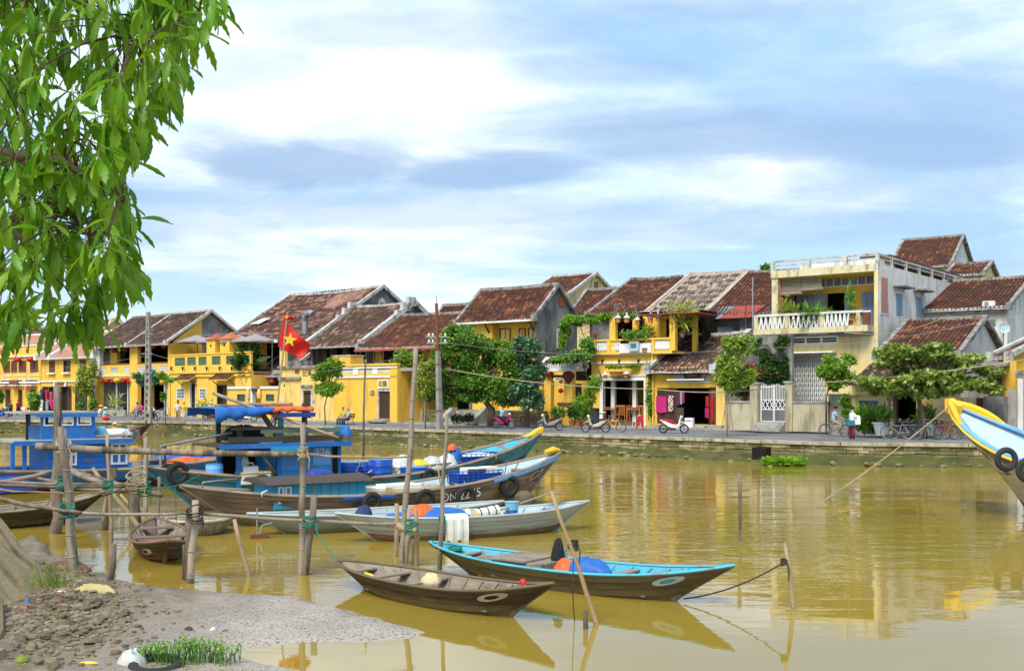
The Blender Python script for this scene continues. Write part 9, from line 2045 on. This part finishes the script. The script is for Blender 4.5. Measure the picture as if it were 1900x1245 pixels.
# stones and litter on the mud
def rock_mesh(seed,fl=.6):
 random.seed(seed);b=MB();b.blob((0,0,0),1,8,5,.0);o=Vector((seed*1.7,2,3))
 for i,p in enumerate(b.v):v=Vector(p);k=1+.55*mn.noise(v*1.1+o);b.v[i]=tuple(Vector((v.x*k,v.y*k*.8,max(-.5,v.z*k)*fl)))
 return b.mesh('stone','stone_rock')
RM=[rock_mesh(i,.35+.09*i)for i in range(6)]
big=[(418,1172+0,9),(120,1160,14),(172,1192,16),(115,1178,11),(60,1205,16),(232,1140,12),(245,1127,9),(155,1128,9),(205,1107,7),(95,1165,12),(100,1152,10),(40,1190,13),(130,1218,12),(100,1236,14),(72,1228,10),(215,1212,9),(82,1182,12),(140,1110,8),(180,1122,9),(320,1157,7),(375,1163,6),(258,1115,6),(190,1150,9),(60,1120,8),(45,1145,9)]
random.seed(12)
def in_mud(px,py):p=G(px,py,.1);return sdist(p.x,p.y,SHW)>.02
pts=[(x,y,r)for x,y,r in big]
while len(pts)<190:
 px=random.gauss(115,65);py=random.gauss(1140,38)
 if 8<px<470 and 1045<py<1243 and px>85-(1100-py)*-.0-(1 if py<1150 else 60)and in_mud(px,py):pts.append((px,py,abs(random.gauss(3.6,1.8))+1.4))
for i,(px,py,r)in enumerate(pts):
 p=G(px,py,.12);p=G(px,py,mud_h(p.x,p.y));s_=r*p.y/F;o=bpy.data.objects.new('stone',RM[i%6]);COL.objects.link(o);o.location=p+Vector((0,0,s_*.12));o.rotation_euler=(random.uniform(-.3,.3),random.uniform(-.3,.3),random.uniform(0,6));o.scale=(s_*random.uniform(.9,1.4),s_*random.uniform(.8,1.2),s_)
 lb={0:'lone stone half sunk in the mud right of the rubble',1:'large stone in the middle of the rubble, left of the dark square one',2:'dark square-edged stone, largest on the mud above the white bag',4:'large stone against the broken foot block',12:'rounded stone low on the mud, left of the white bag',13:'large grey stone at the very bottom of the rubble',15:'brown stone just left of the white plastic bag',19:'flat stone on the bare mud above the weeds',5:'flat dark stone at the right end of the rubble'}.get(i)
 if lb:tag(o,lb,'stone')
 else:tag(o,'grey-brown stone lying on the muddy bank among the rubble','stone','stones scattered on the muddy bank')
b=MB()
for i in range(1500):
 px,py=random.gauss(115,70),random.gauss(1145,42)
 if not(0<px<560 and 1040<py<1240):continue
 p=G(px,py,.1)
 if sdist(p.x,p.y,SHW)<.03:continue
 p.z=mud_h(p.x,p.y)+.008;s_=random.uniform(.008,.032);M_=Matrix.Translation(p)@Matrix.Rotation(random.uniform(0,6),4,'Z')@Matrix.Rotation(random.uniform(-.4,.4),4,'X');b.tn=random.random();b.box(-s_*1.5,s_*1.5,-s_,s_,-s_*.5,s_*.4,M_)
b.build('rubble','stone_rock',None,label='small broken rubble and chips strewn over the muddy bank',kind='stuff',cat='rubble')
def lump(name,label,cat,px,py,w,d,hh,m,rz=0,seed=1):
 p=G(px,py,.12);p.z=mud_h(p.x,p.y);b=MB();crumple(b,w,d,hh*1.3,seed,9,24)
 o_=b.build(name,m,None,smooth=True,label=label,cat=cat);o_.location=p;o_.rotation_euler=(0,0,rz)
mat('rubbish_brown',(.20,.11,.07),(.09,.055,.035),scale=9,rough=.9,bump=.9,dirt=(.30,.24,.17),ds=7,dst=(1,1,1),dlo=.56,dhi=.66)
mat('sack_yellow',(.50,.44,.20),(.40,.34,.14),scale=3,rough=.8,bump=.5,dirt=(.2,.17,.08),dlo=.55,dhi=.75)
lump('sandbag','long yellowish sandbag lying at the water edge of the mud','sack',176,1108,.72,.22,.13,'sack_yellow',-.1,1);lump('sandbag','smaller mossy sandbag just above the long one','sack',166,1092,.3,.16,.1,'stone_rock',0,2);lump('plastic_bag','crumpled white plastic bag beside the green weeds','bag',245,1222,.36,.3,.17,'plastic_bag',.3,3);lump('litter','flat pale piece of foam above the rubble','litter',115,1108,.16,.14,.03,'styrofoam',.3,4)
lump('litter','yellow-green wrapper in the bottom left corner','litter',40,1232,.16,.12,.06,'leaf_yellow',.3,5);lump('litter','long yellow strip of plastic on the mud','litter',165,1228,.26,.06,.02,'plastic_yellow',0,6);lump('litter','white scrap left of the dark square stone','litter',141,1180,.07,.05,.02,'plastic_white',0,7);lump('driftwood','sodden brown heap of debris at the foot of the crossing poles','debris',120,1062,.9,.6,.18,'rubbish_brown',.4,8)
for i,(px,py,w_,m_,lb)in enumerate(((45,1140,.10,'brick_red','red brick fragment at the left of the rubble'),(112,1125,.09,'brick_red','reddish brick piece in the upper rubble'),(50,1130,.08,'tarp_blue','small blue plastic scrap left of the rubble'),(350,1160,.09,'deck_dark','dark stick-like scrap on the bare mud'),(395,1158,.07,'plastic_white','tiny white scrap on the bare mud'),(82,1100,.14,'rubbish_brown','brown leaf litter by the embankment foot'),(150,1085,.12,'plastic_bag','torn pale bag at the water edge'),(100,1092,.08,'glazed_green','green bottle-like scrap at the embankment foot'))):lump('litter',lb,'litter',px,py,w_*1.4,w_,w_*.5,m_,i,20+i)
t=empty('tyre',G(290,1232,.07),0,'half-buried black tyre behind the green weeds','tyre');MB().torus((0,0,-.02),(.05,-.1,1),.26,.07,24,8).build('tyre_body','rubber',t,smooth=True)
def weeds():
 p0=G(350,1226,.06);t=empty('weeds',p0,0,'clump of leafy green water weeds growing at the puddle edge','plant');rg=random.Random(8);st,lf=MB(),MB()
 for i in range(150):
  u=rg.uniform(-1,1);x=u*.58+rg.gauss(0,.03);y=rg.gauss(0,.10);h_=(.19+.10*rg.random())*(1-.35*abs(u));dx,dy=rg.gauss(0,.06),rg.gauss(0,.04);pts=[Vector((x,y,-.02)),Vector((x+dx*.4,y+dy*.4,h_*.5)),Vector((x+dx,y+dy,h_))];st.tube(pts,[.006,.005,.003],4)
  for k in range(rg.randint(2,4)):
   a=rg.uniform(0,6.28);q=pts[2].lerp(pts[1],k*.28);L=rg.uniform(.035,.07);d=Vector((math.cos(a),math.sin(a),rg.uniform(.2,1.3))).normalized();s_=d.cross(Vector((0,0,1))).normalized()*L*.3;lf.tn=rg.random();lf.poly((q,q+d*L*.5+s_,q+d*L,q+d*L*.5-s_))
 st.build('stems','leaf_mid',t);lf.build('leaves','leaf_mid',t,kind='stuff')
 e=empty('dry_grass',Vector((-6.75,15.9,.45)),0,'tuft of dry yellow grass on the sloping embankment','grass');b=MB()
 for i in range(60):a=rg.uniform(0,6.28);L=rg.uniform(.15,.4);x,y=rg.gauss(0,.16),rg.gauss(0,.12);b.tube([(x,y,0),(x+.05*math.cos(a),y+.05*math.sin(a),L*.6),(x+.14*math.cos(a),y+.14*math.sin(a),L)],[.006,.005,.002],4)
 b.build('blades','leaf_yellow',e,kind='stuff')
weeds()
# near tree overhanging at top left
def near_tree():
 rg=random.Random(4);base=Vector((-6.6,6.4,0));t=empty('overhanging_tree',base,0,'near tree with long drooping serrated green leaves filling the top left corner','tree')
 mat('near_leaf',(.13,.34,.010),(.08,.25,.008),scale=3,rough=.38,bump=.12,bs=20,trans=.45,rnd_col=(.24,.42,.015),spec=.35);mat('near_leaf_rest',(.11,.31,.010),(.065,.22,.008),scale=3,rough=.38,bump=0,tint=(.22,.40,.015),trans=.45,spec=.35);mat('leaf_rib',(.36,.46,.12),rough=.6,bump=0,trans=.2);mat('twig',(.10,.065,.03),(.06,.04,.02),rough=.9)
 def leaf(L=.165,Wd=.026,seed=0):
  r2=random.Random(seed);b=MB();n=11;rows=[]
  for i in range(n+1):
   s=i/n;w=Wd*(math.sin(math.pi*min(1,s**1.15*.97+.03)))**.75*(1 if s<.97 else .3);x=.028+L*s;z=-.030*s*s*L/.16;e_=.0032*(1 if i%2 else-1)*(1 if .1<s<.95 else 0);cu=.006*math.sin(s*5+seed)
   rows.append([b.vert((x,-w-e_,z+w*.36+cu)),b.vert((x,0,z)),b.vert((x,w+e_,z+w*.36-cu))])
  for i in range(n):
   for k in range(2):b.face((rows[i][k],rows[i+1][k],rows[i+1][k+1],rows[i][k+1]))
  b.cur=1;b.tube([(0,0,.004),(.028,0,.0),(.028+L*.5,0,-.030*.25*L/.16+.0006),(.028+L*.97,0,-.028*L/.16)],[.0014,.0013,.0011,.0005],4);return b
 LB=[leaf(.15+.02*k,.021+.0025*(k%3),k)for k in range(4)];LM=[b.mesh('leaf',['near_leaf','leaf_rib'],True)for b in LB]
 edge=[(-20,432),(20,428),(60,408),(100,378),(150,352),(185,338),(215,310),(260,284),(290,245),(320,232),(350,238),(380,262),(420,274),(460,278),(500,276),(540,262),(575,212),(610,190),(640,180),(672,150),(700,100)]
 def xe(y):
  for i in range(len(edge)-1):
   if edge[i][0]<=y<=edge[i+1][0]:return lerp(edge[i][1],edge[i+1][1],(y-edge[i][0])/(edge[i+1][0]-edge[i][0]))
  return 432 if y<0 else 60
 br=[[(-420,60),(-120,90),(40,150),(110,245)],[(-420,60),(-160,200),(30,290),(95,350),(168,438)],[(-420,60),(-100,-60),(120,-10),(210,45),(262,82)],[(-160,200),(-60,330),(40,440),(80,520)],[(262,82),(300,60),(370,20)],[(-100,-60),(200,-80),(340,-40)],[(30,290),(120,300),(200,345),(235,380)],[(-60,330),(-20,480),(40,560)]]
 yb=[6.1,5.7,6.0,6.2,5.9,6.0,5.6,6.3];B=[];b=MB()
 for q,Y in zip(br,yb):
  pp=[P(x,y,Y)-base for x,y in q];m=[]
  for i in range(len(pp)-1):
   for k in range(4):m.append(pp[i].lerp(pp[i+1],k/4)+Vector((0,0,.015*math.sin(i*3+k))))
  m.append(pp[-1]);b.tube(m,[lerp(.032,.006,i/(len(m)-1))for i in range(len(m))],7);B+=m
 b.tube([(0,0,-.3),(.1,-.1,2),(.2,-.1,4),P(-420,60,6.1)-base],[.28,.22,.17,.10],10);b.tube([(.1,-.1,2),(-.9,.6,4.2),(-1.6,1,6)],[.16,.12,.07],8);b.build('trunk','bark',t,smooth=True)
 ros=[];tries=0
 while len(ros)<245 and tries<9000:
  tries+=1;y=rg.uniform(-110,592);x=rg.uniform(-70,xe(y+45)-22)
  if rg.random()<.35 and y>0:x=xe(y+45)-rg.uniform(24,70)
  if y>480 and rg.random()<.45:continue
  if any(abs(x-a)+abs(y-c)<20 for a,c,_ in ros[-400:]):continue
  ros.append((x,y,rg.uniform(5.2,6.7)))
 tw=MB();items=[]
 for(x,y,Y)in ros:
  p=P(x,y,Y)-base;q=min(B,key=lambda v:(v-p).length+(.3 if v.z<p.z else 0));md=q.lerp(p,.6)+Vector((0,0,.07));tw.tube([q,q.lerp(md,.5)+Vector((0,0,.04)),md,p],[.0055,.005,.004,.003],5)
  k=rg.randint(6,9);a0=rg.uniform(0,6.3)
  for i in range(k):
   a=a0+2*math.pi*i/k+rg.uniform(-.3,.3);el=R(rg.uniform(-82,-42))if rg.random()<.82 else R(rg.uniform(-40,5));d=Vector((math.cos(a)*math.cos(el),math.sin(a)*math.cos(el),math.sin(el)));up=Vector((0,0,1))if abs(d.z)<.95 else Vector((math.cos(a),math.sin(a),0));sy=up.cross(d).normalized();sy=(Matrix.Rotation(rg.uniform(-.7,.7),3,d)@sy);sz=d.cross(sy);s_=rg.uniform(.6,1.18)*Y/5.75
   M_=Matrix(((d.x*s_,sy.x*s_,sz.x*s_,p.x),(d.y*s_,sy.y*s_,sz.y*s_,p.y),(d.z*s_,sy.z*s_,sz.z*s_,p.z-.012*i),(0,0,0,1)));items.append((Y,M_,rg.randrange(4),x>-30 and y>-60))
 tw.build('twigs','twig',t)
 items.sort(key=lambda q:(not q[3],q[0]));VV,FF,TT,MI=[],[],[],[]
 for i,(Y,M_,k,vis)in enumerate(items):
  if i<300:o=bpy.data.objects.new('leaf',LM[k]);COL.objects.link(o);o.parent=t;o.matrix_local=M_
  else:
   n0=len(VV);VV+=[tuple(M_@Vector(p))for p in LB[k].v];FF+=[tuple(j+n0 for j in f)for f in LB[k].f];MI+=LB[k].mi;TT+=[rg.random()]*len(LB[k].v)
 r=MB();r.v,r.f,r.t,r.mi=VV,FF,TT,MI;r.build('leaves',['near_leaf_rest','leaf_rib'],t,smooth=True,kind='stuff')
near_tree()
